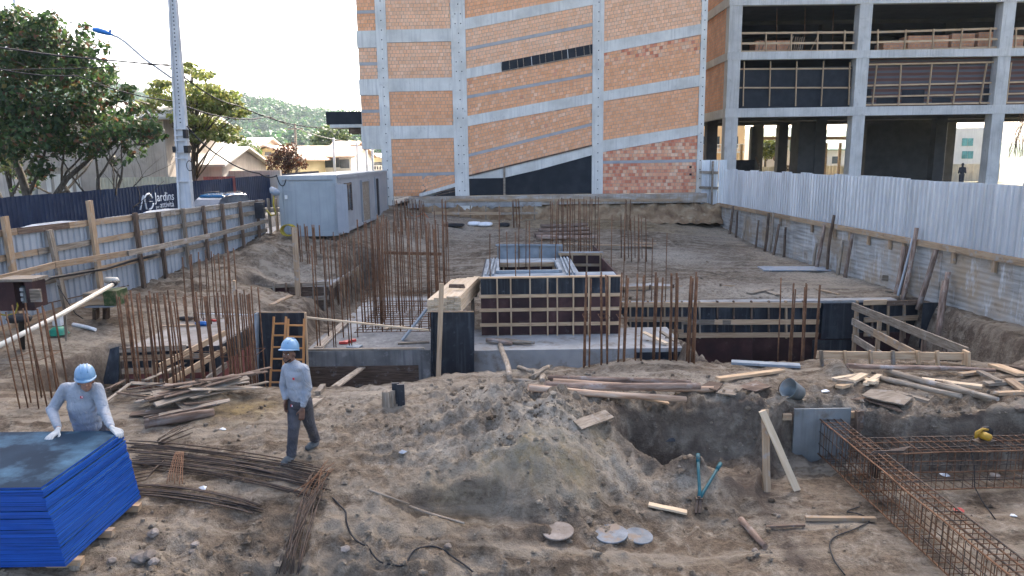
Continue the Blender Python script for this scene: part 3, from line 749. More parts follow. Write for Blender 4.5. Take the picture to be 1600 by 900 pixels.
def near_tree():
    base = Vector((-21.9, 33, .9)); t = thing("almond_tree", "large spreading tree with broad dark leaves, some turning red, behind the navy hoarding", "tree", base)
    rr = random.Random(12); mb = MB(); tips = []
    b2 = at(140, 292, 33.2); b2.z = .9
    b1 = at(45, 300, 32.6); b1.z = .9
    for (bs, d, L, r, dp) in [(b2, (.45, -.1, 1), 3.0, .17, 3), (b2, (-.25, .1, 1), 3.2, .17, 3), (b2, (1, 0, .42), 2.6, .13, 2), (b2, (.05, .3, 1), 3.2, .14, 3), (b1, (.0, 0, 1), 4.2, .26, 3), (b1, (.3, .2, 1), 4.4, .2, 3), (b1, (-.5, -.2, 1), 4.0, .2, 3)]:
        branches(mb, bs + Vector((0, 0, -.2)), d, L, r, dp, rr, tips, -.02, 3, .5)
    mb.build("trunk", m_bark, t)
    cs = []; rs = []
    # crown outline measured from the photograph, filled at the tree's own depth with real thickness
    out = [(20, 40, 1.1), (70, 55, 1.2), (115, 75, 1.0), (45, 100, 1.5), (100, 120, 1.3), (150, 120, .8), (165, 150, .7), (20, 160, 1.5), (80, 175, 1.5), (140, 170, 1.2), (195, 150, .5), (205, 180, .6), (225, 205, .7), (185, 205, .9), (150, 215, 1.0), (100, 225, 1.1), (40, 225, 1.3), (240, 215, .5), (215, 235, .4), (60, 265, .7), (40, 285, .45), (30, 30, .7), (0, 90, 1.5), (-40, 150, 1.9), (-30, 60, 1.6), (125, 60, .5), (145, 85, .5), (178, 120, .35), (10, 235, .8), (75, 30, .5), (190, 245, .4), (128, 100, .6), (60, 70, 1.1), (15, 200, 1.0), (170, 190, .8), (228, 190, .4)]
    for (px, py, rad) in out:
        for q in range(3):
            p = at(px + rr.uniform(-14, 14), py + rr.uniform(-12, 12), 33 + rr.uniform(-2.0, 2.2)); cs.append(tuple(p)); rs.append(rad * 1.14 * rr.uniform(.45, .8))
    twig = MB()
    for c, rad in zip(cs, rs):
        src = min(tips, key=lambda q: (q[0] - Vector(c)).length)[0]
        mid = (Vector(c) + src) / 2 + Vector((rr.uniform(-.3, .3), rr.uniform(-.3, .3), rr.uniform(-.2, .3)))
        twig.tube([src, mid, c], [.035, .022, .012], 4)
        for _ in range(3):
            e = Vector(c) + Vector((rr.uniform(-1, 1), rr.uniform(-1, 1), rr.uniform(-.6, .8))) * rad
            twig.tube([c, e], [.012, .006], 3)
    tag(twig.build("branches", m_bark, t), kind="stuff")
    V, c = leaf_cloud(cs, rs, 17000, .25, [(.042, .08, .025), (.03, .06, .02), (.05, .09, .025), (.025, .048, .018), (.06, .095, .027), (.042, .078, .034), (.034, .068, .026), (.06, .10, .03), (.05, .08, .03), (.04, .08, .02), (.11, .055, .03), (.10, .09, .03)], 4, .8, .35)
    leaf_mesh("crown", V, c, m_leaf, t)
near_tree()
def band_tree(name, label, base, blobs, Y, palette, n, size, seed, dth=1.6, flat=.7, group=None, trunk=.14, cat="tree", mat=None):
    t = thing(name, label, cat, base, group); rr = random.Random(seed); cs = []; rs = []; mb = MB(); base = Vector(base)
    for (px, py, rad) in blobs:
        for q in range(2):
            c = at(px + rr.uniform(-4, 4), py + rr.uniform(-4, 4), Y + rr.uniform(-dth, dth)); cs.append(tuple(c)); rs.append(rad * rr.uniform(.6, 1.0))
    top = Vector(max(cs, key=lambda q: q[2])); top.x = base.x + (top.x - base.x) * .4
    spine = [base + Vector((0, 0, -.2)), base.lerp(top, .35) + Vector((rr.uniform(-.2, .2), 0, 0)), base.lerp(top, .7) + Vector((rr.uniform(-.3, .3), 0, 0)), base.lerp(top, .93)]
    mb.tube(spine, [trunk * 1.25, trunk, trunk * .65, trunk * .25], 7)
    for c in cs:
        z = min(max(.2, (c[2] - base.z) / max(.1, top.z - base.z) - .25), .9)
        s0 = base.lerp(top, z); mb.tube([s0, s0.lerp(Vector(c), .55) + Vector((0, 0, .15)), Vector(c)], [trunk * .35, trunk * .2, trunk * .08], 4)
    mb.build("trunk", m_bark, t)
    V, c = leaf_cloud(cs, rs, n, size, palette, seed, flat, .6)
    leaf_mesh("crown", V, c, mat or m_leaf, t)
    return t
YG = [(.16, .19, .045), (.20, .22, .05), (.12, .16, .04), (.22, .21, .07)]
band_tree("layered_tree", "slender yellow-green tree with layered airy branches behind the utility pole", at(300, 235, 42).to_tuple()[:2] + (1.0,),
          [(255, 130, .9), (285, 112, .8), (315, 118, .9), (295, 140, 1.2), (330, 140, 1.0), (355, 150, .8), (260, 155, 1.1), (300, 165, 1.2), (340, 170, 1.2), (370, 180, .7), (320, 190, 1.2), (355, 200, 1.0), (290, 190, 1.0), (250, 180, .8), (340, 212, .9), (295, 100, .5), (378, 172, .5), (240, 140, .8), (235, 165, .8), (365, 165, .7), (310, 212, .9), (365, 215, .8), (270, 205, .8), (330, 155, 1.0), (280, 175, 1.1)], 42, YG, 7500, .24, 21, 1.8, .38)
band_tree("bronze_shrub", "round dark bronze-leaved shrub in front of the yellow house", at(450, 268, 50).to_tuple()[:2] + (1.2,),
          [(430, 255, .6), (440, 240, .7), (455, 235, .6), (465, 248, .6), (450, 250, .8), (428, 265, .45), (473, 256, .3), (445, 262, .6)], 50, [(.085, .035, .02), (.06, .028, .018), (.11, .045, .025), (.05, .035, .02)], 2200, .17, 31, .7, .9, trunk=.08, cat="shrub")
band_tree("garden_tree", "light green leafy tree beside the gable of the yellow house", at(388, 245, 52).to_tuple()[:2] + (1.2,),
          [(385, 225, .6), (378, 232, .6), (395, 230, .5), (385, 240, .6), (402, 236, .4)], 52, [(.12, .17, .05), (.09, .14, .04)], 900, .17, 32, .7, .8, trunk=.07)
band_tree("round_tree", "broad round-crowned tree standing behind the houses", at(520, 240, 95).to_tuple()[:2] + (1.2,),
          [(500, 225, 2.2), (515, 213, 2.2), (530, 218, 2.2), (540, 230, 1.8), (510, 235, 2), (495, 240, 1.5), (528, 238, 1.8)], 95, [(.07, .10, .035), (.09, .12, .04), (.05, .08, .03)], 3000, .5, 33, 2.5, .8, trunk=.3)
band_tree("low_tree", "yellow-green tree growing through the gap at the site's left edge", at(15, 255, 38).to_tuple()[:2] + (.9,),
          [(8, 240, .8), (22, 250, .6), (15, 262, .7), (5, 225, .6)], 38, YG, 700, .22, 34, .8, .8, trunk=.1)
# forest on the hills: crowns one cannot count
def forest():
    r = np.random.default_rng(11); n = 14000
    X = r.uniform(-480, 120, n); Y = r.uniform(200, 640, n); Z = hill(X, Y)
    k = (Z > 3) & (X / Y < .0) & (X / Y > -.9); X, Y, Z = X[k], Y[k], Z[k]
    S = r.uniform(2.2, 5.2, len(X)); t = thing("hill_forest", "hazy green forest covering the hills on the left horizon", "forest", (-150, 300, 0)); t["kind"] = "stuff"
    V, c = leaf_cloud(np.stack([X, Y, Z + S * .7], -1), S, 30 * len(X), 2.1, [(.03, .085, .028), (.045, .11, .033), (.022, .07, .028), (.075, .13, .035)], 8, .8, .9)
    leaf_mesh("canopy", V, c, m_leaf, t)
forest()
# ------------------------------------------------------------------ brick infill building with sloping ramps (facade plane y = 43)
FY = 43.0
def fp(px, py): 
    p = at(px, py, FY); return (p.x, p.z)
bb = thing("brick_building", "tall unfinished building with orange clay block infill and pale concrete frame", "building", (1.5, FY, 1.2))
TOPZ = 36.0
def vpoly(name, pts, y0, depth, mat, parent=bb):
    """a flat slab standing in the facade plane: outline in (x, z), from y0 back by depth"""
    mb = MB(); mb.prism([(x, y0, z) for x, z in pts], (0, depth, 0)); return mb.build(name, mat, parent)
def rect(name, x0, x1, z0, z1, y0, depth, mat, parent=bb):
    mb = MB(); mb.box(((x0 + x1) / 2, y0 + depth / 2, (z0 + z1) / 2), (x1 - x0, depth, z1 - z0)); return mb.build(name, mat, parent)
zb = fp(850, 304)[1]
cx = [(fp(601, 170)[0] - .30, fp(601, 170)[0] + .30), (fp(719, 170)[0] - .42, fp(719, 170)[0] + .42), (fp(934, 170)[0] - .33, fp(934, 170)[0] + .33), (fp(1096, 170)[0] - .17, fp(1096, 170)[0] + .17)]
xo = fp(560, 120)[0]
# body behind the facade skin
mb = MB(); mb.box(((cx[0][0] + cx[3][1]) / 2, FY + 9.3, (zb + TOPZ) / 2), (cx[3][1] - cx[0][0] - .1, 18, TOPZ - zb))
mb.box(((xo + cx[0][0]) / 2 + .1, FY + 9.3, (fp(580, 232)[1] + TOPZ) / 2 + .05), (cx[0][0] - xo + .2, 18, TOPZ - fp(580, 232)[1] - .2))
mb.build("wall_body", m_conc, bb)
holes = MB()
for i, (x0, x1) in enumerate(cx):
    z0 = zb - .6 if i else zb - .9
    rect("column", x0, x1, z0, TOPZ, FY - .05, .32, m_conc)
    z = z0 + .9; 
    while z < 15:
        for dx in ((-.16, .16) if i == 1 and int(z * 3) % 2 else (0.02,)):
            holes.tube([((x0 + x1) / 2 + dx, FY - .0535, z), ((x0 + x1) / 2 + dx, FY - .051, z)], .035, 7)
        z += .53
o = holes.build("tie_holes", m_dark, bb); o["kind"] = "stuff"
def zline(pts):
    (a, b), (c, d) = pts
    return lambda x: b + (d - b) * (x - a) / (c - a)
def L2(p, q): return zline((fp(*p), fp(*q)))
PAL = {'o': [(.77, .39, .20), (.79, .41, .22), (.75, .37, .185), (.80, .43, .24), (.78, .40, .21)], 'r': [(.62, .25, .15), (.70, .33, .19), (.74, .42, .25), (.58, .21, .12), (.72, .36, .21), (.76, .50, .33)],
       'p': [(.81, .47, .28), (.82, .49, .30), (.80, .45, .26), (.83, .52, .33)]}
PAL['m'] = PAL['o'] * 12 + PAL['p'] * 2 + PAL['r'][1:2]
bmb = MB()
def lay(x0, x1, zlo, zhi, pal, flat=False, redrows=0):
    """blocks of 19 cm in courses parallel to the lower edge (or level), each with its own face and small offsets"""
    zs = zlo(x0) if not flat else min(zlo(x0), zlo(x1))
    hmax = max(zhi(x0) - zlo(x0), zhi(x1) - zlo(x1)) + (abs(zlo(x1) - zlo(x0)) if flat else 0)
    nrow = int(hmax / .2) + 1; row = 0
    for row in range(nrow):
        x = x0 - (.1 if row % 2 else 0) - rng.uniform(0, .03)
        tint = rng.uniform(.96, 1.04)
        while x < x1 - .02:
            a, b = max(x, x0) + .009, min(x + .205, x1) - .009
            x += .205 + rng.uniform(-.006, .008)
            if b - a < .03: continue
            q = []
            for xx in (a, b):
                base = zs if flat else zlo(xx)
                lo = base + row * .2 + .010; hi = lo + .18
                lo = max(lo, zlo(xx) + .004); hi = min(hi, zhi(xx) - .006); q.append((lo, hi))
            if q[0][1] - q[0][0] < .02 or q[1][1] - q[1][0] < .02: continue
            c = rng.choice(PAL['r'] if redrows and row >= nrow - 1 - redrows and rng.random() < .45 else PAL[pal])
            k = tint * rng.uniform(.94, 1.06); c = tuple(min(.88, v * k) for v in c)
            y = FY + .012 + rng.uniform(-.006, .006)
            bmb.add([(a, y, q[0][0]), (b, y, q[1][0]), (b, y, q[1][1]), (a, y, q[0][1]), (a, y + .05, q[0][0]), (b, y + .05, q[1][0]), (b, y + .05, q[1][1]), (a, y + .05, q[0][1])],
                    [(0, 1, 2, 3), (4, 5, 1, 0), (3, 2, 6, 7), (4, 0, 3, 7), (1, 5, 6, 2)], c)
def mortar(x0, x1, zlo, zhi):
    vpoly("mortar_bed", [(x0, zlo(x0)), (x1, zlo(x1)), (x1, zhi(x1)), (x0, zhi(x0))], FY + .03, .2, m_mort)
m_mort = M("mortar", [(.30, .24, .19), (.38, .31, .25), (.44, .37, .31)], .95, 3, None, .2, 30, rand=.03)
def band(x0, x1, top, bot, y=FY - .02, name="beam", mat=None):
    vpoly(name, [(x0, bot(x0)), (x1, bot(x1)), (x1, top(x1)), (x0, top(x0))], y, .3, mat or m_conc)
def bay(x0, x1, bot, top, pal, strips=(), flat=False, red=0):
    """blockwork between two edges, interrupted by thin concrete straps"""
    mortar(x0, x1, bot, top)
    lo = bot
    for s in strips:
        sb = (lambda f: (lambda x: f(x) - .085))(s); st = (lambda f: (lambda x: f(x) + .085))(s)
        lay(x0, x1, lo, sb, pal, flat)
        band(x0, x1, st, sb, FY + .004, "strap", m_concd2)
        lo = st
    lay(x0, x1, lo, top, pal, flat, red)
m_concd2 = M("strap_concrete", grad3((.36, .36, .35), .85, 1.1), .9, 2, None, .2, 20, rand=.05)
xa0, xa1 = cx[0][1], cx[1][0]; xb0, xb1 = cx[1][1], cx[2][0]; xc0, xc1 = cx[2][1], cx[3][0]; xl0, xl1 = xo, cx[0][0]
K = 3.0   # storey
def up(f, n): return lambda x: f(x) + n
# --- left bay (level floors)
A = [(L2((607, 46.5), (706, 44.5)), L2((607, 66.5), (706, 64.5))), (L2((607, 123), (706, 121)), L2((607, 143.5), (706, 141.5))), (L2((610, 197), (708, 195.5)), L2((610, 217.5), (708, 215.5)))]
for t, b in A: band(xa0, xa1, t, b)
bay(xa0, xa1, A[1][0], A[0][1], 'p'); bay(xa0, xa1, A[2][0], A[1][1], 'o'); bay(xa0, xa1, A[0][0], up(A[0][0], 2.25), 'p')
rampA = L2((663, 305), (712, 290))
base = lambda x: zb
bay(xa0, xa1, lambda x: max(zb + .02, min(rampA(x) + .12, 99)) if x > fp(663, 305)[0] else zb + .02, A[2][1], 'o', (L2((618, 273.5), (712, 271)),))
xr0 = fp(655, 305)[0]
vpoly("ramp_edge", [(xr0, zb - .05), (xa1, rampA(xa1) - .06), (xa1, rampA(xa1) + .16), (xr0, zb + .16)], FY - .03, .35, m_conc)
vpoly("ramp_gap", [(xr0 + .7, zb - .02), (xa1, zb - .02), (xa1, rampA(xa1) - .07)], FY - .01, .05, m_dark)
for dz in (.12, .28): 
    vpoly("ramp_board", [(xr0 + 1.0, zb + dz - .12), (xa1, zb + dz + .12), (xa1, zb + dz + .2), (xr0 + 1.0, zb + dz - .05)], FY - .016 - dz * .02, .004, m_woodd)
# --- overhanging slice at the left edge
O = [(L2((556, 48.5), (593, 47.5)), L2((556, 75), (593, 74))), (L2((560, 124), (597, 123)), L2((560, 149), (597, 148.5))), (L2((563, 197), (600, 196.5)), L2((565, 233), (602, 233.5)))]
for t, b in O: band(xl0, xl1, t, b)
bay(xl0 + .09, xl1, O[1][0], O[0][1], 'p', (L2((558, 100), (595, 99.5)),)); bay(xl0 + .09, xl1, O[2][0], O[1][1], 'o', (L2((561, 174), (598, 173.5)),)); bay(xl0 + .09, xl1, O[0][0], up(O[0][0], 2.0), 'o', (L2((556, 19), (593, 18)),))
# --- middle bay (ramps)
Mm = [(L2((730, 28), (882, 0)), L2((729, 46), (926, 7.6))), (L2((732, 107), (926, 69)), L2((731, 122.6), (926, 85.5))), (L2((732, 181), (926, 145)), L2((732, 197), (926, 162))), (L2((736, 273), (926, 226)), L2((736, 292), (926, 242)))]
xw = fp(784, 100)[0]
band(xb0, xb1, *Mm[0]); band(xb0, xw, *Mm[1]); band(xb0, xb1, *Mm[2])
bay(xb0, xb1, Mm[1][0], Mm[0][1], 'p', (L2((732, 76), (926, 38)),)); bay(xb0, xb1, Mm[2][0], Mm[1][1], 'm', (L2((734, 151), (926, 116)),)); bay(xb0, xb1, Mm[3][0], Mm[2][1], 'm', (L2((736, 242), (926, 194)),)); bay(xb0, xb1, Mm[0][0], up(Mm[0][0], 2.4), 'o')
vent = vpoly("vent_opening", [(xw, Mm[1][1](xw)), (xb1, Mm[1][1](xb1)), (xb1, Mm[1][0](xb1)), (xw, Mm[1][0](xw))], FY - .005, .1, m_net)
for i in range(13):
    x = xw + (xb1 - xw) * (i + .1 * (i % 3)) / 12.3
    mb = MB(); mb.beam((x, FY - .02, Mm[1][1](x) + .02), (x - .04, FY - .02, Mm[1][0](x) - .02), .02, .035); mb.build("mullion", m_conc if i % 5 == 4 else m_wood, vent)
mb = MB(); mb.beam((xw, FY - .03, Mm[1][1](xw) + .03), (xb1, FY - .03, Mm[1][1](xb1) + .03), .02, .05); mb.build("sill_board", m_wood, vent)
mb = MB(); mb.beam((xb0, FY - .05, Mm[3][0](xb0) - .03), (xb1, FY - .05, Mm[3][0](xb1) - .03), .06, .09); mb.build("ramp_board", m_woodd, bb)
def botM4(x): return max(Mm[3][1](x), fp(800, 276)[1] if x > fp(786, 276)[0] else fp(760, 279)[1])
pts = [(xb0, fp(736, 279)[1]), (fp(786, 276)[0], fp(786, 278)[1]), (fp(842, 264.5)[0], fp(842, 265)[1]), (xb1, Mm[3][1](xb1)), (xb1, Mm[3][0](xb1) - .08), (xb0, Mm[3][0](xb0) - .08)]
vpoly("beam", pts, FY - .02, .3, m_conc)
m_hoardb = M('hoarding_black', [(.010, .013, .016), (.015, .018, .022), (.024, .028, .032)], .6, 1.5, None, .1, 12, rand=.1, spec=.2, fleck=(.06, .065, .07), fs=9, fw=(.7, .8))
blk = rect("black_hoarding", xb0, xb1, zb, zb + .02, FY + .06, .03, m_dark)
for (pa, pb, ta, tb) in [(736, 785, 277, 276.5), (789, 843, 266, 266), (843.3, 926, 266, 243)]:
    x0, x1 = fp(pa, 290)[0], fp(pb, 290)[0]
    vpoly("black_panel", [(x0, zb), (x1, zb), (x1, fp(pb, tb)[1]), (x0, fp(pa, ta)[1])], FY + .03, .02, m_hoardb, blk)
vpoly("dark_backing", [(xb0, zb), (xb1, zb), (xb1, fp(926, 240)[1]), (fp(842, 262)[0], fp(842, 262)[1]), (xb0, fp(736, 276)[1])], FY + .055, .02, m_dark, blk)
mb = MB(); mb.beam((*[fp(788, 303)[0], FY - .09], zb - .3), (fp(788, 262)[0], FY - .09, fp(788, 261)[1]), .1, .12); mb.build("prop", m_wood, blk)
# --- right bay (ramps; the lowest wall has level courses)
Rr = [(L2((943, -14), (1092, -42)), L2((943, 5.5), (960, 0))), (L2((943, 65), (1097, 37)), L2((943, 83), (1097, 53.5))), (L2((942, 143), (1098, 116)), L2((943, 158), (1096, 134))), (L2((941, 219.6), (1091, 195.5)), L2((943, 237.5), (1091, 211)))]
for t, b in Rr[1:]: band(xc0, xc1, t, b)
bay(xc0, xc1, Rr[1][0], (lambda f: (lambda x: f(x) + 2.42))(Rr[1][0]), 'p')
band(xc0, xc1, up(Rr[1][0], 3.1), up(Rr[1][0], 2.42))
bay(xc0, xc1, Rr[2][0], Rr[1][1], 'm', red=4); bay(xc0, xc1, Rr[3][0], Rr[2][1], 'o')
bay(xc0, xc1, base, Rr[3][1], 'r', (L2((943, 253.6), (1089, 251)),), flat=True)
ob = bmb.build("clay_blocks", m_brick, bb, cols=True); ob["kind"] = "stuff"
# storeys above the picture, same frame
for k in range(1, 7):
    for (x0, x1, f) in ((xa0, xa1, A[0][0]), (xb0, xb1, Mm[0][0]), (xc0, xc1, up(Rr[1][0], 3.1 - 2.3)), (xl0, xl1, O[0][0])):
        lo, hi = up(f, 2.3 + (k - 1) * 3), up(f, 2.95 + (k - 1) * 3)
        band(x0, x1, hi, lo)
        if k < 6: vpoly("block_wall", [(x0, hi(x0)), (x1, hi(x1)), (x1, lo(x1) + 3), (x0, lo(x0) + 3)], FY + .02, .2, m_upper)  if 'm_upper' in globals() else None
# small marks: two scaffold holes
for py in (261, 272.5):
    x, z = fp(1079, py); rect("scaffold_hole", x - .07, x + .07, z - .06, z + .06, FY - .004, .02, m_dark)
# black canopy and soffit jutting out at the left
x0, z0 = fp(506, 194); x1, z1 = fp(563, 173)
rect("canopy_box", x0, x1 + .3, z0, z1, FY + .6, 2.0, m_net); 
rect("canopy_slab", fp(512, 198)[0], x1 + .3, fp(520, 199)[1], z0 - .004, FY + .5, 2.0, m_conc)
rect("soffit_timber", fp(540, 205)[0], x1 + .35, fp(540, 208)[1], fp(540, 199)[1] - .004, FY + .8, 1.5, m_woodd)
rect("foundation_wall", -17, 14.5, -1.2, zb - .56, FY - .25, .3, m_concp)
# plinth beam under the facade and the cut bank shoring
zl = fp(850, 322)[1]
mb = MB(); mb.box((fp(870, 312)[0], FY - .55, zb - .27), (fp(1095, 312)[0] - fp(640, 312)[0], .9, .53)); o = mb.build("plinth_beam", m_concp if 'm_concp' in globals() else m_concl, bb)
plank("plinth_board", (fp(700, 309)[0], FY - 1.03, fp(700, 311)[1]), (fp(1060, 309)[0], FY - 1.03, fp(1060, 311)[1]), .05, .16, m_pine2, bb)
plank("plinth_board", (fp(640, 321)[0], FY - 1.04, zb - .50), (fp(845, 321)[0], FY - 1.04, zb - .50), .06, .26, m_concl, bb)
mb = MB(); mb.box((fp(728, 324)[0], FY - .7, zb - .72), (.85, .8, .36)); mb.build("pile_head", m_conc, bb)
mb = MB(); mb.lathe([(.02, -.62), (.28, -.2), (.42, 0)], Matrix.Translation((fp(770, 322)[0], FY - .75, zb - .52)), 12); mb.build("pile_head", m_concl, bb)
# ------------------------------------------------------------------ open concrete frame building on the right
GY0 = 47.0
def gq(px, py, Y=GY0):
    p = at(px, py, Y); return p
cf = thing("concrete_frame_building", "unfinished open concrete frame building with dark floors behind the white fence", "building", (23, GY0, 1.3))
xcol = [gq(1146, 130).x, gq(1346, 130).x, gq(1566, 130).x, gq(1566, 130).x + 9.0]
zf = [gq(1250, 182).z, gq(1250, 92).z, gq(1250, 7).z]      # undersides of the edge beams
zt = [gq(1250, 168).z, gq(1250, 80).z, gq(1250, -8).z]     # floor tops
def cbox(name, x0, x1, y0, y1, z0, z1, mat, parent=None):
    mb = MB(); mb.box(((x0 + x1) / 2, (y0 + y1) / 2, (z0 + z1) / 2), (x1 - x0, y1 - y0, z1 - z0)); return mb.build(name, mat, parent or cf)
XR = xcol[3] + 6; YB = GY0 + 22
zs_ = [1.3] + zt + [zt[2] + 3.6 * k for k in range(1, 7)]
m_frame = M("frame_concrete", [(.40, .385, .355), (.50, .485, .45), (.58, .565, .525)], .9, .9, None, .2, 22, rand=.04, fleck=(.33, .315, .285), fs=2.6, fw=(.58, .75), streak=(.36, .345, .31))
m_inshade = M("shaded_concrete", grad3((.075, .073, .07), .8, 1.2), .95, 1.5, None, .4, 6, rand=.05)  # concrete darkened: the shade inside the floors is put into the colour
for i, x in enumerate(xcol):
    for k in range(3):
        lo = zs_[k]; hi = zf[k] if k < 3 else zs_[k + 1]
        cbox("column", x - .4, x + .4, GY0 + .03, GY0 + .75, lo, hi, m_frame)
    cbox("column", x - .4, x + .4, GY0 + .03, GY0 + .75, zt[2], zs_[-1], m_frame)
    for yy in (GY0 + 7.5, GY0 + 15, GY0 + 21):
        if i < 4: cbox("column", x - .35 + .8, x + .45 + .8, yy, yy + .7, 1.3, zs_[-1], m_inshade)
for k in range(len(zs_) - 1):
    z = zs_[k + 1]; u = zf[k] if k < 3 else z - .55
    cbox("edge_beam", xcol[0] - .45, XR, GY0, GY0 + .42, u, z, m_frame)
    cbox("edge_beam", xcol[0] - .45, xcol[0] - .08, GY0 + .42, YB, u, z - .004, m_frame)
    cbox("floor_slab", xcol[0] - .08, XR, GY0 + .42, YB, z - .2, z - .006, m_inshade)
    for yy in (GY0 + 7.5, GY0 + 15): cbox("floor_beam", xcol[0] - .08, XR, yy, yy + .4, u + .1, z - .2, m_inshade)
    if k:   # clay block return wall on the left side
        cbox("side_wall", xcol[0] - .38, xcol[0] - .2, GY0 + .8, YB - 6, zs_[k], u, m_sidebrick if 'm_sidebrick' in globals() else m_redsheet)
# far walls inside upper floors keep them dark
for k in (1, 2): cbox("rear_wall", xcol[0] - .08, XR, YB - 6.2, YB - 6, zs_[k] + .02, zs_[k + 1] - .2, m_inshade)
cbox("core_wall", gq(1352, 230, GY0 + 12.4).x, gq(1472, 230, GY0 + 12.4).x, GY0 + 12.3, GY0 + 13.0, 1.3, zf[0], m_inshade)
cbox("core_wall", gq(1245, 220, GY0 + 8).x, gq(1270, 220, GY0 + 8).x, GY0 + 7.6, GY0 + 9.2, 1.3, zf[0], m_inshade)
cbox("core_wall", gq(1172, 220, GY0 + 15).x, gq(1181, 220, GY0 + 15).x, GY0 + 14.6, GY0 + 15.2, 1.3, zf[0], m_inshade)
cbox("low_wall", gq(1140, 255, GY0 + 12).x, gq(1178, 255, GY0 + 12).x, GY0 + 11.8, GY0 + 12.2, 1.3, gq(1160, 250, GY0 + 12).z, m_dark)
# timber guard rails, second floor
def rail_bay(px0, px1, Y, ztop, rails, posts, pm, rm, nm="guard_rail"):
    for py0, py1 in rails:
        plank("rail", at(px0, py0, Y), at(px1, py1, Y), .05, .13, rm, cf)
    for (pa, ya, pb, yb) in posts:
        plank("rail_post", at(pa, ya, Y - .06), at(pb, yb, Y - .06), .06, .11, pm, cf, up=(0, 1, 0))
rail_bay(1147, 1335, GY0 + .3, 0, [(52, 50.5), (68, 67), (81, 79)], [(1158, 82, 1158, 50), (1197, 82, 1197, 50), (1236, 81, 1237, 50), (1277, 81, 1278, 49), (1319, 80, 1320, 47)], m_pine, m_pine)
rail_bay(1349, 1558, GY0 + .3, 0, [(51, 44.5), (66.5, 61), (80, 74)], [(1371, 80, 1372, 46), (1413, 79, 1416, 46), (1457, 78, 1459, 45), (1500, 77, 1504, 44), (1545, 75, 1548, 43)], m_pine, m_pine)
rail_bay(1576, 1640, GY0 + .3, 0, [(45, 43), (60, 58), (75, 73)], [(1586, 75, 1588, 43), (1625, 75, 1626, 42)], m_pine, m_pine)
for px in (1213, 1257, 1301):
    mb = MB(); mb.tube([at(px, 81, GY0 + 1.5), at(px + 1, 12, GY0 + 1.5)], .03, 6); mb.build("steel_prop", m_rust, cf)
for (pa, ya, pb, yb) in [(1190, 80, 1197, 56), (1230, 80, 1240, 56), (1266, 80, 1277, 58), (1185, 79, 1188, 63)]:
    plank("brace", at(pa, ya, GY0 + .8), at(pb, yb, GY0 + .6), .04, .1, m_pine2, cf, up=(0, 1, 0))
# materials stored on the floors: wood stack, clay block stacks
for j in range(5): plank("stored_board", at(1240 + j * 3, 80, GY0 + 1.2), at(1243 + j * 3.5, 58, GY0 + 1.5), .03, .13, m_pine2, cf, up=(0, 1, 0))
m_sidebrick2 = m_redsheet
for (a, b, yt, yb_) in [(1418, 1483, 55, 79), (1486, 1524, 52, 79), (1527, 1552, 50, 78), (1180, 1235, 63, 81), (1380, 1412, 66, 80), (1580, 1600, 55, 76)]:
    p0, p1 = at(a, yb_, GY0 + 2), at(b, yt, GY0 + 2)
    cbox("block_pallet", p0.x, p1.x, GY0 + 2, GY0 + 3.2, zt[1], max(p1.z, zt[1] + .5), m_sidebrick)
# first floor: black sheeting behind timber grid; reddish striped net in the next bays
p0, p1 = at(1147, 165, GY0 + .5), at(1328, 96, GY0 + .5)
cbox("black_sheet", xcol[0] + .42, xcol[1] - .42, GY0 + .52, GY0 + .54, zt[0], at(1240, 105, GY0 + .5).z, m_net)
for (pa, ya, pb, yb) in [(1161, 166, 1163, 96), (1202, 166, 1204, 96), (1243, 166, 1245, 96), (1283, 166, 1287, 96), (1326, 164, 1328, 97)]:
    plank("lattice_post", at(pa, ya, GY0 + .36), at(pb, yb, GY0 + .36), .05, .11, m_pine, cf, up=(0, 1, 0))
for ya, yb in [(108, 107), (137, 137)]: plank("lattice_rail", at(1145, ya, GY0 + .44), at(1330, yb, GY0 + .44), .05, .09, m_pine, cf)
cbox("striped_net", xcol[1] + .42, xcol[2] - .42, GY0 + .60, GY0 + .62, zt[0], zf[1], m_stripe if 'm_stripe' in globals() else m_redsheet)
cbox("striped_net", xcol[2] + .42, xcol[3] - .42, GY0 + .60, GY0 + .62, zt[0], zf[1], m_stripe if 'm_stripe' in globals() else m_redsheet)
for (pa, ya, pb, yb) in [(1363, 165, 1370, 101), (1404, 165, 1408, 101), (1449, 164, 1456, 100), (1489, 163, 1498, 99), (1531, 162, 1542, 98), (1572, 161, 1580, 98)]:
    plank("lattice_post", at(pa, ya, GY0 + .36), at(pb, yb, GY0 + .36), .05, .12, m_pine, cf, up=(0, 1, 0))
for (pa, ya, pb, yb) in [(1345, 134, 1600, 128), (1343, 151.5, 1600, 146), (1350, 101, 1560, 97), (1343, 164, 1600, 160)]:
    plank("lattice_rail", at(pa, ya, GY0 + .44), at(pb, yb, GY0 + .44), .05, .1, m_pine, cf)
for (a, b, y0_, y1_) in [(1344, 1362, 139, 160), (1369, 1402, 153, 163), (1408, 1445, 140, 162), (1456, 1486, 152, 161), (1536, 1550, 138, 158)]:
    p0, p1 = at(a, y1_, GY0 + .57), at(b, y0_, GY0 + .57); cbox("black_patch", p0.x, p1.x, GY0 + .57, GY0 + .585, p0.z, p1.z, m_net)
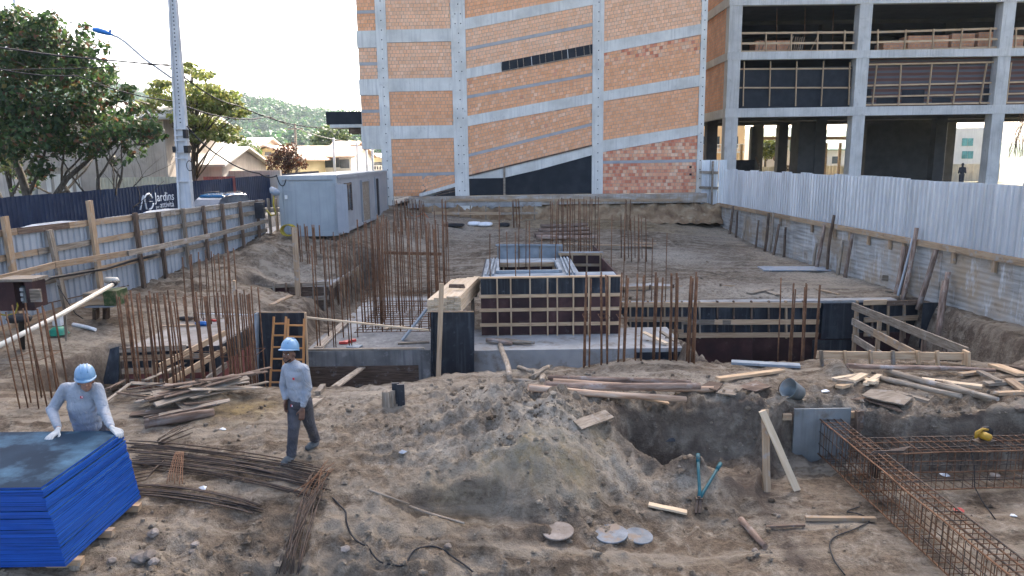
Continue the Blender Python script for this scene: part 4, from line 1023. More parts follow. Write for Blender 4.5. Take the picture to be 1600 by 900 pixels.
# hanging bundle of wires at the right edge
mb = MB()
for j in range(26):
    a = at(1598 + rng.uniform(-8, 20), 180 + rng.uniform(-5, 10), GY0 - 1.5 + rng.uniform(-.4, .4)); b = at(1585 + rng.uniform(-12, 14), 246 + rng.uniform(-14, 4), GY0 - 1.5 + rng.uniform(-.5, .5))
    mid = (a + b) / 2 + Vector((rng.uniform(-.5, .1), 0, rng.uniform(0, .4))); mb.tube([a, mid, b], .012, 4)
tag(mb.build("wire_bundle", m_rust), "brown bundle of hanging wires at the right end of the concrete frame building", "wires")
# ---- beyond the open ground floor: what daylight shows behind
def house_box(name, label, x0, x1, y0, y1, z0, z1, mat, group=None):
    t = thing(name, label, "building", ((x0 + x1) / 2, y0, z0), group)
    mb = MB(); mb.box(((x0 + x1) / 2, (y0 + y1) / 2, (z0 + z1) / 2), (x1 - x0, y1 - y0, z1 - z0)); mb.build("wall", mat, t); return t
YF = 92.0
t = house_box("peach_house", "peach coloured house with balcony seen through the open ground floor", at(1085, 230, YF).x, at(1163, 230, YF).x, YF, YF + 8, 1.2, 9, m_peach)
for px in (1095, 1118, 1147):
    p = at(px, 222, YF - .05); mb = MB(); mb.box((p.x, YF - .03, p.z), (1.0, .08, 1.4)); w = mb.build("window", m_glass, t)
    mb = MB(); mb.box((p.x, YF - .06, p.z - .75), (1.3, .12, .1)); mb.build("sill", m_whitewall, w)
p0, p1 = at(1085, 231, YF - 1), at(1163, 231, YF - 1)
mb = MB(); mb.box(((p0.x + p1.x) / 2, YF - .6, p0.z - .6), (p1.x - p0.x, 1.2, .18)); 
mb.build("balcony", m_whitewall, t)
for j in range(16):
    x = p0.x + (p1.x - p0.x) * j / 15; mb = MB(); mb.box((x, YF - 1.1, p0.z - .1), (.07, .07, .82)); mb.build("baluster", m_whitewall, t)
mb = MB(); mb.box(((p0.x + p1.x) / 2, YF - 1.1, p0.z + .36), (p1.x - p0.x, .12, .1)); mb.build("handrail", m_whitewall, t)
t = house_box("white_hall", "long white hall with a round sign seen between the ground floor columns", at(1180, 245, YF + 6).x, at(1262, 245, YF + 6).x, YF + 6, YF + 14, 1.2, at(1200, 243, YF + 6).z + 2.2, m_whitewall)
p = at(1214, 246.5, YF + 5.9); mb = MB(); mb.lathe([(.55, 0), (.55, .06)], Matrix.Translation((p.x, YF + 5.96, p.z)) @ Matrix.Rotation(R(90), 4, 'X'), 20); mb.build("round_sign", m_woodd, t)
mb = MB(); mb.beam((p.x - .2, YF + 5.88, p.z - .25), (p.x + .15, YF + 5.88, p.z + .3), .03, .1); mb.beam((p.x - .1, YF + 5.87, p.z), (p.x + .25, YF + 5.87, p.z - .2), .03, .09); mb.build("sign_mark", m_letter, t)
t = house_box("green_roof_hall", "low white building with green sloping roof behind the ground floor columns", at(1268, 240, YF).x, at(1330, 240, YF).x, YF, YF + 10, 1.2, at(1300, 235, YF).z, m_whitewall)
x0, x1 = at(1262, 240, YF).x, at(1334, 240, YF).x; z0 = at(1300, 235, YF).z
m_greenroof = M("roof_green", grad3((.16, .26, .21), .85, 1.15), .7, 2, None, .2, 8, rand=0)
mb = MB(); mb.prism([(x0, YF - .4, z0), (x0, YF - .4, z0 + .15), (x0, YF + 5, z0 + 2.2), (x0, YF + 10.4, z0 + .15), (x0, YF + 10.4, z0)], (x1 - x0, 0, 0)); mb.build("roof", m_greenroof, t)
for px in (1287, 1305):
    p = at(px, 250, YF); mb = MB(); mb.box((p.x, YF - .02, p.z), (.8, .08, .9)); mb.build("window", m_glass, t)
t = house_box("glazed_block", "pale block with rows of teal windows seen past the right-hand columns", at(1462, 240, YF).x, at(1535, 240, YF).x, YF, YF + 8, 1.2, at(1500, 200, YF).z, m_whitewall)
m_tealgl = M("glass_teal", grad3((.10, .30, .29)), .15, 2, None, 0, rand=.1, spec=.6)
for r_ in range(2):
    for px in (1472, 1481, 1507, 1516):
        p = at(px, 222 + r_ * 20, YF); mb = MB(); mb.box((p.x, YF - .03, p.z), (.65, .1, .95)); mb.build("window", m_tealgl, t)
t = thing("street_hoarding", "pale timber hoarding along the far street behind the open ground floor", "fence", (at(1300, 260, 72).x, 72, 1.3))
x = at(1180, 260, 72).x
while x < at(1560, 260, 72).x:
    mb = MB(); mb.box((x, 72, 1.3 + .9), (.36, .05, 1.75 + rng.uniform(-.05, .05))); mb.build("board", m_cream, t); x += .38
for px in (1100, 1113, 1158, 1290, 1312, 1470, 1545):
    mb = MB(); mb.box((at(px, 240, 70.5).x, 70.5, 3.2), (.22, .22, 4.2)); o = mb.build("timber_post", m_pine2, cf)
for (a, b) in ((1182, 1262), (1265, 1325)):
    mb = MB(); mb.beam(at(a, 216, 70.2), at(b, 216, 70.2), .2, .3); mb.build("timber_lintel", m_pine2, cf)
mb = MB(); mb.beam(at(1181, 245, 58), at(1189, 264, 58), .12, .14); mb.build("leaning_prop", m_woodd, cf)
mb = MB()
for a, b in (((1222, 259), (1233, 259)), ((1222, 266), (1233, 266)), ((1222, 259), (1222, 266)), ((1233, 259), (1233, 266)), ((1222, 259), (1233, 266)), ((1233, 259), (1222, 266))): mb.beam(at(*a, 71.9), at(*b, 71.9), .05, .1)
mb.build("gate_frame", m_woodd, t)
band_tree("street_tree", "bushy yellow-green street tree seen through the open ground floor", at(1192, 262, 80).to_tuple()[:2] + (1.3,),
          [(1190, 228, 1.1), (1200, 224, 1.2), (1212, 226, 1.1), (1205, 234, 1.1), (1192, 238, .9), (1216, 236, .8), (1222, 228, .7)], 80, [(.14, .17, .035), (.18, .19, .05), (.10, .13, .03)], 2200, .3, 41, 1.0, .8, trunk=.14)
# ------------------------------------------------------------------ corrugated fences
def corr_sheet(name, a, b, z0a, z0b, z1a, z1b, pitch, amp, mat, parent, shape='sine', thick=0):
    """one metal sheet between plan points a and b: folded profile, real ribs"""
    a, b = Vector((a[0], a[1], 0)), Vector((b[0], b[1], 0)); d = b - a; L = d.length; d.normalize(); n = Vector((-d.y, d.x, 0))
    k = max(1, round(L / pitch)); pr = []
    for i in range(k):
        for (f, h) in (((0, 0), (.25, .7), (.5, 1), (.75, .7)) if shape == 'sine' else ((0, 0), (.42, 0), (.52, 1), (.88, 1))):
            pr.append(((i + f) / k, h))
    pr.append((1, 0)); vs = []; fs = []
    for t, h in pr:
        p = a + d * L * t + n * amp * (h - .5)
        vs += [(p.x, p.y, z0a + (z0b - z0a) * t), (p.x, p.y, z1a + (z1b - z1a) * t)]
    for i in range(len(pr) - 1): fs.append((2 * i, 2 * i + 2, 2 * i + 3, 2 * i + 1))
    mb = MB(); mb.add(vs, fs, smooth=(shape == 'sine')); return mb.build(name, mat, parent)
# --- left timber fence with grey sheets
lf = thing("timber_sheet_fence", "timber framed fence of grey corrugated sheets along the left side of the site", "fence", (fenceL(20), 20, .3))
FT = 2.66
y = 11.5; i = 0
while y < 29.3:
    y1 = min(y + 1.02, 29.4); tp = FT + rng.uniform(-.05, -.01)
    corr_sheet("metal_sheet", (fenceL(y), y), (fenceL(y1), y1), .0 + .02 * (y - 12), .0 + .02 * (y1 - 12), tp, tp, .2, .04, m_galv, lf, 'trap'); y = y1; i += 1
def lfp(y, z, off=.07): return Vector((fenceL(y) + off, y, z))
def y_at_px(px):
    lo, hi = 8., 40.
    for _ in range(40):
        m = (lo + hi) / 2
        p = Vector((fenceL(m), m, 2.0)); q = ray(px, 420); s = q[0] / q[1]
        if p.x / p.y < s: lo = m
        else: hi = m
    return lo
segs = [11.5, 13.6, 16.4, 17.6, 19.2, 21.9, 23.4, 25.2, 26.8, 28.2, 29.4]
for j in range(len(segs) - 1):
    mt = m_pine2 if j in (0, 1, 2, 4) else m_wood
    if j == 3: mt = m_woodd
    plank("top_rail", lfp(segs[j] + .01, FT - .06), lfp(segs[j + 1] - .01, FT - .06), .05, .16, mt, lf)
for zz, cut in ((2.02, [11.5, 15, 18.1, 19.9, 22, 25, 29.4]), (1.22, [11.5, 14.4, 18, 20, 22.1, 25.5, 29.4])):
    for j in range(len(cut) - 1):
        z0, z1 = zz + .02 * (cut[j] - 18), zz + .02 * (cut[j + 1] - 18)
        plank("mid_rail", lfp(cut[j] + .01, z0, .075), lfp(cut[j + 1] - .01, z1, .075), .05, .15, m_pine2 if j in (0, 1, 3) else m_wood, lf)
plank("base_rail", lfp(12, .12, .08), lfp(19.6, .42, .08), .05, .2, m_pine2, lf)
plank("outer_cap", lfp(20.6, FT + .01, .03), lfp(29.3, FT + .035, .03), .07, .035, m_concl, lf)
for (px, topz, w, mt, lean) in [(8, 3.0, .18, m_pine2, .05), (75, 2.55, .17, m_wood, .22), (143, 3.22, .2, m_pine2, .05), (212, 2.74, .16, m_woodd, .04), (249, 2.70, .13, m_woodd, .03), (287, 2.72, .14, m_wood, .03), (319, 2.72, .13, m_woodd, .03), (349, 2.73, .14, m_woodd, .02), (377, 2.73, .13, m_woodd, .02), (403, 2.72, .13, m_woodd, .02), (421, 2.74, .13, m_wood, .02), (432, 2.7, .13, m_pine2, .02)]:
    yy = y_at_px(px); gzv = gz(fenceL(yy) + .3, yy)
    plank("post", Vector((fenceL(yy) + .16 + lean, yy, gzv - .2)), Vector((fenceL(yy) + .16, yy, topz)), w, .09, mt, lf, up=(1, 0, 0))
# long brace rails standing off the posts
plank("brace_rail", at(-40, 446, 15.2), at(86, 414, 17.35), .06, .16, m_pine2, lf)
plank("brace_rail", at(86, 414, 17.33), at(203, 395, 20.4), .06, .16, m_pine2, lf)
plank("brace_rail", at(200, 396, 20.2), at(330, 368, 24.4), .06, .16, m_wood, lf)
plank("brace_rail", at(328, 369, 24.3), at(418, 345, 28.6), .06, .15, m_wood, lf)
for py in (447, 470): plank("wire_batten", at(60, py + 30, 17.8), at(205, py - 2, 21.4), .02, .03, m_woodd, lf)
# --- navy hoarding across the street with painted logo
Hd0, Hd1 = Vector((-18.6, 26, 0)), Vector((-14.9, 46, 0))
hd = (Hd1 - Hd0).normalized(); hn = Vector((hd.y, -hd.x, 0))
def hpt(s): return Hd0 + hd * s
HL = (Hd1 - Hd0).length
def htop(s): return 3.05 + .40 * s / HL
nh = thing("navy_hoarding", "dark navy corrugated hoarding with white lettering across the street", "fence", tuple(hpt(8)))
s = -8.0
while s < HL + 5:
    e = s + 1.04; j = rng.uniform(-.02, .02)
    corr_sheet("metal_sheet", hpt(s)[:2], hpt(e)[:2], htop(s) - 2.3, htop(e) - 2.3, htop(s) + j, htop(e) + j, .208, .035, m_navy, nh, 'trap'); s = e
def hhit(px, py):
    r = Vector(ray(px, py)); t = (Hd0 - Vector((0, 0, 0))).dot(hn) / r.dot(hn)
    p = r * t; return (p - Hd0).dot(hd), CZ + p.z
HM = Matrix((hd, Vector((0, 0, 1)), hn)).transposed().to_4x4()
def hframe(s, z, off=.03):
    m = HM.copy(); p = hpt(s) + hn * off; m.translation = (p.x, p.y, z); return m
def text_mesh(name, body, m, size, width, mat, parent, ext=.004):
    cu = bpy.data.curves.new(name, 'FONT'); cu.body = body; cu.size = size; cu.extrude = ext; cu.resolution_u = 3
    to = bpy.data.objects.new("tmp_text", cu); COL.objects.link(to)
    bpy.context.view_layer.update()
    me = bpy.data.meshes.new_from_object(to.evaluated_get(bpy.context.evaluated_depsgraph_get()))
    bpy.data.objects.remove(to); bpy.data.curves.remove(cu)
    xs_ = [v.co.x for v in me.vertices]; k = width / (max(xs_) - min(xs_)); x0 = min(xs_)
    for v in me.vertices: v.co.x = (v.co.x - x0) * k
    me.materials.clear(); me.materials.append(mat)
    return link(name, me, None, m, parent)
s0, z0 = hhit(241, 315); s1, z1 = hhit(271, 310)
text_mesh("lettering_jardins", "Jardins", hframe(s0, z0, .03), (hhit(241, 300)[1] - hhit(241, 315)[1]) * 1.35, s1 - s0, m_letter, nh)
s0, z0 = hhit(250, 324.5); s1, _ = hhit(271, 320)
text_mesh("lettering_attivita", "attività", hframe(s0, z0, .03), (hhit(241, 311)[1] - hhit(241, 322)[1]) * 1.2, s1 - s0, m_letter, nh)
s0, z0 = hhit(243.2, 325.5); s1, _ = hhit(248.6, 325)
text_mesh("lettering_por", "por", hframe(s0, z0, .03), (hhit(241, 319)[1] - hhit(241, 325)[1]) * 1.15, s1 - s0, m_letter, nh)
mb = MB()
def hp(px, py, off=.04):
    a, b = hhit(px, py); p = hpt(a) + hn * off; return Vector((p.x, p.y, b))
mb.beam(hp(218, 328), hp(222.5, 305), .012, .075, up=tuple(hn)); mb.beam(hp(222.5, 305), hp(228, 327), .012, .085, up=tuple(hn))
c = hp(231.5, 315); ax = hd; 
arc = []
for k in range(13):
    t = R(35 + 145 * k / 12 - 10); arc.append(c + ax * .30 * math.cos(t) + Vector((0, 0, 1)) * .36 * math.sin(t) * 1.0)
mb.tube(arc, .04, 4)
arc = [c + ax * .30 * math.cos(R(-95 + 80 * k / 8)) + Vector((0, 0, 1)) * .36 * math.sin(R(-95 + 80 * k / 8)) for k in range(9)]
mb.tube(arc, .045, 4); mb.beam(c + ax * -.02, c + ax * .26, .012, .06, up=tuple(hn))
mb.build("logo_emblem", m_letter, nh)

# ------------------------------------------------------------------ utility pole with lamp, cables
pb = at(290, 330, 29.0); pb.z = 1.1
up_ = thing("utility_pole", "tall tapered grey concrete utility pole with street lamp arm", "utility pole", pb)
ptop = at(268, -30, 29.0)
def pole_pt(t): return pb.lerp(ptop, t)
mb = MB()
H = ptop.z - pb.z
for sx in (-1, 1):
    vs = []; 
    for t in (0, 1):
        w = .30 * (1 - t) + .15 * t; q = pole_pt(t)
        x0, x1 = (sx * w, sx * (w - .075))
        for (x, yy) in ((x0, -.14), (x1, -.14), (x1, .14), (x0, .14)): vs.append((q.x + x, q.y + yy * (1 - .4 * t), q.z))
    mb.add(vs, [(0, 1, 2, 3), (7, 6, 5, 4), (0, 4, 5, 1), (1, 5, 6, 2), (2, 6, 7, 3), (3, 7, 4, 0)])
mb.build("pole_flange", m_polec, up_)
mb = MB(); k = 15
q0, q1 = pole_pt(0), pole_pt(1)
vs = [(q0.x - .23, q0.y - .03, q0.z), (q0.x + .23, q0.y - .03, q0.z), (q0.x + .23, q0.y + .03, q0.z), (q0.x - .23, q0.y + .03, q0.z), (q1.x - .08, q1.y - .03, q1.z), (q1.x + .08, q1.y - .03, q1.z), (q1.x + .08, q1.y + .03, q1.z), (q1.x - .08, q1.y + .03, q1.z)]
mb.add(vs, [(0, 1, 2, 3), (7, 6, 5, 4), (0, 4, 5, 1), (1, 5, 6, 2), (2, 6, 7, 3), (3, 7, 4, 0)]); mb.build("pole_web", m_polec, up_)
hl = MB()
for i in range(34):
    t = .47 + .5 * i / 34; q = pole_pt(t); hl.box((q.x, q.y - .033, q.z), (.045, .012, .045))
o = hl.build("pole_holes", m_dark, up_); o["kind"] = "stuff"
for t in (.12, .24, .33, .355, .40, .42, .445):
    q = pole_pt(t); w = .62 - .3 * t; mb = MB(); mb.box((q.x, q.y, q.z), (w, .3 - .1 * t, .05)); mb.build("pole_band", m_polec, up_)
for (t, dx, sz) in ((.365, .24, (.16, .3, .28)), (.365, -.26, (.1, .2, .24)), (.425, .21, (.13, .22, .34))):
    q = pole_pt(t); mb = MB(); mb.box((q.x + dx, q.y - .1, q.z), sz); mb.build("junction_box", m_rubber, up_)
q = pole_pt(.30); mb = MB(); mb.tube([(q.x + .3 + .12 * math.cos(a), q.y - .12, q.z + .2 * math.sin(a)) for a in [i * 6.283 / 14 for i in range(15)]], .018, 5); mb.build("cable_coil", m_rubber, up_)
arm0 = at(268, 122, 28.8); arm1 = at(180, 58, 28.2); 
mb = MB(); mb.tube([arm0, arm0.lerp(arm1, .5) + Vector((0, 0, -.02)), at(196, 66, 28.3), at(184, 58, 28.2), at(176, 55, 28.2)], .045, 8); arm = mb.build("lamp_arm", m_polec, up_)
l0, l1 = at(178, 55.5, 28.2), at(144, 46.5, 28.0)
mm, L = bmat(l0, l1); mb = MB()
prof = [(-.5, .05, .04), (-.42, .07, .055), (-.1, .16, .13), (.25, .19, .14), (.45, .14, .09), (.5, .04, .03)]
vs = []; n = 12
for (x, w, h) in prof:
    for j in range(n):
        a = 6.283 * j / n; vs.append(mm @ Vector((x * L, w * math.cos(a), h * math.sin(a) * (1 if math.sin(a) > 0 else .5))))
fs = [(i * n + j, i * n + (j + 1) % n, (i + 1) * n + (j + 1) % n, (i + 1) * n + j) for i in range(len(prof) - 1) for j in range(n)] + [tuple(range(n))[::-1], tuple(range((len(prof) - 1) * n, len(prof) * n))]
mb.add(vs, fs, smooth=True); lamp = mb.build("lamp_head", m_lampb, up_)
mb = MB(); mb.lathe([(.04, 0), (.045, .1), (.02, .12)], mm @ Matrix.Translation((-.3 * L, 0, .06)), 8); mb.build("photocell", m_bluepl, lamp)
def cable(name, label, pts, r=.018, mat=None, sag=.0, cat="cable", group=None):
    P = []
    for i in range(len(pts) - 1):
        a, b = Vector(pts[i]), Vector(pts[i + 1]); n = 10
        for j in range(n + (1 if i == len(pts) - 2 else 0)):
            t = j / n; q = a.lerp(b, t); q.z -= sag * 4 * t * (1 - t); P.append(q)
    mb = MB(); mb.tube(P, r, 5); o = mb.build(name, mat or m_rubber); return tag(o, label, cat, group)
pk = lambda px, py: at(px, py, 29.0)
cable("overhead_cable", "upper dark overhead cable passing in front of the large tree to the pole", [at(-60, 66, 24), at(90, 87, 26.5), pk(268, 103)], .03)
cable("overhead_cable", "thin lower overhead cable crossing the large tree's crown", [at(-60, 110, 24), at(120, 107, 27), pk(271, 100)], .018)
cable("overhead_cable", "drooping overhead cable running through the tree to the pole's middle", [at(-40, 98, 24), at(120, 118, 26), pk(272, 158)], .022, sag=.15)
cable("overhead_cable", "overhead cable falling from the pole towards the black canopy", [pk(276, 110), at(372, 165, 36), at(505, 200, 43)], .03, sag=.25)
cable("overhead_cable", "slack overhead cable between pole and the far street poles", [pk(276, 160), at(420, 182, 40), at(560, 222, 60)], .028, sag=.35)
cable("service_cable", "black service cable sagging from the pole box to the container office", [at(292, 197, 28.9), at(345, 245, 29.2), at(405, 271, 29.4), at(433, 274, 29.4)], .03, sag=.12)
cable("container_cable", "thin black wire looped along the container office wall", [at(432, 274, 28.9), at(440, 290, 28.85), at(447, 280, 28.8)], .02, sag=.1)
# ------------------------------------------------------------------ cars parked on the street
def car(label, loc, yaw, col, roofrails=True, win_white=False, L=4.2, Hh=1.52):
    t = thing("parked_car", label, "car", loc, "cars parked behind the timber fence")
    pm = paint("car_paint", col); m0 = Matrix.Translation(Vector(loc)) @ Matrix.Rotation(yaw, 4, 'Z')
    def loft(secs, name, mat, parent):
        mb = MB(); n = len(secs[0]); vs = [m0 @ Vector(p) for s_ in secs for p in s_]
        fs = [(i * n + j, i * n + (j + 1) % n, (i + 1) * n + (j + 1) % n, (i + 1) * n + j) for i in range(len(secs) - 1) for j in range(n)]
        mb.add(vs, fs + [tuple(range(n))[::-1], tuple(range((len(secs) - 1) * n, len(secs) * n))], smooth=False); return mb.build(name, mat, parent)
    def ring(x, w, z0, z1): return [(x, -w * .94, z0), (x, w * .94, z0), (x, w, (z0 + z1) * .5), (x, w * .93, z1), (x, -w * .93, z1), (x, -w, (z0 + z1) * .5)]
    body = loft([ring(-L / 2, .72, .4, .75), ring(-L * .47, .82, .28, .92), ring(-L * .3, .86, .22, .96), ring(L * .1, .87, .22, .95), ring(L * .36, .84, .25, .86), ring(L * .48, .74, .3, .68)], "body", pm, t)
    def ring2(x, w0, w1, z0, z1): return [(x, -w0, z0), (x, w0, z0), (x, w1, z1), (x, -w1, z1)]
    loft([ring2(-L * .46, .76, .60, .9, .96), ring2(-L * .38, .78, .62, .92, Hh - .12), ring2(-L * .28, .79, .63, .93, Hh - .06), ring2(L * .02, .79, .63, .93, Hh - .06), ring2(L * .12, .79, .6, .92, Hh - .22), ring2(L * .25, .77, .7, .9, .95)], "glass_house", m_glass, t)
    loft([ring2(-L * .40, .60, .52, Hh - .13, Hh - .05), ring2(-L * .30, .65, .56, Hh - .08, Hh), ring2(-L * .05, .65, .57, Hh - .07, Hh + .01), ring2(L * .06, .62, .52, Hh - .11, Hh - .04)], "roof", pm if not win_white else paint("car_roof", (.75, .78, .8)), t)
    for sx in (-1, 1):
        if roofrails:
            mb = MB(); mb.tube([m0 @ Vector((-L * .36, sx * .58, Hh - .06)), m0 @ Vector((-L * .3, sx * .57, Hh + .05)), m0 @ Vector((-L * .02, sx * .57, Hh + .06)), m0 @ Vector((L * .05, sx * .57, Hh - .03))], .018, 5); mb.build("roof_rail", m_rubber, t)
        for x in (-L * .3, L * .3):
            mb = MB(); mb.lathe([(.2, -.1), (.31, -.1), (.32, 0), (.31, .1), (.2, .1)], m0 @ Matrix.Translation((x, sx * .78, .31)) @ Matrix.Rotation(R(90), 4, 'X'), 18); w = mb.build("wheel", m_rubber, t)
            mb = MB(); mb.lathe([(.04, -.11), (.19, -.105), (.19, .105), (.04, .11)], m0 @ Matrix.Translation((x, sx * .78, .31)) @ Matrix.Rotation(R(90), 4, 'X'), 12); mb.build("rim", m_zinc, w)
        mb = MB(); mb.box(m0 @ Vector((L * .455, sx * .55, .66)), (.12, .3, .14), yaw); mb.build("headlight", m_plwhite, t)
        mb = MB(); mb.box(m0 @ Vector((-L * .475, sx * .62, .78)), (.08, .18, .2), yaw); mb.build("tail_light", m_redpl, t)
    return t
hy = math.atan2(1, .18)
p = at(342, 303, 32.5); car("bright blue car with roof rails behind the fence near the utility pole", (p.x - .2, 32.5, p.z - 1.52), hy + R(180), (.03, .17, .34))
p = at(283, 322, 31.0); car("pale blue-white car, only its roof showing left of the utility pole", (p.x - .05, 31.0, p.z - 1.62), hy, (.35, .5, .62), False, True)
p = at(140, 344, 21.3); car("white car, just a sliver of roof above the fence by the tall post", (p.x - .2, 21.3, p.z - 1.53), hy, (.6, .6, .66), False, True)
# ------------------------------------------------------------------ container office
X0, X1, Y0, Y1, Zb, Zt_ = -9.38, -7.02, 29.0, 41.0, 1.22, 3.62
ct = thing("container_office", "long grey site office container with two open doors beside the brick building", "container", ((X0 + X1) / 2, Y0, Zb))
mb = MB(); mb.box(((X0 + X1) / 2, (Y0 + Y1) / 2, (Zb + Zt_) / 2), (X1 - X0 - .06, Y1 - Y0 - .06, Zt_ - Zb - .04)); mb.build("body", m_contshade, ct)
mb = MB(); mb.box(((X0 + X1) / 2 , Y0 + .012, (Zb + Zt_) / 2), (X1 - X0 - .3, .05, Zt_ - Zb - .36)); mb.build("end_panel", m_contn, ct)
for (a, b, w) in [((X0 + .08, Y0, Zb), (X0 + .08, Y0, Zt_), .16), ((X1 - .08, Y0, Zb), (X1 - .08, Y0, Zt_), .16), ((X1 - .08, Y1 - .08, Zb), (X1 - .08, Y1 - .08, Zt_), .16)]:
    mb = MB(); mb.beam(a, b, w, .1); mb.build("corner_post", m_contn, ct)
for z, h in ((Zt_ - .06, .16), (Zb + .08, .2)):
    mb = MB(); mb.box(((X0 + X1) / 2, Y0 - .004, z), (X1 - X0 - .32, .08, h)); mb.build("end_rail", m_contn, ct)
    mb = MB(); mb.box((X1 - .02, (Y0 + Y1) / 2, z), (.08, Y1 - Y0 - .3, h * .7)); mb.build("side_rail", m_contshade, ct)
mb = MB(); mb.box(((X0 + X1) / 2, (Y0 + Y1) / 2, Zt_ + .02), (X1 - X0 - .02, Y1 - Y0 - .02, .035)); mb.build("roof", m_contn, ct)
def cside(pxa, pxb):  # y of a place on the long side from its picture column
    out = []
    for px in (pxa, pxb):
        r = ray(px, 310); out.append(X1 / r[0] * r[1])
    return out
for (a, b, z0, z1, mt, nm) in [(526.5, 532.5, Zb + .12, Zt_ - .32, m_dark, "door"), (539.5, 548.5, Zb + .9, Zt_ - .38, m_glass, "window"), (565, 577, Zb + .12, Zt_ - .36, m_wood, "door"), (587, 592, Zb + .12, Zt_ - .30, m_dark, "door")]:
    y0, y1 = cside(a, b)
    mb = MB(); mb.box((X1 - .015, (y0 + y1) / 2, (z0 + z1) / 2), (.06, y1 - y0, z1 - z0)); d = mb.build(nm, mt, ct)
    for (yy, zz, sy, sz) in ((y0, (z0 + z1) / 2, .07, z1 - z0 + .1), (y1, (z0 + z1) / 2, .07, z1 - z0 + .1), ((y0 + y1) / 2, z1, y1 - y0 - .08, .07)):
        mb = MB(); mb.box((X1 + .01, yy, zz), (.09, sy, sz)); mb.build("frame", m_contshade if nm == "door" else m_woodd, d)
    if nm == "window":
        mb = MB(); mb.box((X1 + .005, (y0 + y1) / 2, (z0 + z1) / 2), (.05, .06, z1 - z0)); mb.build("mullion", m_woodd, d)
y0, y1 = cside(526, 528); mb = MB(); mb.box((X1 + .22, y0 - .05, (Zb + Zt_) / 2 - .1), (.45, .05, 1.95)); mb.build("open_door_leaf", m_contshade, ct)
p = at(447, 308, Y0 - .05); mb = MB(); mb.box((p.x, Y0 - .05, p.z), (.1, .06, .16)); mb.build("socket_box", m_plwhite, ct)
for (x, y) in ((X0 + .5, Y0 + .3), (X1 - .4, Y0 + .3), (X1 - .3, 33), (X1 - .3, 37), (X1 - .3, 40.6), (X0 + .5, 37)):
    z = gz(x, y); mb = MB(); mb.box((x, y, (Zb + z - .3) / 2), (.4, .3, Zb - z + .3)); mb.build("support_block", m_woodd, ct)
# blue drain pipe between container and facade
mb = MB(); p = at(599, 318, 42.3); mb.tube([(p.x, 42.3, p.z - .2), (p.x, 42.3, at(599, 283, 42.3).z)], .16, 12); tag(mb.build("blue_pipe", m_bluepl), "upright blue plastic pipe at the corner of the brick building", "pipe")
# ------------------------------------------------------------------ houses across the street
def gable_house(name, label, x0, x1, y0, y1, z0, zw, zr, wall, roof, axis='x', over=.35, wins=()):
    t = thing(name, label, "house", ((x0 + x1) / 2, y0, z0))
    mb = MB()
    if axis == 'y':   # gable faces the camera
        xm = (x0 + x1) / 2; mb.prism([(x0, y0, z0), (x1, y0, z0), (x1, y0, zw), (xm, y0, zr - .1), (x0, y0, zw)], (0, y1 - y0, 0)); mb.build("wall", wall, t)
        for sx, xe in ((-1, x0), (1, x1)):
            sl = (zr - zw) / (xm - x0); e = xe + sx * over; ze = zw - sl * over
            mb = MB(); mb.prism([(e, y0 - over, ze), (xm + sx * .001, y0 - over, zr), (xm + sx * .001, y0 - over, zr + .14), (e, y0 - over, ze + .14)], (0, y1 - y0 + 2 * over, 0)); mb.build("roof_slope", roof, t)
    else:
        ym = (y0 + y1) / 2; mb.prism([(x0, y0, z0), (x0, y1, z0), (x0, y1, zw), (x0, ym, zr - .1), (x0, y0, zw)], (x1 - x0, 0, 0)); mb.build("wall", wall, t)
        for sy, ye in ((-1, y0), (1, y1)):
            sl = (zr - zw) / (ym - y0); e = ye + sy * over; ze = zw - sl * over
            mb = MB(); mb.prism([(x0 - over, e, ze), (x0 - over, ym + sy * .001, zr), (x0 - over, ym + sy * .001, zr + .14), (x0 - over, e, ze + .14)], (x1 - x0 + 2 * over, 0, 0)); mb.build("roof_slope", roof, t)
    for (wx, wz, ww, wh) in wins:
        mb = MB(); mb.box((wx, y0 - .02, wz), (ww, .08, wh)); w = mb.build("window", m_glass, t)
        mb = MB(); mb.box((wx, y0 - .05, wz - wh / 2 - .04), (ww + .2, .14, .08)); mb.build("sill", m_whitewall, w)
    return t
def xz(px, py, Y): p = at(px, py, Y); return p.x, p.z
# weathered plaster building behind the big tree
Yh = 41.0
t = thing("plaster_building", "weathered grey-beige plaster building behind the large tree", "building", (-27, Yh, .9))
xa, za = xz(-90, 190, Yh); xb, zbb = xz(255, 192, Yh)
mb = MB(); mb.box(((xa + xb) / 2, Yh + 4, (.8 + za) / 2), (xb - xa, 8, za - .8)); mb.build("wall", m_plaster, t)
for (pa, pb_, ya, yb) in [(70, 82, 262, 300), (84, 115, 272, 303), (118, 128, 276, 300)]:
    x0, z1 = xz(pa, ya, Yh - .02); x1, z0 = xz(pb_, yb, Yh - .02); mb = MB(); mb.box(((x0 + x1) / 2, Yh - .03, (z0 + z1) / 2), (x1 - x0, .08, z1 - z0)); mb.build("white_panel", m_whitewall, t)
mb = MB(); x0, z0 = xz(60, 261, Yh); x1, _ = xz(135, 261, Yh); mb.box(((x0 + x1) / 2, Yh - .06, z0), (x1 - x0, .16, .12)); mb.build("lintel_ledge", m_plaster, t)
x0, z0 = xz(-90, 191, Yh - .3); x1, _ = xz(268, 193, Yh - .3)
mb = MB(); mb.prism([(x0, Yh - .5, z0), (x0, Yh - .5, z0 + .12), (x0, Yh + 4, z0 + 1.3), (x0, Yh + 8.4, z0 + .12), (x0, Yh + 8.4, z0)], (x1 - x0, 0, 0)); mb.build("roof", m_tileg, t)
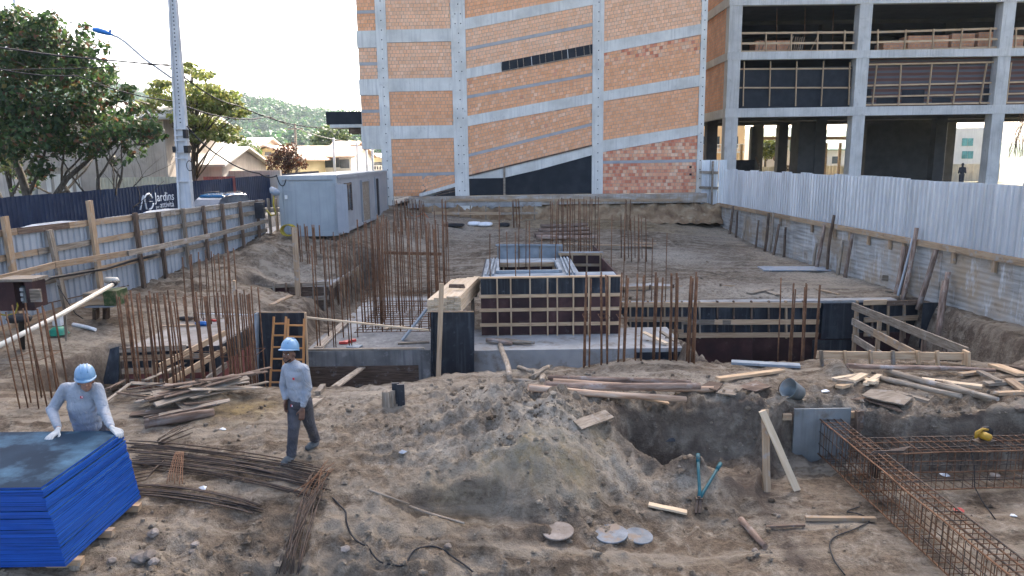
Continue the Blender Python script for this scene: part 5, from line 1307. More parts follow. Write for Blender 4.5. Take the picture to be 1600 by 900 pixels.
# cream corrugated wall behind hoarding
cw = thing("cream_sheet_wall", "pale cream corrugated sheet wall above the navy hoarding", "wall", (-21, 39, .9))
x = xz(150, 285, 39.0)[0]
while x < xz(282, 285, 39.0)[0]:
    corr_sheet("metal_sheet", (x, 39.0), (x + .95, 39.0), .9, .9, xz(200, 277, 39.0)[1], xz(200, 277, 39.0)[1], .19, .05, m_cream, cw, 'trap'); x += .96
rw = thing("red_sheet_wall", "short run of faded red corrugated sheet right of the pole", "wall", (-18, 41, 1))
x = xz(318, 280, 41)[0]
while x < xz(352, 280, 41)[0] - .3:
    corr_sheet("metal_sheet", (x, 41), (x + .9, 41), 1.0, 1.0, xz(330, 276, 41)[1], xz(330, 276, 41)[1], .15, .04, m_redsheet, rw, 'trap'); x += .91
# low long house with pale roof, walls near
x0, zt1 = xz(252, 252, 44); x1, zt2 = xz(346, 258, 44)
gable_house("long_pale_house", "long low house with bleached roof behind the utility pole", x0, x1, 44, 52, 1, zt2, xz(300, 233, 48)[1], m_plaster, m_tileg, 'x')
x0, _ = xz(345, 262, 45); x1, zt2 = xz(437, 266, 45)
mb = MB(); mb.box(((x0 + x1) / 2, 45.2, (1 + zt2) / 2), (x1 - x0, .25, zt2 - 1)); tag(mb.build("boundary_wall", m_plaster), "grey weathered boundary wall between the houses and the navy hoarding", "wall")
x0, _ = xz(300, 230, 62); x1, zt2 = xz(392, 238, 62)
gable_house("grey_house", "grey-walled house with white roof under the wooded hill", x0, x1, 62, 72, 1, zt2, xz(350, 218, 67)[1], m_plaster, m_tileg, 'x')
Yy = 58
x0, zw = xz(366, 254, Yy); x1, _ = xz(468, 254, Yy); xm, zr = xz(417, 229, Yy)
gable_house("yellow_house", "yellow rendered house with a wide tiled gable facing the site", x0, x1, Yy, Yy + 12, 1.1, zw + .3, zr, m_yelwall, m_tile, 'y', .6, wins=[(xz(405, 267, Yy)[0], xz(405, 267, Yy)[1], .8, .7), (xz(419, 240, Yy)[0], xz(419, 240, Yy)[1], .5, .25)])
Yy = 66
x0, zw = xz(440, 246, Yy); x1, _ = xz(548, 246, Yy)
gable_house("white_house", "white house with long bleached tile roof left of the brick building", x0, x1, Yy, Yy + 10, 1.1, zw, xz(490, 230, Yy + 5)[1], m_whitewall, m_tile, 'x', .5, wins=[(xz(517, 254, Yy)[0], xz(517, 254, Yy)[1], 1.5, .9), (xz(538, 256, Yy)[0], xz(538, 256, Yy)[1], .9, .8)])
Yy = 82
x0, zw = xz(512, 238, Yy); x1, _ = xz(549, 238, Yy)
gable_house("brick_red_house", "small house with reddish tiled roof behind the white house", x0, x1, Yy, Yy + 8, 1.1, zw - .3, zw + 1.2, m_redsheet, m_tile, 'x', .3)
Yy = 78
x0, zw = xz(558, 250, Yy); x1, _ = xz(602, 250, Yy); _, zr = xz(580, 241, Yy)
gable_house("far_yellow_house", "small cream house with low gable right beside the container office", x0, x1, Yy, Yy + 8, 1.1, zw, zr, m_yelwall, m_tileg, 'y', .4, wins=[(xz(573, 258, Yy)[0], xz(573, 258, Yy)[1], .9, 1.2), (xz(590, 259, Yy)[0], xz(590, 259, Yy)[1], 1.1, .8)])
fr = thing("garden_railing", "white garden railing in front of the small cream house", "railing", (xz(575, 265, 70)[0], 70, 1.3))
for px in range(548, 604, 4):
    mb = MB(); a, b = at(px, 270, 70), at(px, 258, 70); mb.beam(a, b, .07, .07); mb.build("baluster", m_whitewall, fr)
mb = MB(); mb.beam(at(547, 259, 70), at(604, 259, 70), .09, .09); mb.build("top_bar", m_whitewall, fr)
for (px, y0, y1, Yp, lab) in [(461, 247, 193, 56, "thin timber street pole behind the bronze shrub"), (521.5, 262, 215, 62, "slim pale street pole in front of the white house"), (558, 262, 220, 64, "dark street pole left of the cream house"), (582, 262, 232, 62, "slim white pole nearest the brick building"), (573, 262, 234, 63, "slim white pole in front of the cream house"), (22, 60, -10, 40, "thin dark pole rising above the large tree's crown")]:
    a, b = at(px, y0, Yp), at(px - .4, y1, Yp); a.z = 1.0
    t = thing("street_pole", lab, "pole", a); mb = MB(); mb.tube([a, b], [.14, .09], 8); mb.build("shaft", m_wood if px in (461,) else m_polec, t)
    if px in (461, 558): mb = MB(); mb.beam(b + Vector((-.6, 0, -.4)), b + Vector((.6, 0, -.4)), .1, .1); mb.build("crossarm", m_wood, t)
# ------------------------------------------------------------------ right boundary: retaining wall, beam, white sheets
rw_ = thing("retaining_wall", "board-marked concrete retaining wall along the right side of the site", "wall", (wallR(26), 26, -.4))
cuts = [9.0, 13.6, 18.2, 21.4, 24.6, 28.2, 31.8, 35.6, 39.0, 41.7]
for a, b in zip(cuts[:-1], cuts[1:]):
    mb = MB(); o = rng.uniform(0, .02)
    mb.prism([(wallR(a) + o, a + .012, -1.0), (wallR(b) + o, b - .012, -1.0), (wallR(b) + o, b - .012, 1.30), (wallR(a) + o, a + .012, 1.30)], (.22, 0, 0)); mb.build("wall_panel", m_retain, rw_)
def rwp(y, z, off=0): return Vector((wallR(y) - off, y, z))
bc = [9, 13.2, 17.1, 20.6, 24.4, 28, 32, 36, 41.6]
for a, b in zip(bc[:-1], bc[1:]):
    plank("cap_beam", rwp(a + .01, 1.40, .06), rwp(b - .01, 1.40, .06), .12, .18, m_pine2, rw_)
for px in (1125, 1220, 1270, 1306, 1330, 1360, 1394, 1416, 1496, 1562):
    r = ray(px, 370); yy = 20.
    for _ in range(20): yy = wallR(yy) / r[0] * r[1]
    plank("peg", rwp(yy, .98, .055), rwp(yy, 1.33, .055), .12, .08, m_pine2, rw_, up=(1, 0, 0))
wf = thing("white_sheet_fence", "tall fence of white corrugated metal sheets on top of the right retaining wall", "fence", (wallR(26) + .08, 26, 1.4))
y = 9.5
while y < 41.4:
    y1 = min(y + 1.0, 41.5); j = rng.uniform(-.04, .04)
    corr_sheet("metal_sheet", (wallR(y) + .06 + rng.uniform(0, .02), y), (wallR(y1) + .06, y1 + .02), 1.38, 1.38, 3.36 + .004 * (y - 18) + j, 3.36 + .004 * (y1 - 18) + j + rng.uniform(-.015, .015), .25, .06, m_white, wf, 'trap'); y = y1
# round posts and planks standing against the wall
def y_right(px, X=None):
    r = ray(px, 400); yy = 22.
    for _ in range(25): yy = (wallR(yy) - .25) / r[0] * r[1]
    return yy
for j, (px, top, bot, rad, lean, mt) in enumerate([(1139, 322, 352, .07, .1, m_woodd), (1147, 330, 358, .06, .05, m_woodd), (1195, 333, 385, .07, .1, m_woodd), (1201, 332, 387, .05, .0, m_wood), (1211, 350, 390, .06, .15, m_woodd), (1222, 355, 392, .06, .0, m_woodd), (1271, 380, 405, .06, .1, m_wood), (1281, 352, 412, .07, .2, m_log), (1294, 336, 415, .06, .1, m_woodd), (1310, 375, 422, .07, .05, m_wood), (1324, 365, 424, .07, .1, m_log), (1406, 385, 455, .08, .1, m_log), (1412, 384, 456, .06, .0, m_woodd), (1424, 356, 462, .07, .25, m_log), (1456, 390, 474, .08, .35, m_log), (1478, 425, 500, .08, .1, m_log), (1160, 335, 362, .05, .1, m_wood), (1180, 344, 372, .05, .1, m_woodd), (1418, 372, 458, .04, .3, m_galv)]):
    yy = y_right(px); X = wallR(yy) - .22
    zt1 = at(px, top, yy).z; zb1 = -.55
    t = log("round_post", (X - lean, yy - .1, zb1), (X + .08, yy, zt1), rad, mt, rw_, j)
plank("shoring_board", at(1378, 434, 24.2), at(1424, 438, 24.0), .05, .2, m_wood, rw_); 
# end of the site near the facade: patch of sheet fence with timber
ef = thing("corner_sheet_fence", "small patch of galvanised sheets with timber rails in the far right corner", "fence", (12.0, 42.3, 1.2))
for k in range(3):
    x = at(1096, 280, 42.4).x + k * .5; corr_sheet("metal_sheet", (x, 42.4), (x + .48, 42.4), 1.0, 1.0, at(1110, 250, 42.4).z, at(1110, 250, 42.4).z, .12, .03, m_white, ef, 'trap')
for py in (269, 293): plank("rail", at(1093, py, 42.3), at(1122, py + 1, 42.3), .05, .16, m_wood, ef)
plank("rail_post", at(1112, 320, 42.2), at(1114, 252, 42.2), .08, .16, m_wood, ef, up=(0, 1, 0))

# ------------------------------------------------------------------ cut bank at the plinth: planking and props
sh = thing("bank_shoring", "timber waling and short props holding the cut bank below the plinth", "shoring", (at(760, 340, 40.8).x, 40.8, .5))
YB_ = 41.0
plank("waling", at(675, 333, YB_), at(782, 333.5, YB_), .06, .16, m_pine2, sh); plank("waling", at(782, 333.5, YB_), at(840, 333, YB_), .06, .13, m_wood, sh)
plank("waling", at(690, 347.5, YB_), at(838, 347.5, YB_), .06, .1, m_pine2, sh)
for px in (676, 717, 735, 759, 780, 801, 814, 835):
    plank("prop", at(px, 352, YB_ + .12), at(px, 321, YB_ + .12), .07, .12, m_wood, sh, up=(0, 1, 0))
plank("strut", at(668, 345, YB_ - .5), at(680, 334, YB_), .06, .12, m_pine2, sh)
mb = MB()
# earth face of the bank
n = 90; vs = []; fs = []
for i in range(n):
    t = i / (n - 1); px = 655 + (1130 - 655) * t
    for j, (py, yy) in enumerate([(318, 42.2), (325, 41.9), (333, 41.6), (341, 41.3), (349, 40.8)]):
        p = at(px, py + 1.5 * math.sin(i * 1.7 + j * 2), yy + .15 * math.sin(i * .9 + j) + rng.uniform(-.16, .16)); vs.append(p)
for i in range(n - 1):
    for j in range(4): fs.append((i * 5 + j, i * 5 + j + 1, (i + 1) * 5 + j + 1, (i + 1) * 5 + j))
mb.add(vs, fs, smooth=True); m_bank = M("bank_earth", [(.13, .08, .045), (.24, .16, .09), (.34, .26, .16)], .95, 1.6, None, .9, 6, rand=0, bd=.06, fleck=(.40, .33, .22), fs=1.3, fw=(.56, .7))
tag(mb.build("cut_bank", m_bank), kind="structure")
# ------------------------------------------------------------------ concrete cap and trench lining
def cb(name, x0, x1, y0, y1, z0, z1, mat, parent=None):
    mb = MB(); mb.box(((x0 + x1) / 2, (y0 + y1) / 2, (z0 + z1) / 2), (x1 - x0, y1 - y0, z1 - z0)); return mb.build(name, mat, parent)
cap = thing("pile_cap", "long poured concrete pile cap in the middle of the site", "foundation", (0, 17.2, -1.5))
xk = at(672, 550, 17.0).x
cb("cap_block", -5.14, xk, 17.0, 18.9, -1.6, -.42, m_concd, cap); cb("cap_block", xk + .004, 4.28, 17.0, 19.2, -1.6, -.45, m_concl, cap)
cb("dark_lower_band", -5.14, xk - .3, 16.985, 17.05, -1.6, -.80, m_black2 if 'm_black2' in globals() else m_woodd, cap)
cb("form_board", 3.0, 4.26, 16.982, 17.03, -1.2, -.55, m_black, cap)
plank("edge_board", (-5.1, 17.1, -.39), (-2.2, 17.06, -.39), .1, .04, m_wood, cap)
sl = cb("cap_slab", -5.0, -1.7, 18.9, 24.3, -.75, -.47, m_concl); tag(sl, "pale low concrete slab behind the cap with reinforcement mesh on it", "slab")
# mesh of bars lying on that slab
ms = thing("reinforcement_mat", "flat mat of thin bars lying on the low slab inside the tall bar cluster", "rebar mat", (-3.1, 20.6, -.44))
for i in range(15):
    y = 18.95 + i * .3; rebar("bar", (-4.35, y, -.42), (-1.95, y + .02, -.42), .008, m_rust, ms, 4)
for i in range(9):
    x = -4.3 + i * .28; rebar("bar", (x, 18.9, -.405), (x, 23.2, -.405), .008, m_rust, ms, 4)
# ------------------------------------------------------------------ formwork box (lift pit) in the middle
fb = thing("formwork_box", "large dark plywood formwork box with timber lattice and open top", "formwork", (1.0, 18.5, -.45))
BX0, BX1, BY, BZ0, BZ1 = -.83, 2.86, 18.5, -.44, 1.10
def bx_px(px): r = ray(px, 480); return BY * r[0] / r[1]
def bz_py(py): return at(860, py, BY).z
edges = [BX0, bx_px(828), bx_px(895), BX1]
zrow = [BZ0, bz_py(506), bz_py(483), bz_py(460), BZ1]
for a, b in zip(edges[:-1], edges[1:]):
    cb("ply_panel", a + .003, b - .003, BY, BY + .02, BZ0, zrow[3], m_maroon, fb); cb("ply_panel", a + .003, b - .003, BY - .003, BY + .017, zrow[3] + .004, BZ1, m_black, fb)
for py, h in ((461.5, .085), (483, .085), (506, .085), (526, .09)):
    z = bz_py(py); plank("waler", (BX0 - .03, BY - .028, z), (BX1 + .03, BY - .028, z), .05, h, m_pine, fb)
for px in (778, 799, 829, 856, 871, 896, 920, 952):
    x = bx_px(px) - .01; plank("stud", (x, BY - .075, BZ0 - .05), (x, BY - .075, BZ1 + .01), .045, .04, m_pine, fb, up=(1, 0, 0))
plank("top_plate", (BX0 - .05, BY - .02, BZ1 + .025), (BX1 + .05, BY - .02, BZ1 + .025), .14, .035, m_pine, fb)
# side panels, inner opening and rim
cb("side_panel", BX0 - .0, BX0 + .03, BY + .03, 22.4, BZ0, BZ1, m_black, fb); cb("side_panel", BX1 - .03, BX1, BY + .03, 22.4, BZ0, BZ1, m_maroon, fb)
m_tin = M("form_top_grey", [(.15, .175, .19), (.22, .25, .27), (.30, .33, .345)], .7, 2, None, .2, 12, rand=.06, fleck=(.16, .15, .14), fs=5, fw=(.56, .72))
bt = BZ1 - .03
ox0, ox1, oy0, oy1 = -.35, 1.30, 19.45, 21.5
cb("rim_board", BX0 + .04, BX1 - .04, BY + .05, oy0, bt - .02, bt + .02, m_tin, fb); cb("rim_board", BX0 + .04, ox0, oy0 + .004, 22.3, bt - .02, bt + .025, m_tin, fb)
cb("rim_board", ox1, 1.85, oy0 + .004, 22.3, bt - .02, bt + .022, m_tin, fb); cb("rim_board", ox0, ox1, oy1, 22.3, bt - .02, bt + .018, m_tin, fb)
for (x0, x1, y0, y1) in ((ox0 - .09, ox0, oy0 - .09, oy1), (ox1, ox1 + .09, oy0 - .09, oy1), (ox0, ox1, oy0 - .09, oy0)):
    cb("opening_lip", x0, x1, y0, y1, bt + .026, bt + .10, m_tin, fb)
cb("inner_wall", ox0, ox1, oy1, oy1 + .03, bt - 1.1, bt - .02, m_maroon, fb)
for k in range(5): plank("inner_stud", (ox0 + .1 + k * .38, oy1 - .03, bt - 1.1), (ox0 + .1 + k * .38, oy1 - .03, bt + .01), .04, .05, m_pine2, fb, up=(1, 0, 0))
plank("inner_waler", (ox0, oy1 - .06, bt - .05), (ox1, oy1 - .06, bt - .05), .05, .12, m_pine2, fb)
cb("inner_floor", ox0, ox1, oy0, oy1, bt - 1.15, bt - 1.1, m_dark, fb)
for x in (BX0 + .12, BX0 + .22, BX0 + .32, 1.5, 1.6, 1.7): plank("rim_batten", (x, 19.0, bt + .05), (x + .05, 22.2, bt + .05), .05, .05, m_tin, fb)
bk = thing("formwork_upstand", "grey sheet upstand standing at the back of the formwork box", "formwork", (.6, 22.6, .8))
for k in range(3): cb("sheet", -.45 + k * .70, .24 + k * .70, 22.6, 22.64, .75, 1.52 - .02 * k, m_tin, bk)
for k in range(4): plank("batten", (-.4 + k * .65, 22.57, .8), (-.4 + k * .65, 22.57, 1.5), .04, .04, m_wood, bk, up=(1, 0, 0))
plank("top_batten", (-.5, 22.56, 1.5), (1.6, 22.56, 1.47), .05, .06, m_tin, bk)
fb2 = thing("small_formwork", "smaller maroon plywood form with timber lattice right behind the formwork box", "formwork", (2.5, 22.4, .2))
x0, x1 = at(874, 410, 22.3).x, at(940, 410, 22.3).x
zz0, zz1 = at(900, 431, 22.3).z, at(900, 396, 22.3).z
cb("ply_panel", x0, x1, 22.3, 22.33, zz0 - .4, zz1, m_maroon, fb2); cb("ply_panel", x1 - .03, x1, 22.34, 24.5, zz0 - .4, zz1, m_maroon, fb2)
for py in (397, 414, 431): plank("waler", at(873, py, 22.27), at(941, py, 22.27), .05, .08, m_pine2, fb2)
for px in (876, 894, 917, 938): plank("stud", at(px, 432, 22.22), at(px, 396, 22.22), .04, .05, m_pine2, fb2, up=(1, 0, 0))
plank("top_plate", at(873, 394.5, 22.35), at(942, 394.5, 22.35), .16, .04, m_tin, fb2)
# ------------------------------------------------------------------ right form wall along the big trench
WY = 21.6
rf = thing("trench_formwork", "long trench formwork of dark panels with timber walers right of the box", "formwork", (8, WY, -2.4))
rx = lambda px: at(px, 500, WY).x
rz = lambda py, px=1100: at(px, py, WY).z
e = [rx(968), rx(1072), rx(1178), rx(1282), rx(1352), rx(1440)]
for i, (a, b) in enumerate(zip(e[:-1], e[1:])):
    cb("ply_panel", a + .004, b - .004, WY - .002 * (i % 2), WY + .03, -2.5, -1.30, m_maroon, rf); cb("ply_panel", a + .004, b - .004, WY + .006, WY + .035, -1.296, -.34, m_black, rf)
for (pa, pb, ya, yb, mt) in [(972, 1090, 476, 476, m_pine), (1090, 1282, 476, 477, m_pine), (1350, 1385, 473, 472, m_pine), (1386, 1440, 474, 472, m_woodd), (972, 1080, 499, 499, m_pine2), (1066, 1175, 503, 504, m_wood), (1116, 1280, 503, 503, m_pine), (1060, 1278, 524, 523, m_pine), (1350, 1440, 500, 496, m_pine2), (970, 1068, 519, 518, m_pine2), (1350, 1385, 522, 521, m_pine2)]:
    plank("waler", at(pa, ya, WY - .06), at(pb, yb, WY - .06), .06, .15, mt, rf)
for px in list(range(985, 1282, 27)) + [1340, 1362, 1387, 1412, 1436]:
    plank("stud", at(px, 528, WY - .02), at(px + rng.uniform(-1, 1), 470, WY - .02), .05, rng.choice((.09, .13)), rng.choice((m_wood, m_woodd, m_pine2)), rf, up=(0, 1, 0))
cb("black_panel", rx(1282), rx(1332), WY - .12, WY - .09, rz(528, 1300), rz(473, 1300), m_black, rf)
cb("black_panel", rx(1270), rx(1335), WY - .085, WY - .065, -2.5, rz(530, 1300), m_black, rf)
cb("kerb_top", rx(970), rx(1400), WY + .04, WY + .42, -.5, -.27, m_concl, rf)
p = at(1452, 500, 20.8); cb("end_panel", p.x - .22, p.x + .22, 20.8, 20.83, -1.6, at(1452, 473, 20.8).z, m_black, rf)
for py in (487, 512): plank("end_waler", at(1462, py, 20.6), at(1487, py + 4, 20.3), .06, .2, m_wood, rf)
log("end_post", at(1466, 528, 20.0), at(1478, 440, 20.6), .1, m_log, rf, 3)
# L-shaped timber guard standing at the trench
gf = thing("timber_guard_frame", "L-shaped timber guard frame of horizontal boards around the trench corner", "guard frame", (8, 14, 0))
Yg = 13.7
for py0, py1, mt in ((554, 557, m_pine), (584, 583, m_pine2)):
    plank("board", at(1276, py0, Yg), at(1515, py1, Yg), .04, .15 if mt is m_pine else .1, mt, gf)
for px in (1283, 1320, 1360, 1395, 1434, 1464): plank("upright", at(px + 2, 590, Yg - .05), at(px, 548, Yg - .05), .05, .08, rng.choice((m_pine, m_pine2, m_wood)), gf, up=(0, 1, 0))
plank("upright", at(1509, 590, Yg - .06), at(1510, 548, Yg - .06), .05, .2, m_pine, gf, up=(0, 1, 0))
far_, near_ = (1332, 20.2), (1512, 13.85)
def gl(py_far, py_near, t0=0., t1=1.):
    a, b = at(far_[0], py_far, far_[1]), at(near_[0], py_near, near_[1]); return a.lerp(b, t0), a.lerp(b, t1)
for (pf, pn, mt, t0, t1) in ((478, 551, m_wood, 0, 1), (502, 597, m_wood, 0, .25), (502, 597, m_pine2, .25, 1), (527, 640, m_wood, 0, .9), (552, 640, m_wood, 0, .5)):
    a, b = gl(pf, pn, t0, t1); plank("board", a, b, .05, .2, mt, gf)
for t_ in (.02, .28, .5, .68, .83): 
    a, _ = gl(480, 553, t_, 1); plank("upright", a + Vector((.08, 0, .03)), a + Vector((.08, 0, -1.55)), .06, .1, m_woodd if t_ > .3 else m_pine2, gf, up=(1, 0, 0))
# ------------------------------------------------------------------ two black sheets and ladders in front of the cap
def sheet_panel(label, pxa, pya, pxb, pyb, Y, lean, mat):
    t = thing("plywood_sheet", label, "plywood sheet", at((pxa + pxb) / 2, pyb, Y))
    a, b, c, d = at(pxa, pyb, Y), at(pxb, pyb, Y), at(pxb, pya, Y + lean), at(pxa, pya, Y + lean)
    mb = MB(); mb.prism([a, b, c, d], (0, .03, 0)); mb.build("panel", mat, t)
    plank("edge_batten", d + Vector((0, .02, .012)), c + Vector((0, .02, .012)), .05, .02, m_pine2, t); return t
t = sheet_panel("wet black plywood sheet standing upright beneath the lumber stack", 673, 488, 741, 608, 16.62, .08, m_black)
plank("edge_batten", at(676, 608, 16.6), at(675, 488, 16.6), .04, .09, m_black, t, up=(0, 1, 0))
pl = plank("timber_prop", at(684, 621, 16.2), at(690, 443, 16.45), .11, .05, m_pine, None, up=(0, 1, 0)); tag(pl, "long pale timber leaning upright against the wet black plywood sheet", "timber")
t = sheet_panel("black plywood sheet behind the two orange ladders", 397, 489, 478, 604, 16.3, .05, m_black)
plank("edge_batten", at(402, 606, 16.27), at(401, 489, 16.27), .05, .17, m_tin, t, up=(0, 1, 0)); plank("edge_batten", at(482, 606, 16.27), at(477, 489, 16.27), .04, .06, m_pine, t, up=(0, 1, 0))
def ladder(label, pxl, pxr, ptop, pbot, dx, Y):
    t = thing("wooden_ladder", label, "ladder", at((pxl + pxr) / 2, pbot, Y), "orange ladders")
    for px in (pxl, pxr):
        plank("rail", at(px - dx, pbot, Y - .25), at(px + dx * .2, ptop, Y), .045, .035, m_orangewood, t, up=(0, 1, 0))
    for k in range(6):
        f = .08 + .165 * k; a = at(pxl - dx, pbot, Y - .25).lerp(at(pxl + dx * .2, ptop, Y), f); b = at(pxr - dx, pbot, Y - .25).lerp(at(pxr + dx * .2, ptop, Y), f)
        plank("rung", a, b, .03, .035, m_orangewood, t)
ladder("orange wooden ladder on the left of the pair", 427, 446, 495, 606, 5, 16.15)
ladder("orange wooden ladder on the right, behind the standing worker's helmet", 450, 475, 498, 606, 2, 16.1)
# lumber stack on the cap
ls = thing("lumber_stack", "neat stack of fresh pale sawn boards on the pile cap", "lumber", at(705, 478, 17.4))
a0 = at(671, 487, 17.2); ax_ = Vector((.12, 1, 0)).normalized(); pr_ = Vector((ax_.y, -ax_.x, 0))
zt0 = at(700, 488, 17.2).z
for row in range(8):
    nb = 5 if row < 6 else (4 if row == 6 else 2)
    for k in range(nb):
        w = .165; o = pr_ * (k * (w + .006) + (.17 if row == 6 else .5 if row == 7 else 0)) + ax_ * rng.uniform(-.03, .05); z = zt0 + .02 + row * .052
        p = Vector((a0.x + .02, 17.25, z)) + o; plank("board", p, p + ax_ * (2.9 + rng.uniform(-.1, .2)), w, .046, m_lumber, ls)
for s_ in (.3, 2.4): plank("bearer", Vector((a0.x, 17.25, zt0 - .03)) + ax_ * s_, Vector((a0.x, 17.25, zt0 - .03)) + ax_ * s_ + pr_ * .8, .09, .09, m_wood, ls)
for s_ in (.5, 2.2):
    for f_ in (.1, .7):
        q = Vector((a0.x, 17.25, zt0 - .08)) + ax_ * s_ + pr_ * f_; plank("leg", q, Vector((q.x, q.y, -.47)), .09, .09, m_wood, ls, up=(1, 0, 0))
mb = MB(); p = at(714, 447, 18.0); mm = Matrix.Translation(p) @ Matrix.Rotation(R(-15), 4, 'Z')
mb.box((0, 0, 0), (.42, .09, .09), m=mm @ Matrix.Identity(4)) if False else mb.add([mm @ Vector(v) for v in [(-.21, -.045, -.045), (.21, -.05, -.045), (.21, .05, -.045), (-.21, .045, -.045), (-.2, -.04, .045), (.18, -.045, .05), (.18, .045, .05), (-.2, .04, .045)]], [(3, 2, 1, 0), (4, 5, 6, 7), (0, 1, 5, 4), (1, 2, 6, 5), (2, 3, 7, 6), (3, 0, 4, 7)])
p.z = zt0 + .02 + 7 * .052 + .07; o = mb.build("timber_offcut", m_woodd); tag(o, "dark short offcut lying on the fresh lumber stack", "offcut")
pb_ = plank("white_batten", at(478, 496, 16.6), at(670, 516, 16.9), .05, .04, m_lumber); tag(pb_, "thin pale batten spanning from the ladder panel to the lumber stack", "batten")
# boards and tools on the cap left part
for (a, b, w, mt, lab) in [((497, 545, 17.25), (540, 500, 20.2), .22, m_wood, "wide grey board lying along the trench edge on the cap"), ((600, 511, 19.4), (632, 507, 19.7), .1, m_lumber, "short pale board on the cap slab left of the lumber stack"), ((622, 531, 17.6), (670, 528, 17.7), .12, m_wood, "short grey board on the cap beside the lumber stack"), ((545, 540, 17.4), (563, 543, 17.3), .25, m_tin, "small grey metal tray on the cap edge")]:
    A, B = at(*a), at(*b); A.z = B.z = -.40 if a[2] < 18.9 else -.44
    tag(plank("loose_board", A, B, w, .05, mt), lab, "board")
mb = MB()
for k in range(3): mb.box((at(537 + k * 5, 537, 17.7).x, 17.7 + .1 * k, -.38), (.22, .09, .06), .4 * k)
tag(mb.build("red_tool", m_redpl), "small red hand tool lying on the cap", "tool")
mb = MB(); mb.beam((at(640, 530, 18).x - .2, 18.0, -.42), (at(665, 490, 18).x, 18.3, .35), .12, .04); tag(mb.build("tilted_metal_strip", m_tin), "grey metal strip leaning against the lumber stack", "metal strip")
# ------------------------------------------------------------------ left formwork, in the left trench
lfw = thing("left_formwork", "low formwork of boards with red plywood in the trench on the left", "formwork", (-8, 16.25, -1.2))
Yl = 16.2
XL0, XL1 = at(188, 560, Yl).x, at(345, 560, Yl).x
ztop = -.03
cb("ply_panel", XL0, XL0 + 1.1, Yl, Yl + .02, -1.4, -.66, m_redply, lfw); cb("ply_panel", XL0 + 1.104, XL1, Yl, Yl + .02, -1.4, -.66, m_redply, lfw); cb("ply_panel", XL0, XL1, Yl + .004, Yl + .024, -.656, ztop, m_black, lfw)
for (pa, pb2, ya, yb, mt) in [(187, 290, 547, 543, m_wood), (188, 330, 560, 556, m_pine2), (191, 320, 580, 577, m_pine2), (188, 320, 597, 596, m_wood)]:
    plank("waler", at(pa, ya, Yl - .05), at(pb2, yb, Yl - .05), .06, .13, mt, lfw)
for px in (192, 215, 240, 268, 300, 330): plank("stud", at(px, 612, Yl - .02), at(px, 541, Yl - .02), .06, .09, rng.choice((m_wood, m_pine2, m_woodd)), lfw, up=(0, 1, 0))
# side running away from the viewer
S0, S1 = Vector((XL1, Yl, 0)), Vector((at(398, 510, 18.5).x, 18.5, 0))
for k in range(2):
    A, B = S0.lerp(S1, k * .5 + .002), S0.lerp(S1, k * .5 + .498)
    mb = MB(); mb.prism([(A.x, A.y, -1.3), (B.x, B.y, -1.3), (B.x, B.y, -.5), (A.x, A.y, -.5)], (-.03, 0, 0)); mb.build("ply_panel", m_redply, lfw)
    mb = MB(); mb.prism([(A.x, A.y, -.496), (B.x, B.y, -.496), (B.x, B.y, ztop), (A.x, A.y, ztop)], (-.034, 0, 0)); mb.build("ply_panel", m_black, lfw)
for (a, b, Ya, Yb, mt) in [((250, 572), (352, 520), 14.9, 16.6, m_pine), ((256, 602), (352, 545), 14.7, 16.4, m_pine), ((300, 610), (354, 570), 14.9, 16.1, m_wood)]:
    plank("brace_board", at(*a, Ya), at(*b, Yb), .05, .13, mt, lfw)
plank("peg", at(243, 606, 14.7), at(242, 567, 14.7), .06, .13, m_pine, lfw, up=(0, 1, 0))
plank("prop", at(378, 602, 16.0), at(366, 438, 16.1), .05, .07, m_pine2, lfw, up=(0, 1, 0))
p0 = at(168, 575, Yl - .3); mb = MB(); mb.prism([at(160, 600, Yl - .2), at(185, 600, Yl - .2), at(186, 541, Yl + .1), at(172, 545, Yl + .1)], (0, .03, 0)); mb.build("end_sheet", m_black, lfw)
m_slabd = M('slab_dusty', [(.20, .18, .15), (.27, .245, .215), (.33, .305, .275)], .95, 1.6, None, .5, 16, rand=0, bd=.03, fleck=(.17, .14, .11), fs=2.6, fw=(.5, .68))
slb = cb("left_slab", XL0 + .2, S0.x - .1, Yl + .1, Yl + 3.7, -.5, -.05, m_slabd); tag(slb, "pale concrete slab behind the left formwork with tools on it", "slab")
for (px, py, c, lab, sz) in [(290, 500, m_rubber, "black tool bag on the left slab", (.5, .2, .12)), (316, 508, m_bluepl, "dark blue drill lying on the left slab", (.4, .14, .12)), (330, 501, m_redpl, "red tool handle lying on the left slab", (.35, .07, .06)), (280, 509, m_pine2, "short board beside the tools on the left slab", (1.0, .12, .04))]:
    p = atz(px, py, -.03); mb = MB(); n = 10
    if c is m_pine2: mb.box((p.x, p.y, -.025), sz, .1)
    else:
        mb.lathe([(.02, -.5), (.7, -.42), (1, -.1), (.9, .3), (.3, .5), (.05, .52)], Matrix.Translation((p.x, p.y, -.045 + sz[2] / 2)) @ Matrix.Diagonal((sz[0] / 2, sz[1] / 2, sz[2], 1)), n)
        mb.box((p.x + sz[0] * .4, p.y - .05, -.045 + sz[2] * .5), (sz[0] * .35, .05, .05), .5)
    tag(mb.build("site_tool", c), lab, "tool" if c is not m_pine2 else "board")
mb = MB(); mb.tube([atz(240, 487, -.02), atz(252, 497, -.02), atz(200, 507, -.02)], .02, 6); tag(mb.build("white_conduit", m_plwhite), "white conduit bent on the left slab", "conduit")
mb = MB(); mb.tube([atz(240, 487, -.02), atz(320, 490, -.02), atz(395, 492, -.02)], .018, 6); tag(mb.build("white_conduit", m_plwhite), "long straight white conduit along the back of the left slab", "conduit")
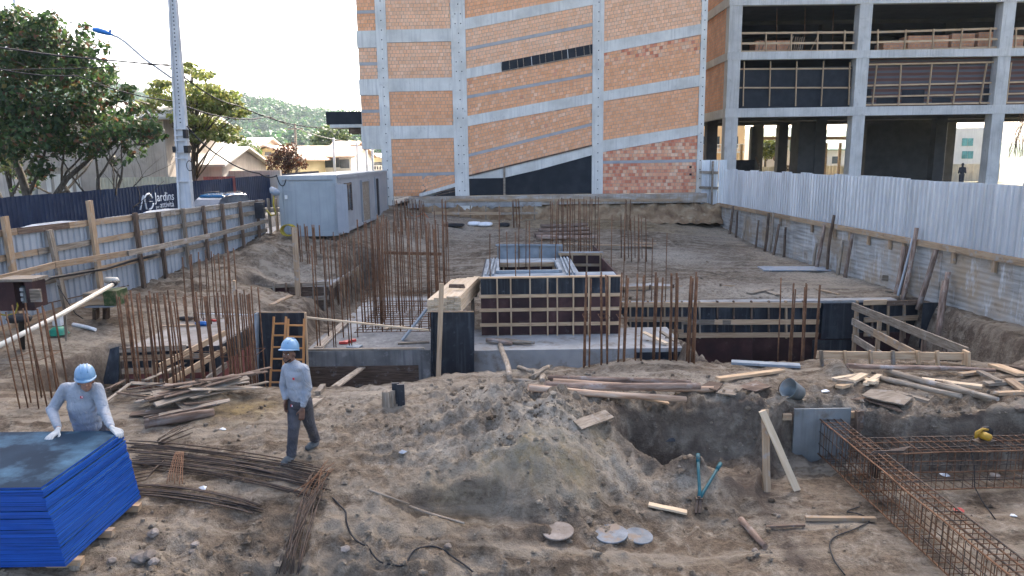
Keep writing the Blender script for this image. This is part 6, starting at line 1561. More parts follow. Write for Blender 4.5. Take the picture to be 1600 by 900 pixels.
# ------------------------------------------------------------------ mid-left slab with formwork
ml = thing("midleft_formwork", "low slab form with timber edge left of the tall bar clusters", "formwork", (-7.8, 24.05, -.8))
Ym = 24.05; MX0, MX1 = at(420, 450, Ym).x, at(512, 450, Ym).x
cb("slab", MX0, MX1, Ym + .05, 29.2, -.6, -.06, m_concl, ml)
for k in range(3): cb("ply_panel", MX0 + k * (MX1 - MX0) / 3 + .003, MX0 + (k + 1) * (MX1 - MX0) / 3 - .003, Ym, Ym + .04, -.85, -.03, m_woodd if k else m_maroon, ml)
for py in (446, 468): plank("waler", at(418, py + 1, Ym - .04), at(514, py - 3, Ym - .04), .06, .14, m_wood, ml)
for px in (428, 447, 470, 490, 508): plank("stud", at(px, 485, Ym - .08), at(px, 442, Ym - .08), .06, .1, rng.choice((m_wood, m_woodd)), ml, up=(0, 1, 0))
for k in range(6):
    y = Ym + .1 + k * .85; plank("side_stud", (MX1 + .1, y, -1.0), (MX1 + .1, y, -.02), .06, .1, rng.choice((m_wood, m_pine2, m_woodd)), ml, up=(1, 0, 0))
plank("side_waler", (MX1 + .05, Ym, -.1), (MX1 + .05, 29.2, -.1), .05, .15, m_wood, ml); cb("side_ply", MX1, MX1 + .02, Ym + .05, 29.2, -.95, -.04, m_woodd, ml)
mb = MB(); mb.box((MX1 - .5, Ym + .45, -.048), (1.0, .7, .02), .1); mb.build("blue_patch", m_tarp, ml)
tag(plank("tall_stake", at(466, 468, 23.4), at(460, 355, 23.4), .17, .06, m_pine2, None, up=(0, 1, 0)), "tall light timber stake standing left of the mid slab", "timber stake")
tag(plank("short_board", gp(425, 492) + Vector((0, 0, .3)), gp(455, 472) + Vector((0, 0, .2)), .16, .05, m_pine2), "short board tilted on the soil heap behind the ladders", "board")
# ------------------------------------------------------------------ starter bars
def bars(label, pts, zt, zb, r=.011, jitter=.12, ties=(), mat=None, lean=.03, seed=1):
    """one column's starter bars: (x, y) plan points; each bar is a part, ties are thin hoops round them"""
    rr = random.Random(seed)
    cxm = sum(p[0] for p in pts) / len(pts); cym = sum(p[1] for p in pts) / len(pts)
    t = thing("starter_bars", label, "rebar", (cxm, cym, zb), "starter bars standing on the site")
    lx, ly = rr.uniform(-lean, lean), rr.uniform(-lean, lean)
    for (x, y) in pts:
        top = zt + rr.uniform(-jitter, jitter)
        rebar("bar", (x, y, zb - .05), (x + lx * 2 + rr.uniform(-lean, lean), y + ly * 2 + rr.uniform(-lean, lean), top), r * rr.choice((1, 1, 1.25)), mat or m_rust, t, 5)
    for z in ties:
        x0, x1 = min(p[0] for p in pts) - .012, max(p[0] for p in pts) + .012; y0, y1 = min(p[1] for p in pts) - .012, max(p[1] for p in pts) + .012
        mb = MB(); f = (z - zb) / (zt - zb) * 2; q = [(x0 + lx * f, y0 + ly * f, z), (x1 + lx * f, y0 + ly * f, z), (x1 + lx * f, y1 + ly * f, z), (x0 + lx * f, y1 + ly * f, z)]
        mb.tube(q + [q[0]], .006, 4, cap=False); mb.build("tie", mat or m_rust, t)
    return t
def rectpts(x0, x1, y0, y1, nx, ny, pair=0, rr=rng):
    out = []
    for i in range(nx):
        x = x0 + (x1 - x0) * i / max(1, nx - 1); out += [(x + rr.uniform(-.015, .015), y0), (x + rr.uniform(-.015, .015), y1)]
        if pair: out += [(x + pair, y0 + .01)]
    for j in range(1, ny - 1):
        y = y0 + (y1 - y0) * j / (ny - 1); out += [(x0, y), (x1, y)]
    return out
def atc(px, Y, py=500): return at(px, py, Y).x
# left front cluster
Y = 14.0
bars("rusty starter bars rising in front of the left formwork, left half", rectpts(atc(203, 13.7, 560), atc(275, 13.7, 560), 13.5, 14.0, 6, 2, .03), at(230, 457, 13.8).z, -1.2, .0125, .05, (-.5, .45), seed=3, lean=.02)
bars("rusty starter bars rising in front of the left formwork, middle group", rectpts(atc(292, 13.7, 560), atc(342, 13.7, 560), 13.45, 13.95, 4, 2, .03), at(300, 462, 13.8).z, -1.2, .0125, .08, (-.5, .45), seed=4, lean=.03)
bars("rusty starter bars rising in front of the left formwork, right half", rectpts(atc(352, 13.7, 560), atc(400, 13.7, 560), 13.5, 14.1, 5, 2, .03), at(370, 455, 13.8).z, -1.2, .0125, .05, (-.5, .45), seed=5, lean=.02)
bars("starter bars on the left slab behind the formwork", rectpts(atc(302, 19, 480), atc(362, 19, 480), 18.6, 19.4, 6, 3), at(330, 398, 19).z, -.08, .012, .12, (.1, .7), seed=6)
bars("thin starter bars at the far left beside the long white pipe", rectpts(atc(42, 12.2, 580), atc(86, 12.2, 580), 11.9, 12.5, 4, 3), at(55, 478, 12.2).z, -.05, .011, .12, (.9,), seed=7, lean=.05)
bars("starter bars on the mid-left slab before the container", rectpts(atc(465, 27, 420), atc(498, 27, 420), 26.6, 27.4, 4, 2, .06), at(480, 352, 27).z, -.06, .016, .06, (), seed=8)
bars("slim starter bars left of the tall cage, nearer row", rectpts(atc(505, 17.9, 530), atc(553, 17.9, 530), 17.4, 18.4, 3, 2, .05), at(520, 376, 17.9).z, -.45, .012, .08, (), seed=9)
bars("slim starter bars left of the tall cage, farther row", rectpts(atc(520, 25.5, 470), atc(552, 25.5, 470), 24.8, 26.2, 5, 2), at(535, 366, 25.5).z, -1.0, .012, .08, (-.1,), seed=10)
# tall cage on the low slab
pts = rectpts(-4.15, -2.05, 19.2, 19.6, 9, 2) + rectpts(-4.1, -2.1, 21.6, 22.0, 9, 3) + rectpts(-4.15, -3.8, 19.6, 21.6, 2, 6)
bars("dense tall cluster of rusty starter bars standing on the low slab", pts, at(620, 350, 19.8).z, -.45, .0125, .22, (-.2, -.05, .1, .25, .4, .6), seed=11)
bars("starter bars right of the dense tall cluster", rectpts(atc(672, 24, 430), atc(700, 24, 430), 23.6, 24.4, 3, 2), at(690, 350, 24).z, -.5, .012, .12, (), seed=12)
bars("two pairs of tall thin bars near the bank shoring", rectpts(atc(692, 34, 360), atc(698, 34, 360), 33.8, 34.3, 2, 2), at(694, 312, 34).z, .1, .014, .06, (), seed=13)
bars("orange-brown bar cluster close to the far end of the container", rectpts(atc(618, 35, 340), atc(660, 35, 340), 34.5, 36, 8, 3), at(640, 313, 35).z, .35, .014, .15, (.9, 1.3), seed=14)
plank("bundle_board", at(600, 395, 28), at(690, 397, 28), .05, .12, m_rust, None)
tag(bpy.data.objects["bundle_board"], "rust-brown board lying across the tall cage's rear bars", "board")
# on the formwork box
px_ = [766, 781, 793, 806, 811, 822, 828, 846, 868, 890, 908, 936, 955, 975, 997]
top_ = [365, 322, 362, 363, 350, 345, 345, 365, 363, 310, 350, 340, 336, 333, 335]
bt_ = thing("starter_bars", "tall single bars standing around the rim of the formwork box", "rebar", (1, 20, 1.1), "starter bars standing on the site")
for i, (px, tp) in enumerate(zip(px_, top_)):
    Yb = 18.75 + (i % 3) * 1.3 if px < 905 else 22.8; A = at(px, 440 if px < 905 else 420, Yb); zt_ = at(px, tp, Yb).z
    rebar("bar", (A.x, Yb, .9 if px < 905 else -.3), (A.x + rng.uniform(-.03, .03), Yb, zt_), .012, m_rust, bt_)
for i, (px, tp, b_) in enumerate([(1018, 372, 460), (1040, 364, 458), (1008, 380, 440)]):
    Yb = 21.9; A = at(px, b_, Yb); rebar("bar", (A.x, Yb, -.4), (A.x, Yb, at(px, tp, Yb).z), .012, m_rust, bt_)
# front row on the mound
for i, (px, n) in enumerate([(912, 2), (940, 3), (966, 3), (993, 3), (1022, 2), (1048, 3), (1076, 3)]):
    Yb = 13.75; x = atc(px, Yb, 560); z = gz(x, Yb)
    bars(f"thick rusty starter bars of the front row on the mound, {['first','second','third','fourth','fifth','sixth','seventh'][i]} bunch from the left", [(x + k * .055 + rng.uniform(-.01, .01), Yb + .35 * (k % 2)) for k in range(n + 1)], at(px, 432, Yb).z, z - .1, .0155, .05, (at(px, 497, Yb).z,) if i < 3 else (), seed=20 + i, lean=.02)
bars("dense starter bars behind the formwork box", rectpts(atc(862, 30, 380), atc(932, 30, 380), 29.6, 30.6, 9, 2), at(890, 310, 30).z, -.05, .016, .15, (1.1,), seed=30)
bars("starter bars right behind the small formwork", rectpts(atc(974, 30, 390), atc(1008, 30, 390), 29.6, 30.6, 4, 2), at(990, 337, 30).z, -.1, .015, .08, (), seed=31)
bars("short far starter bars beneath the plinth", rectpts(atc(803, 38, 350), atc(812, 38, 350), 37.8, 38.3, 3, 2), at(806, 312, 38).z, .5, .014, .06, (), seed=32)
bars("far pair of starter bars with red tips near the stained plinth", rectpts(atc(978, 38, 350), atc(984, 38, 350), 37.8, 38.2, 2, 2), at(981, 313, 38).z, .35, .014, .06, (), seed=33)
bars("starter bars in the trench before the black panel", rectpts(atc(1224, 14.9, 560), atc(1262, 14.9, 560), 14.6, 15.2, 3, 2, .05), at(1240, 443, 14.9).z, -.6, .0125, .08, (), seed=34)
bars("far left starter bars beside the container's long side", rectpts(atc(634, 38.5, 330), atc(662, 38.5, 330), 38, 39, 4, 2), at(650, 318, 38.5).z, .7, .014, .1, (), seed=35)
# stacked far logs and boards on the ground
def pile(name, label, cat, items, group=None):
    t = thing(name, label, cat, items[0][0], group)
    return t
for i, (a, b, Ya) in enumerate([((845, 357), (918, 355), 33.5), ((842, 365), (920, 363), 32.3), ((835, 370), (925, 369), 31.4), ((838, 376), (935, 377), 30.6)]):
    A, B = gp(*a), gp(*b); A.z += .1 + .04 * (i % 2); B.z = A.z; tag(log("far_log", A, B, .11, m_log, None, 50 + i), ["farthest brown log of the row behind the small formwork", "second farthest brown log of the row behind the small formwork", "second nearest brown log of the row behind the small formwork", "nearest brown log of the row behind the small formwork"][i], "log", "row of far logs")
for i, (a, b, w) in enumerate([((862, 384), (1020, 388), .25), ((870, 390), (1000, 391), .2), ((990, 385), (1025, 387), .3)]):
    A, B = gp(*a), gp(*b); A.z += .1 + .05 * i; B.z += .1 + .05 * i; tag(plank("far_board", A, B, w, .05, m_pine2 if i != 1 else m_wood), ["long light board lying behind the small formwork", "grey board lying against the long light one", "wide short board at the end of the far boards"][i], "board")
# ------------------------------------------------------------------ blue-edged plywood stack
SX1, SY0, SY1 = -4.80, 6.74, 8.27
st = thing("plywood_stack", "tall stack of dark film-faced plywood sheets with bright blue edges", "plywood stack", (-6.0, 7.5, 0))
def slab_mesh(nm, lx, ly, lz):
    mb = MB(); mb.box((0, 0, 0), (lx, ly, lz)); mb.mi = [1, 0, 1, 1, 1, 1]; mb.mi = [0, 0, 1, 1, 1, 1]
    me = mb.mesh(nm); me.materials.append(m_filmtop); me.materials.append(m_blue); return me
_sm = slab_mesh("sheet", 2.44, SY1 - SY0, .0205)
NS = 43
for k in range(NS):
    z = .09 + .0212 * k; f = k / NS
    dx = (1 - f) * .10 + rng.uniform(-.006, .006); dy = (1 - f) * .05 + rng.uniform(-.006, .006)
    if k == NS - 2: dx += .012; dy -= .02
    if k in (30, 31, 37): dx -= .018
    m = Matrix.Translation((SX1 - 1.22 + dx, (SY0 + SY1) / 2 + dy, z)) @ Matrix.Rotation(rng.uniform(-.006, .006), 4, 'Z')
    link("sheet", _sm, None, m, st)
STOP = .09 + .0212 * (NS - 1) + .0105
for y in (6.95, 7.55, 8.15): plank("bearer", (-7.2, y, .035), (-4.62, y, .035), .09, .085, m_pine2, st)

# ------------------------------------------------------------------ loose timber
def lay_board(name, a, b, w, t, mat, label, cat="board", group=None, za=.03, zb=.03, roll=0, rnd=False, seed=0):
    A, B = gp(*a), gp(*b)
    # rest on the ground: raise by the highest soil under it
    hi = 0
    for k in range(1, 8):
        q = A.lerp(B, k / 8); hi = max(hi, gz(q.x, q.y) - q.z)
    A.z += za + hi * .7; B.z += zb + hi * .7
    o = log(name, A, B, w / 2, mat, None, seed) if rnd else plank(name, A, B, w, t, mat, roll=roll)
    return tag(o, label, cat, group)
for i, (a, b, r, mt, lab) in enumerate([((857, 597), (1080, 606), .135, m_log, "thick dark log at the back of the four logs on the bench"), ((865, 607), (1115, 618), .115, m_logp, "peeled tan log second from the back of the four logs"), ((852, 617), (1092, 626), .125, m_log, "grey-brown log third from the back of the four logs"), ((826, 621), (1070, 640), .11, m_logp, "long orange-tan log at the front of the four logs")]):
    lay_board("pole_log", a, b, r, 0, mt, lab, "log", None, .05, .05, rnd=True, seed=i + 1)
for i, (a, b, r, lab) in enumerate([((783, 568), (795, 600), .12, "weathered upright stub of wood leaning on the mound"), ((810, 577), (832, 590), .08, "short grey branch piece on the mound, left of the logs"), ((832, 595), (857, 580), .09, "crooked grey branch end pointing at the log pile"), ((803, 605), (840, 607), .07, "flat grey stick lying left of the log pile"), ((848, 592), (848, 605), .1, "stubby cut log end beside the log pile"), ((862, 577), (872, 570), .1, "small round log stump behind the log pile")]):
    lay_board("wood_piece", a, b, r, .05, m_wood, lab, "wood piece", None, .04, .06, rnd=True, seed=20 + i)
for i, (a, b, w, mt, lab) in enumerate([((760, 527), (800, 533), .12, m_log, "thick grey stick on the pale cap in front of the box"), ((775, 533), (830, 531), .1, m_wood, "long grey stick on the pale cap in front of the box"), ((790, 538), (835, 540), .08, m_wood, "thin crooked stick on the pale cap in front of the box"), ((1005, 519), (1042, 537), .12, m_lumber, "short pale board leaning on the cap by the front starter bars"), ((1032, 518), (1060, 536), .1, m_wood, "short grey board leaning on the cap by the front starter bars")]):
    A, B = at(*a, 17.7), at(*b, 17.4); A.z = -.36; B.z = -.38
    if i > 2: A = at(*a, 17.9); B = at(*b, 17.2); B.z = max(B.z, -.4)
    tag(log("wood_stick", A, B, w / 2, mt, None, 60 + i) if i < 3 else plank("wood_stick", A, B, w, .04, mt), lab, "stick")
# heap of planks at the left, in front of the left formwork
hp_items = [((205, 650), (300, 640)), ((215, 640), (330, 625)), ((225, 660), (345, 640)), ((230, 655), (420, 608)), ((240, 645), (370, 612)), ((250, 662), (360, 640)), ((210, 632), (320, 618)), ((260, 636), (400, 615)), ((200, 625), (260, 618)), ((290, 655), (350, 632)), ((300, 640), (410, 620)), ((220, 622), (390, 606)), ((270, 628), (300, 655)), ((245, 622), (262, 650)), ((180, 615), (195, 605)), ((170, 625), (200, 606)), ((165, 640), (205, 615)), ((235, 668), (340, 652)), ((205, 612), (330, 608)), ((310, 622), (420, 600)), ((185, 632), (240, 628)), ((230, 612), (300, 604)), ((225, 648), (400, 612)), ((235, 652), (410, 613)), ((245, 658), (390, 622)), ((250, 640), (425, 604)), ((260, 650), (380, 625)), ((215, 636), (300, 622)), ((300, 648), (420, 612))]
for i, (a, b) in enumerate(hp_items):
    lay_board("scrap_plank", a, b, rng.choice((.06, .08, .11, .15)), rng.choice((.018, .022, .028)), rng.choice((m_wood, m_woodd, m_woodd)), "weathered grey plank in the scrap heap before the left formwork", "plank", "scrap plank heap before the left formwork", .03 + .02 * (i % 11), .03 + .024 * (i % 9), roll=rng.uniform(-.25, .25))
lay_board("scrap_log", (228, 668), (335, 648), .16, 0, m_log, "grey round log at the front of the left scrap heap", "log", None, .05, .05, rnd=True, seed=9)
lay_board("long_plank", (468, 662), (572, 600), .17, .035, m_wood, "long grey plank lying diagonally behind the standing worker", "plank")
lay_board("wood_block", (505, 606), (497, 618), .1, .07, m_wood, "small grey wood block right behind the standing worker", "wood block")
# stubs and black board at the trench edge
for i, (px, pt, pb2) in enumerate([(605, 617, 640), (613, 615, 638), (601, 622, 640)]):
    p = gp(px, pb2); tag(log("post_stub", p + Vector((0, .1, -.2)), p + Vector((0, .1, .28)), .055, m_wood, None, 70 + i, 8), ["pale round stub, left of the three at the trench edge", "tallest pale round stub at the trench edge", "lowest round stub at the trench edge"][i], "post stub")
p = gp(626, 638); cbx = MB(); cbx.box((p.x, p.y + .1, p.z + .1), (.12, .04, .55)); cbx.box((p.x - .1, p.y + .2, p.z + .12), (.12, .04, .5)); tag(cbx.build("black_board", m_black), "small black board upright at the trench edge", "board")
# right bench: offcuts, poles, boards
off = [((1302, 598), (1348, 590)), ((1316, 603), (1352, 592)), ((1330, 606), (1350, 596)), ((1304, 607), (1334, 604)), ((1340, 592), (1368, 606)), ((1352, 607), (1374, 596)), ((1310, 615), (1328, 606)), ((1360, 610), (1368, 600)), ((1322, 596), (1358, 598))]
for i, (a, b) in enumerate(off):
    lay_board("offcut", a, b, rng.choice((.09, .12)), .05, rng.choice((m_pine, m_lumber, m_wood)), "short sawn offcut in the small pile under the timber guard frame", "offcut", "offcut pile under the guard frame", .03 + .025 * (i % 4), .03 + .03 * (i % 3))
for i, (a, b, w, mt, rn, lab) in enumerate([((1382, 588), (1548, 632), .12, m_wood, True, "long grey pole running diagonally across the right bench"), ((1365, 596), (1500, 628), .10, m_wood, True, "second grey pole below the long diagonal one"), ((1325, 585), (1552, 582), .09, m_log, True, "dark pole lying level under the timber guard frame"), ((1440, 596), (1535, 608), .14, m_lumber, False, "pale board lying on the right bench under the guard frame"), ((1462, 604), (1500, 606), .1, m_woodd, False, "short dark board on the right bench"), ((1552, 577), (1598, 590), .22, m_pine, False, "thick pale beam at the right edge of the bench"), ((1580, 576), (1610, 582), .14, m_woodd, False, "dark plank behind the thick pale beam"), ((1500, 592), (1532, 586), .1, m_pine2, False, "short light board left of the thick pale beam"), ((1530, 590), (1560, 602), .12, m_wood, False, "grey board end near the right edge"), ((1540, 605), (1600, 600), .14, m_wood, False, "wide grey board at the right edge of the bench"), ((1575, 600), (1600, 615), .16, m_pine2, False, "short tan board nearest the right edge"), ((1122, 602), (1222, 585), .13, m_pine, False, "long pale board on the bench right of the logs"), ((1143, 570), (1250, 575), .2, m_tin, False, "bluish metal strip along the trench edge by the black panel"), ((1400, 625), (1450, 640), .1, m_wood, False, "thin grey strip by the broken sheets"), ((1476, 612), (1556, 640), .07, m_wood, True, "thin rod-like pole at the bank edge"), ((1400, 600), (1440, 612), .1, m_woodd, False, "dark short board between the poles"), ((1555, 625), (1600, 622), .1, m_pine2, False, "light board at the bank edge on the far right")]):
    lay_board("bench_timber", a, b, w, .05, mt, lab, "pole" if rn else "board", None, .04 + .02 * (i % 3), .04, rnd=rn, seed=80 + i)
def broken(label, pts, mat, dz=.05):
    P = [gp(*q) for q in pts]; zm = max(p.z for p in P); P = [Vector((p.x, p.y, zm * .6 + p.z * .4 + dz)) for p in P]; mb = MB(); mb.prism(P, (0, 0, .02)); tag(mb.build("broken_sheet", mat), label, "broken sheet")
broken("broken grey plywood sheet lying at the edge of the right bank", [(1345, 632), (1375, 640), (1412, 645), (1425, 628), (1395, 616), (1360, 620)], m_wood)
broken("peeling brown plywood scrap below the broken grey sheet", [(1330, 628), (1356, 633), (1410, 650), (1400, 640), (1360, 622)], m_woodd, .03)
broken("flat dark ply scrap left of the zinc bucket", [(1150, 615), (1180, 622), (1205, 612), (1180, 604)], m_woodd)
broken("flat pale ply scrap beside the dark one", [(1118, 622), (1148, 625), (1165, 612), (1135, 608)], m_wood)
broken("small black sheet piece near the log ends", [(1095, 612), (1120, 617), (1130, 608), (1108, 604)], m_woodd)
# zinc bucket on its side
p = gp(1240, 622); mm = Matrix.Translation(p + Vector((0, 0, .13))) @ Matrix.Rotation(R(-62), 4, 'Y') @ Matrix.Rotation(R(20), 4, 'X')
bk_ = thing("zinc_bucket", "dented grey-green bucket tipped over on the right bench", "bucket", p)
mb = MB(); mb.lathe([(.10, -.14), (.12, -.135), (.165, .14), (.172, .15), (.16, .145), (.112, -.12), (.02, -.12)], mm, 20); mb.build("shell", m_zinc, bk_)
mb = MB(); mb.tube([mm @ Vector((.165 * math.cos(a), .05, .14 + .15 * math.sin(a))) for a in [math.pi * k / 10 for k in range(11)]], .006, 5); mb.build("handle", m_steel, bk_)
# concrete panel and timber shuttering at the far end of the cage pit
m_concd3 = M("panel_grey", [(.13, .14, .135), (.18, .19, .185), (.24, .25, .24)], .8, 1.6, None, .2, 14, rand=0, fleck=(.14, .115, .09), fs=3, fw=(.52, .7), streak=(.12, .12, .11))
bp = thing("trench_end_form", "grey panel with timber shuttering closing the end of the cage trench", "formwork", at(1280, 720, 10.9))
Yp = 10.82; A, B = at(1237, 722, Yp), at(1330, 641, Yp)
mb = MB(); mb.box(((A.x + B.x) / 2, Yp + .02, (A.z + B.z) / 2 - .02), (B.x - A.x, .04, B.z - A.z + .1)); mb.build("panel", m_concd3, bp)
plank("upright", at(1338, 700, Yp - .03), at(1340, 642, Yp - .03), .05, .09, m_woodd, bp, up=(0, 1, 0)); plank("upright", at(1324, 700, Yp + .05), at(1326, 642, Yp + .05), .05, .07, m_woodd, bp, up=(0, 1, 0))
plank("rail", at(1222, 651, Yp + .05), at(1236, 651, Yp + .05), .06, .1, m_pine2, bp); plank("rail", at(1326, 648, Yp + .08), at(1338, 648, Yp + .08), .05, .1, m_pine2, bp)
mb = MB(); A, B = at(1226, 690, Yp + .12), at(1350, 642, Yp + .12); mb.box(((A.x + B.x) / 2, Yp + .12, (A.z + B.z) / 2), (B.x - A.x, .02, B.z - A.z)); mb.build("dark_backing", m_woodd, bp)
mb = MB(); A, B = at(1060, 700, 11.15), at(1030, 652, 11.15); mb.prism([at(1035, 690, 10.9), at(1055, 690, 10.9), at(1058, 655, 11.2), at(1010, 653, 11.2)], (0, .03, 0)); tag(mb.build("buried_board", m_black), "black board half buried in the hollow below the logs", "board")
A, B = gp(1005, 655), gp(1043, 702); tag(plank("splintered_board", A + Vector((0, -.02, .08)), B + Vector((0, 0, .06)), .16, .03, m_pine2), "splintered board leaning down into the hollow below the logs", "board")
A, B = gp(902, 668), gp(952, 657); tag(plank("splintered_board", A + Vector((0, 0, .03)), B + Vector((0, 0, .1)), .18, .03, m_wood, roll=.5), "broken grey board sticking out of the mound under the logs", "board")
plank_a = plank("stake", gp(1199, 768) + Vector((0, 0, -.05)), at(1195, 640, gp(1199, 768).y + .35), .10, .04, m_pine2, None, up=(0, 1, 0)); tag(plank_a, "upright pale stake leaning against the earth bank", "stake")
plank_b = plank("stake", gp(1246, 766) + Vector((0, 0, 0)), at(1191, 642, gp(1199, 768).y + .25), .10, .035, m_lumber, None, up=(0, 1, 0)); tag(plank_b, "slanting pale stake crossing the upright one", "stake")
lay_board("pale_strip", (1013, 791), (1073, 804), .1, .03, m_lumber, "white splintered strip of wood beside the bolt cutter", "wood strip")
lay_board("short_log", (1157, 816), (1196, 857), .085, 0, m_log, "short grey log lying alone on the pit floor", "log", None, .03, .03, rnd=True, seed=5)
lay_board("floor_batten", (1258, 814), (1368, 815), .06, .05, m_pine2, "straight batten lying on the pit floor beside the cage", "batten")
lay_board("floor_stick", (1196, 826), (1258, 824), .03, .03, m_woodd, "thin dark stick on the pit floor near the batten", "stick")
lay_board("root_stick", (640, 795), (725, 822), .035, .02, m_wood, "thin curved root-like strip on the foreground soil", "stick", rnd=True, seed=6)
lay_board("root_stick", (575, 775), (640, 797), .03, .02, m_wood, "thinner root-like strip up the slope from the first", "stick", rnd=True, seed=7)
# bolt cutter
bc_ = thing("bolt_cutter", "teal bolt cutter with open handles leaning on a soil heap", "bolt cutter", gp(1091, 806))
jw = gp(1090, 806) + Vector((0, -.02, .05)); pv = gp(1092, 790) + Vector((0, 0, .09)); h1 = at(1090, 728, gp(1092, 790).y + .55); h2 = at(1126, 724, gp(1092, 790).y + .55)
h1.z = max(h1.z, gz(h1.x, h1.y) + .05); h2.z = max(h2.z, gz(h2.x, h2.y) + .05)
for h in (h1, h2):
    mb = MB(); mb.tube([pv, pv.lerp(h, .15) + Vector((.01, 0, .02)), pv.lerp(h, .6), h], [.03, .024, .022, .025], 8); mb.build("handle", m_teal, bc_)
    mb = MB(); mb.tube([pv.lerp(h, .82), h], .03, 8); mb.build("grip", m_teal, bc_)
mb = MB(); mb.beam(pv + Vector((-.02, 0, .0)), jw + Vector((-.03, 0, 0)), .03, .05); mb.beam(pv + Vector((.02, 0, .0)), jw + Vector((.02, 0, 0)), .03, .045); mb.box(pv, (.09, .05, .05)); mb.build("jaw", m_steel, bc_)
mb = MB(); mb.lathe([(.005, .03), (.02, .03), (.02, .045), (.005, .045)], Matrix.Translation(pv), 10); mb.build("bolt", m_steel, bc_)
m_disc = M('disc_grey', [(.09, .10, .11), (.15, .165, .175), (.21, .225, .235)], .75, 5, None, .3, 16, rand=.08, fleck=(.20, .155, .115), fs=4, fw=(.52, .62))
# flat round plates
for (px, py, r, lab) in [(955, 836, .21, "left grey disc of the overlapping pair on the pit floor"), (998, 840, .18, "right grey disc of the overlapping pair on the pit floor"), (872, 832, .20, "earth-covered disc half buried left of the grey pair")]:
    p = gp(px, py); mb = MB(); mb.lathe([(.02, 0), (r, 0), (r, .014), (r * .96, .018), (.03, .018), (.02, .014)], Matrix.Translation(p + Vector((0, 0, .015 + (.025 if px == 998 else 0)))) @ Matrix.Rotation(.06, 4, 'X') @ Matrix.Rotation(-.05 if px < 960 else .07, 4, 'Y'), 28, smooth=False)
    tag(mb.build("round_plate", m_disc if px > 900 else m_clay), lab, "disc")
# ------------------------------------------------------------------ bundles of bars on the ground
def ground_bar(t, a, b, lift, r=.008, bow=0, mat=None, name="bar"):
    A, B = gp(*a), gp(*b); P = []
    hi = 0
    for k in range(1, 12):
        q = A.lerp(B, k / 12); hi = max(hi, gz(q.x, q.y) - q.z)
    for k in range(9):
        f = k / 8; q = A.lerp(B, f); s_ = math.sin(f * math.pi)
        q.x += bow * s_; q.z += lift + min(hi, .16) * s_ ** .6; P.append(q)
    mb = MB(); mb.tube(P, r, 5); mb.build(name, mat or m_steel, t)
rb1 = thing("rebar_bundle", "wide fan of dark reinforcing bars lying beside the plywood stack", "rebar", gp(350, 740))
for k in range(30):
    u = k / 29; ground_bar(rb1, (196 + rng.uniform(-3, 25), 694 + 42 * u + rng.uniform(-3, 3)), (478 + 40 * rng.random(), 738 + 48 * u + rng.uniform(-6, 6)), .02 + rng.uniform(0, .05), rng.choice((.006, .008, .009)), rng.uniform(.02, .10))
rb2 = thing("rebar_bundle", "short bundle of thick bars in front of the plywood stack's right side", "rebar", gp(300, 785))
for k in range(9): ground_bar(rb2, (214 + rng.uniform(-2, 6), 760 + 2.2 * k), (405 + rng.uniform(-12, 12), 792 + 1.8 * k), .02 + .01 * (k % 3), .01)
rb3 = thing("rebar_bundle", "bundle of thin rusty bars running towards the bottom edge of the picture", "rebar", gp(470, 850))
for k in range(16): ground_bar(rb3, (490 + rng.uniform(-8, 24), 752 + rng.uniform(-8, 10)), (436 + 2.2 * k + rng.uniform(-4, 4), 903), .03 + rng.uniform(0, .06), .0065, rng.uniform(-.03, .03), m_steel)
for k in range(8): ground_bar(rb3, (460 + 6 * k, 780 + rng.uniform(-6, 12)), (505 + rng.uniform(0, 18), 738 + rng.uniform(-8, 8)), .08 + rng.uniform(0, .05), .0055, 0, m_rust)
rb4 = thing("rebar_bundle", "light upturned bar ends fanning out above the scrap heap side", "rebar", gp(300, 692))
for k in range(9): ground_bar(rb4, (250 + rng.uniform(-6, 6), 698 + rng.uniform(-2, 4)), (292 + rng.uniform(-12, 14), 678 + rng.uniform(-4, 6)), .04 + .012 * k, .006)
stp = thing("bent_stirrups", "nested bent stirrup bars beside the plywood stack", "rebar", gp(230, 745))
for k in range(4):
    A, B, C_, D = (205, 760 - 4 * k), (228 + 5 * k, 755 - 5 * k), (250 + 3 * k, 733 - 2 * k), (207, 730 - 1.5 * k)
    P = [gp(*q) + Vector((0, 0, .05 + .012 * k)) for q in (A, B, C_, D)]; mb = MB(); mb.tube(P, .008, 5); mb.build("stirrup", m_steel, stp)
for k in range(7):
    ground_bar(stp, (262 + 4 * k, 765 + rng.uniform(-3, 3)), (276 + 2 * k, 716), .1, .006, 0, m_rust, "bar")
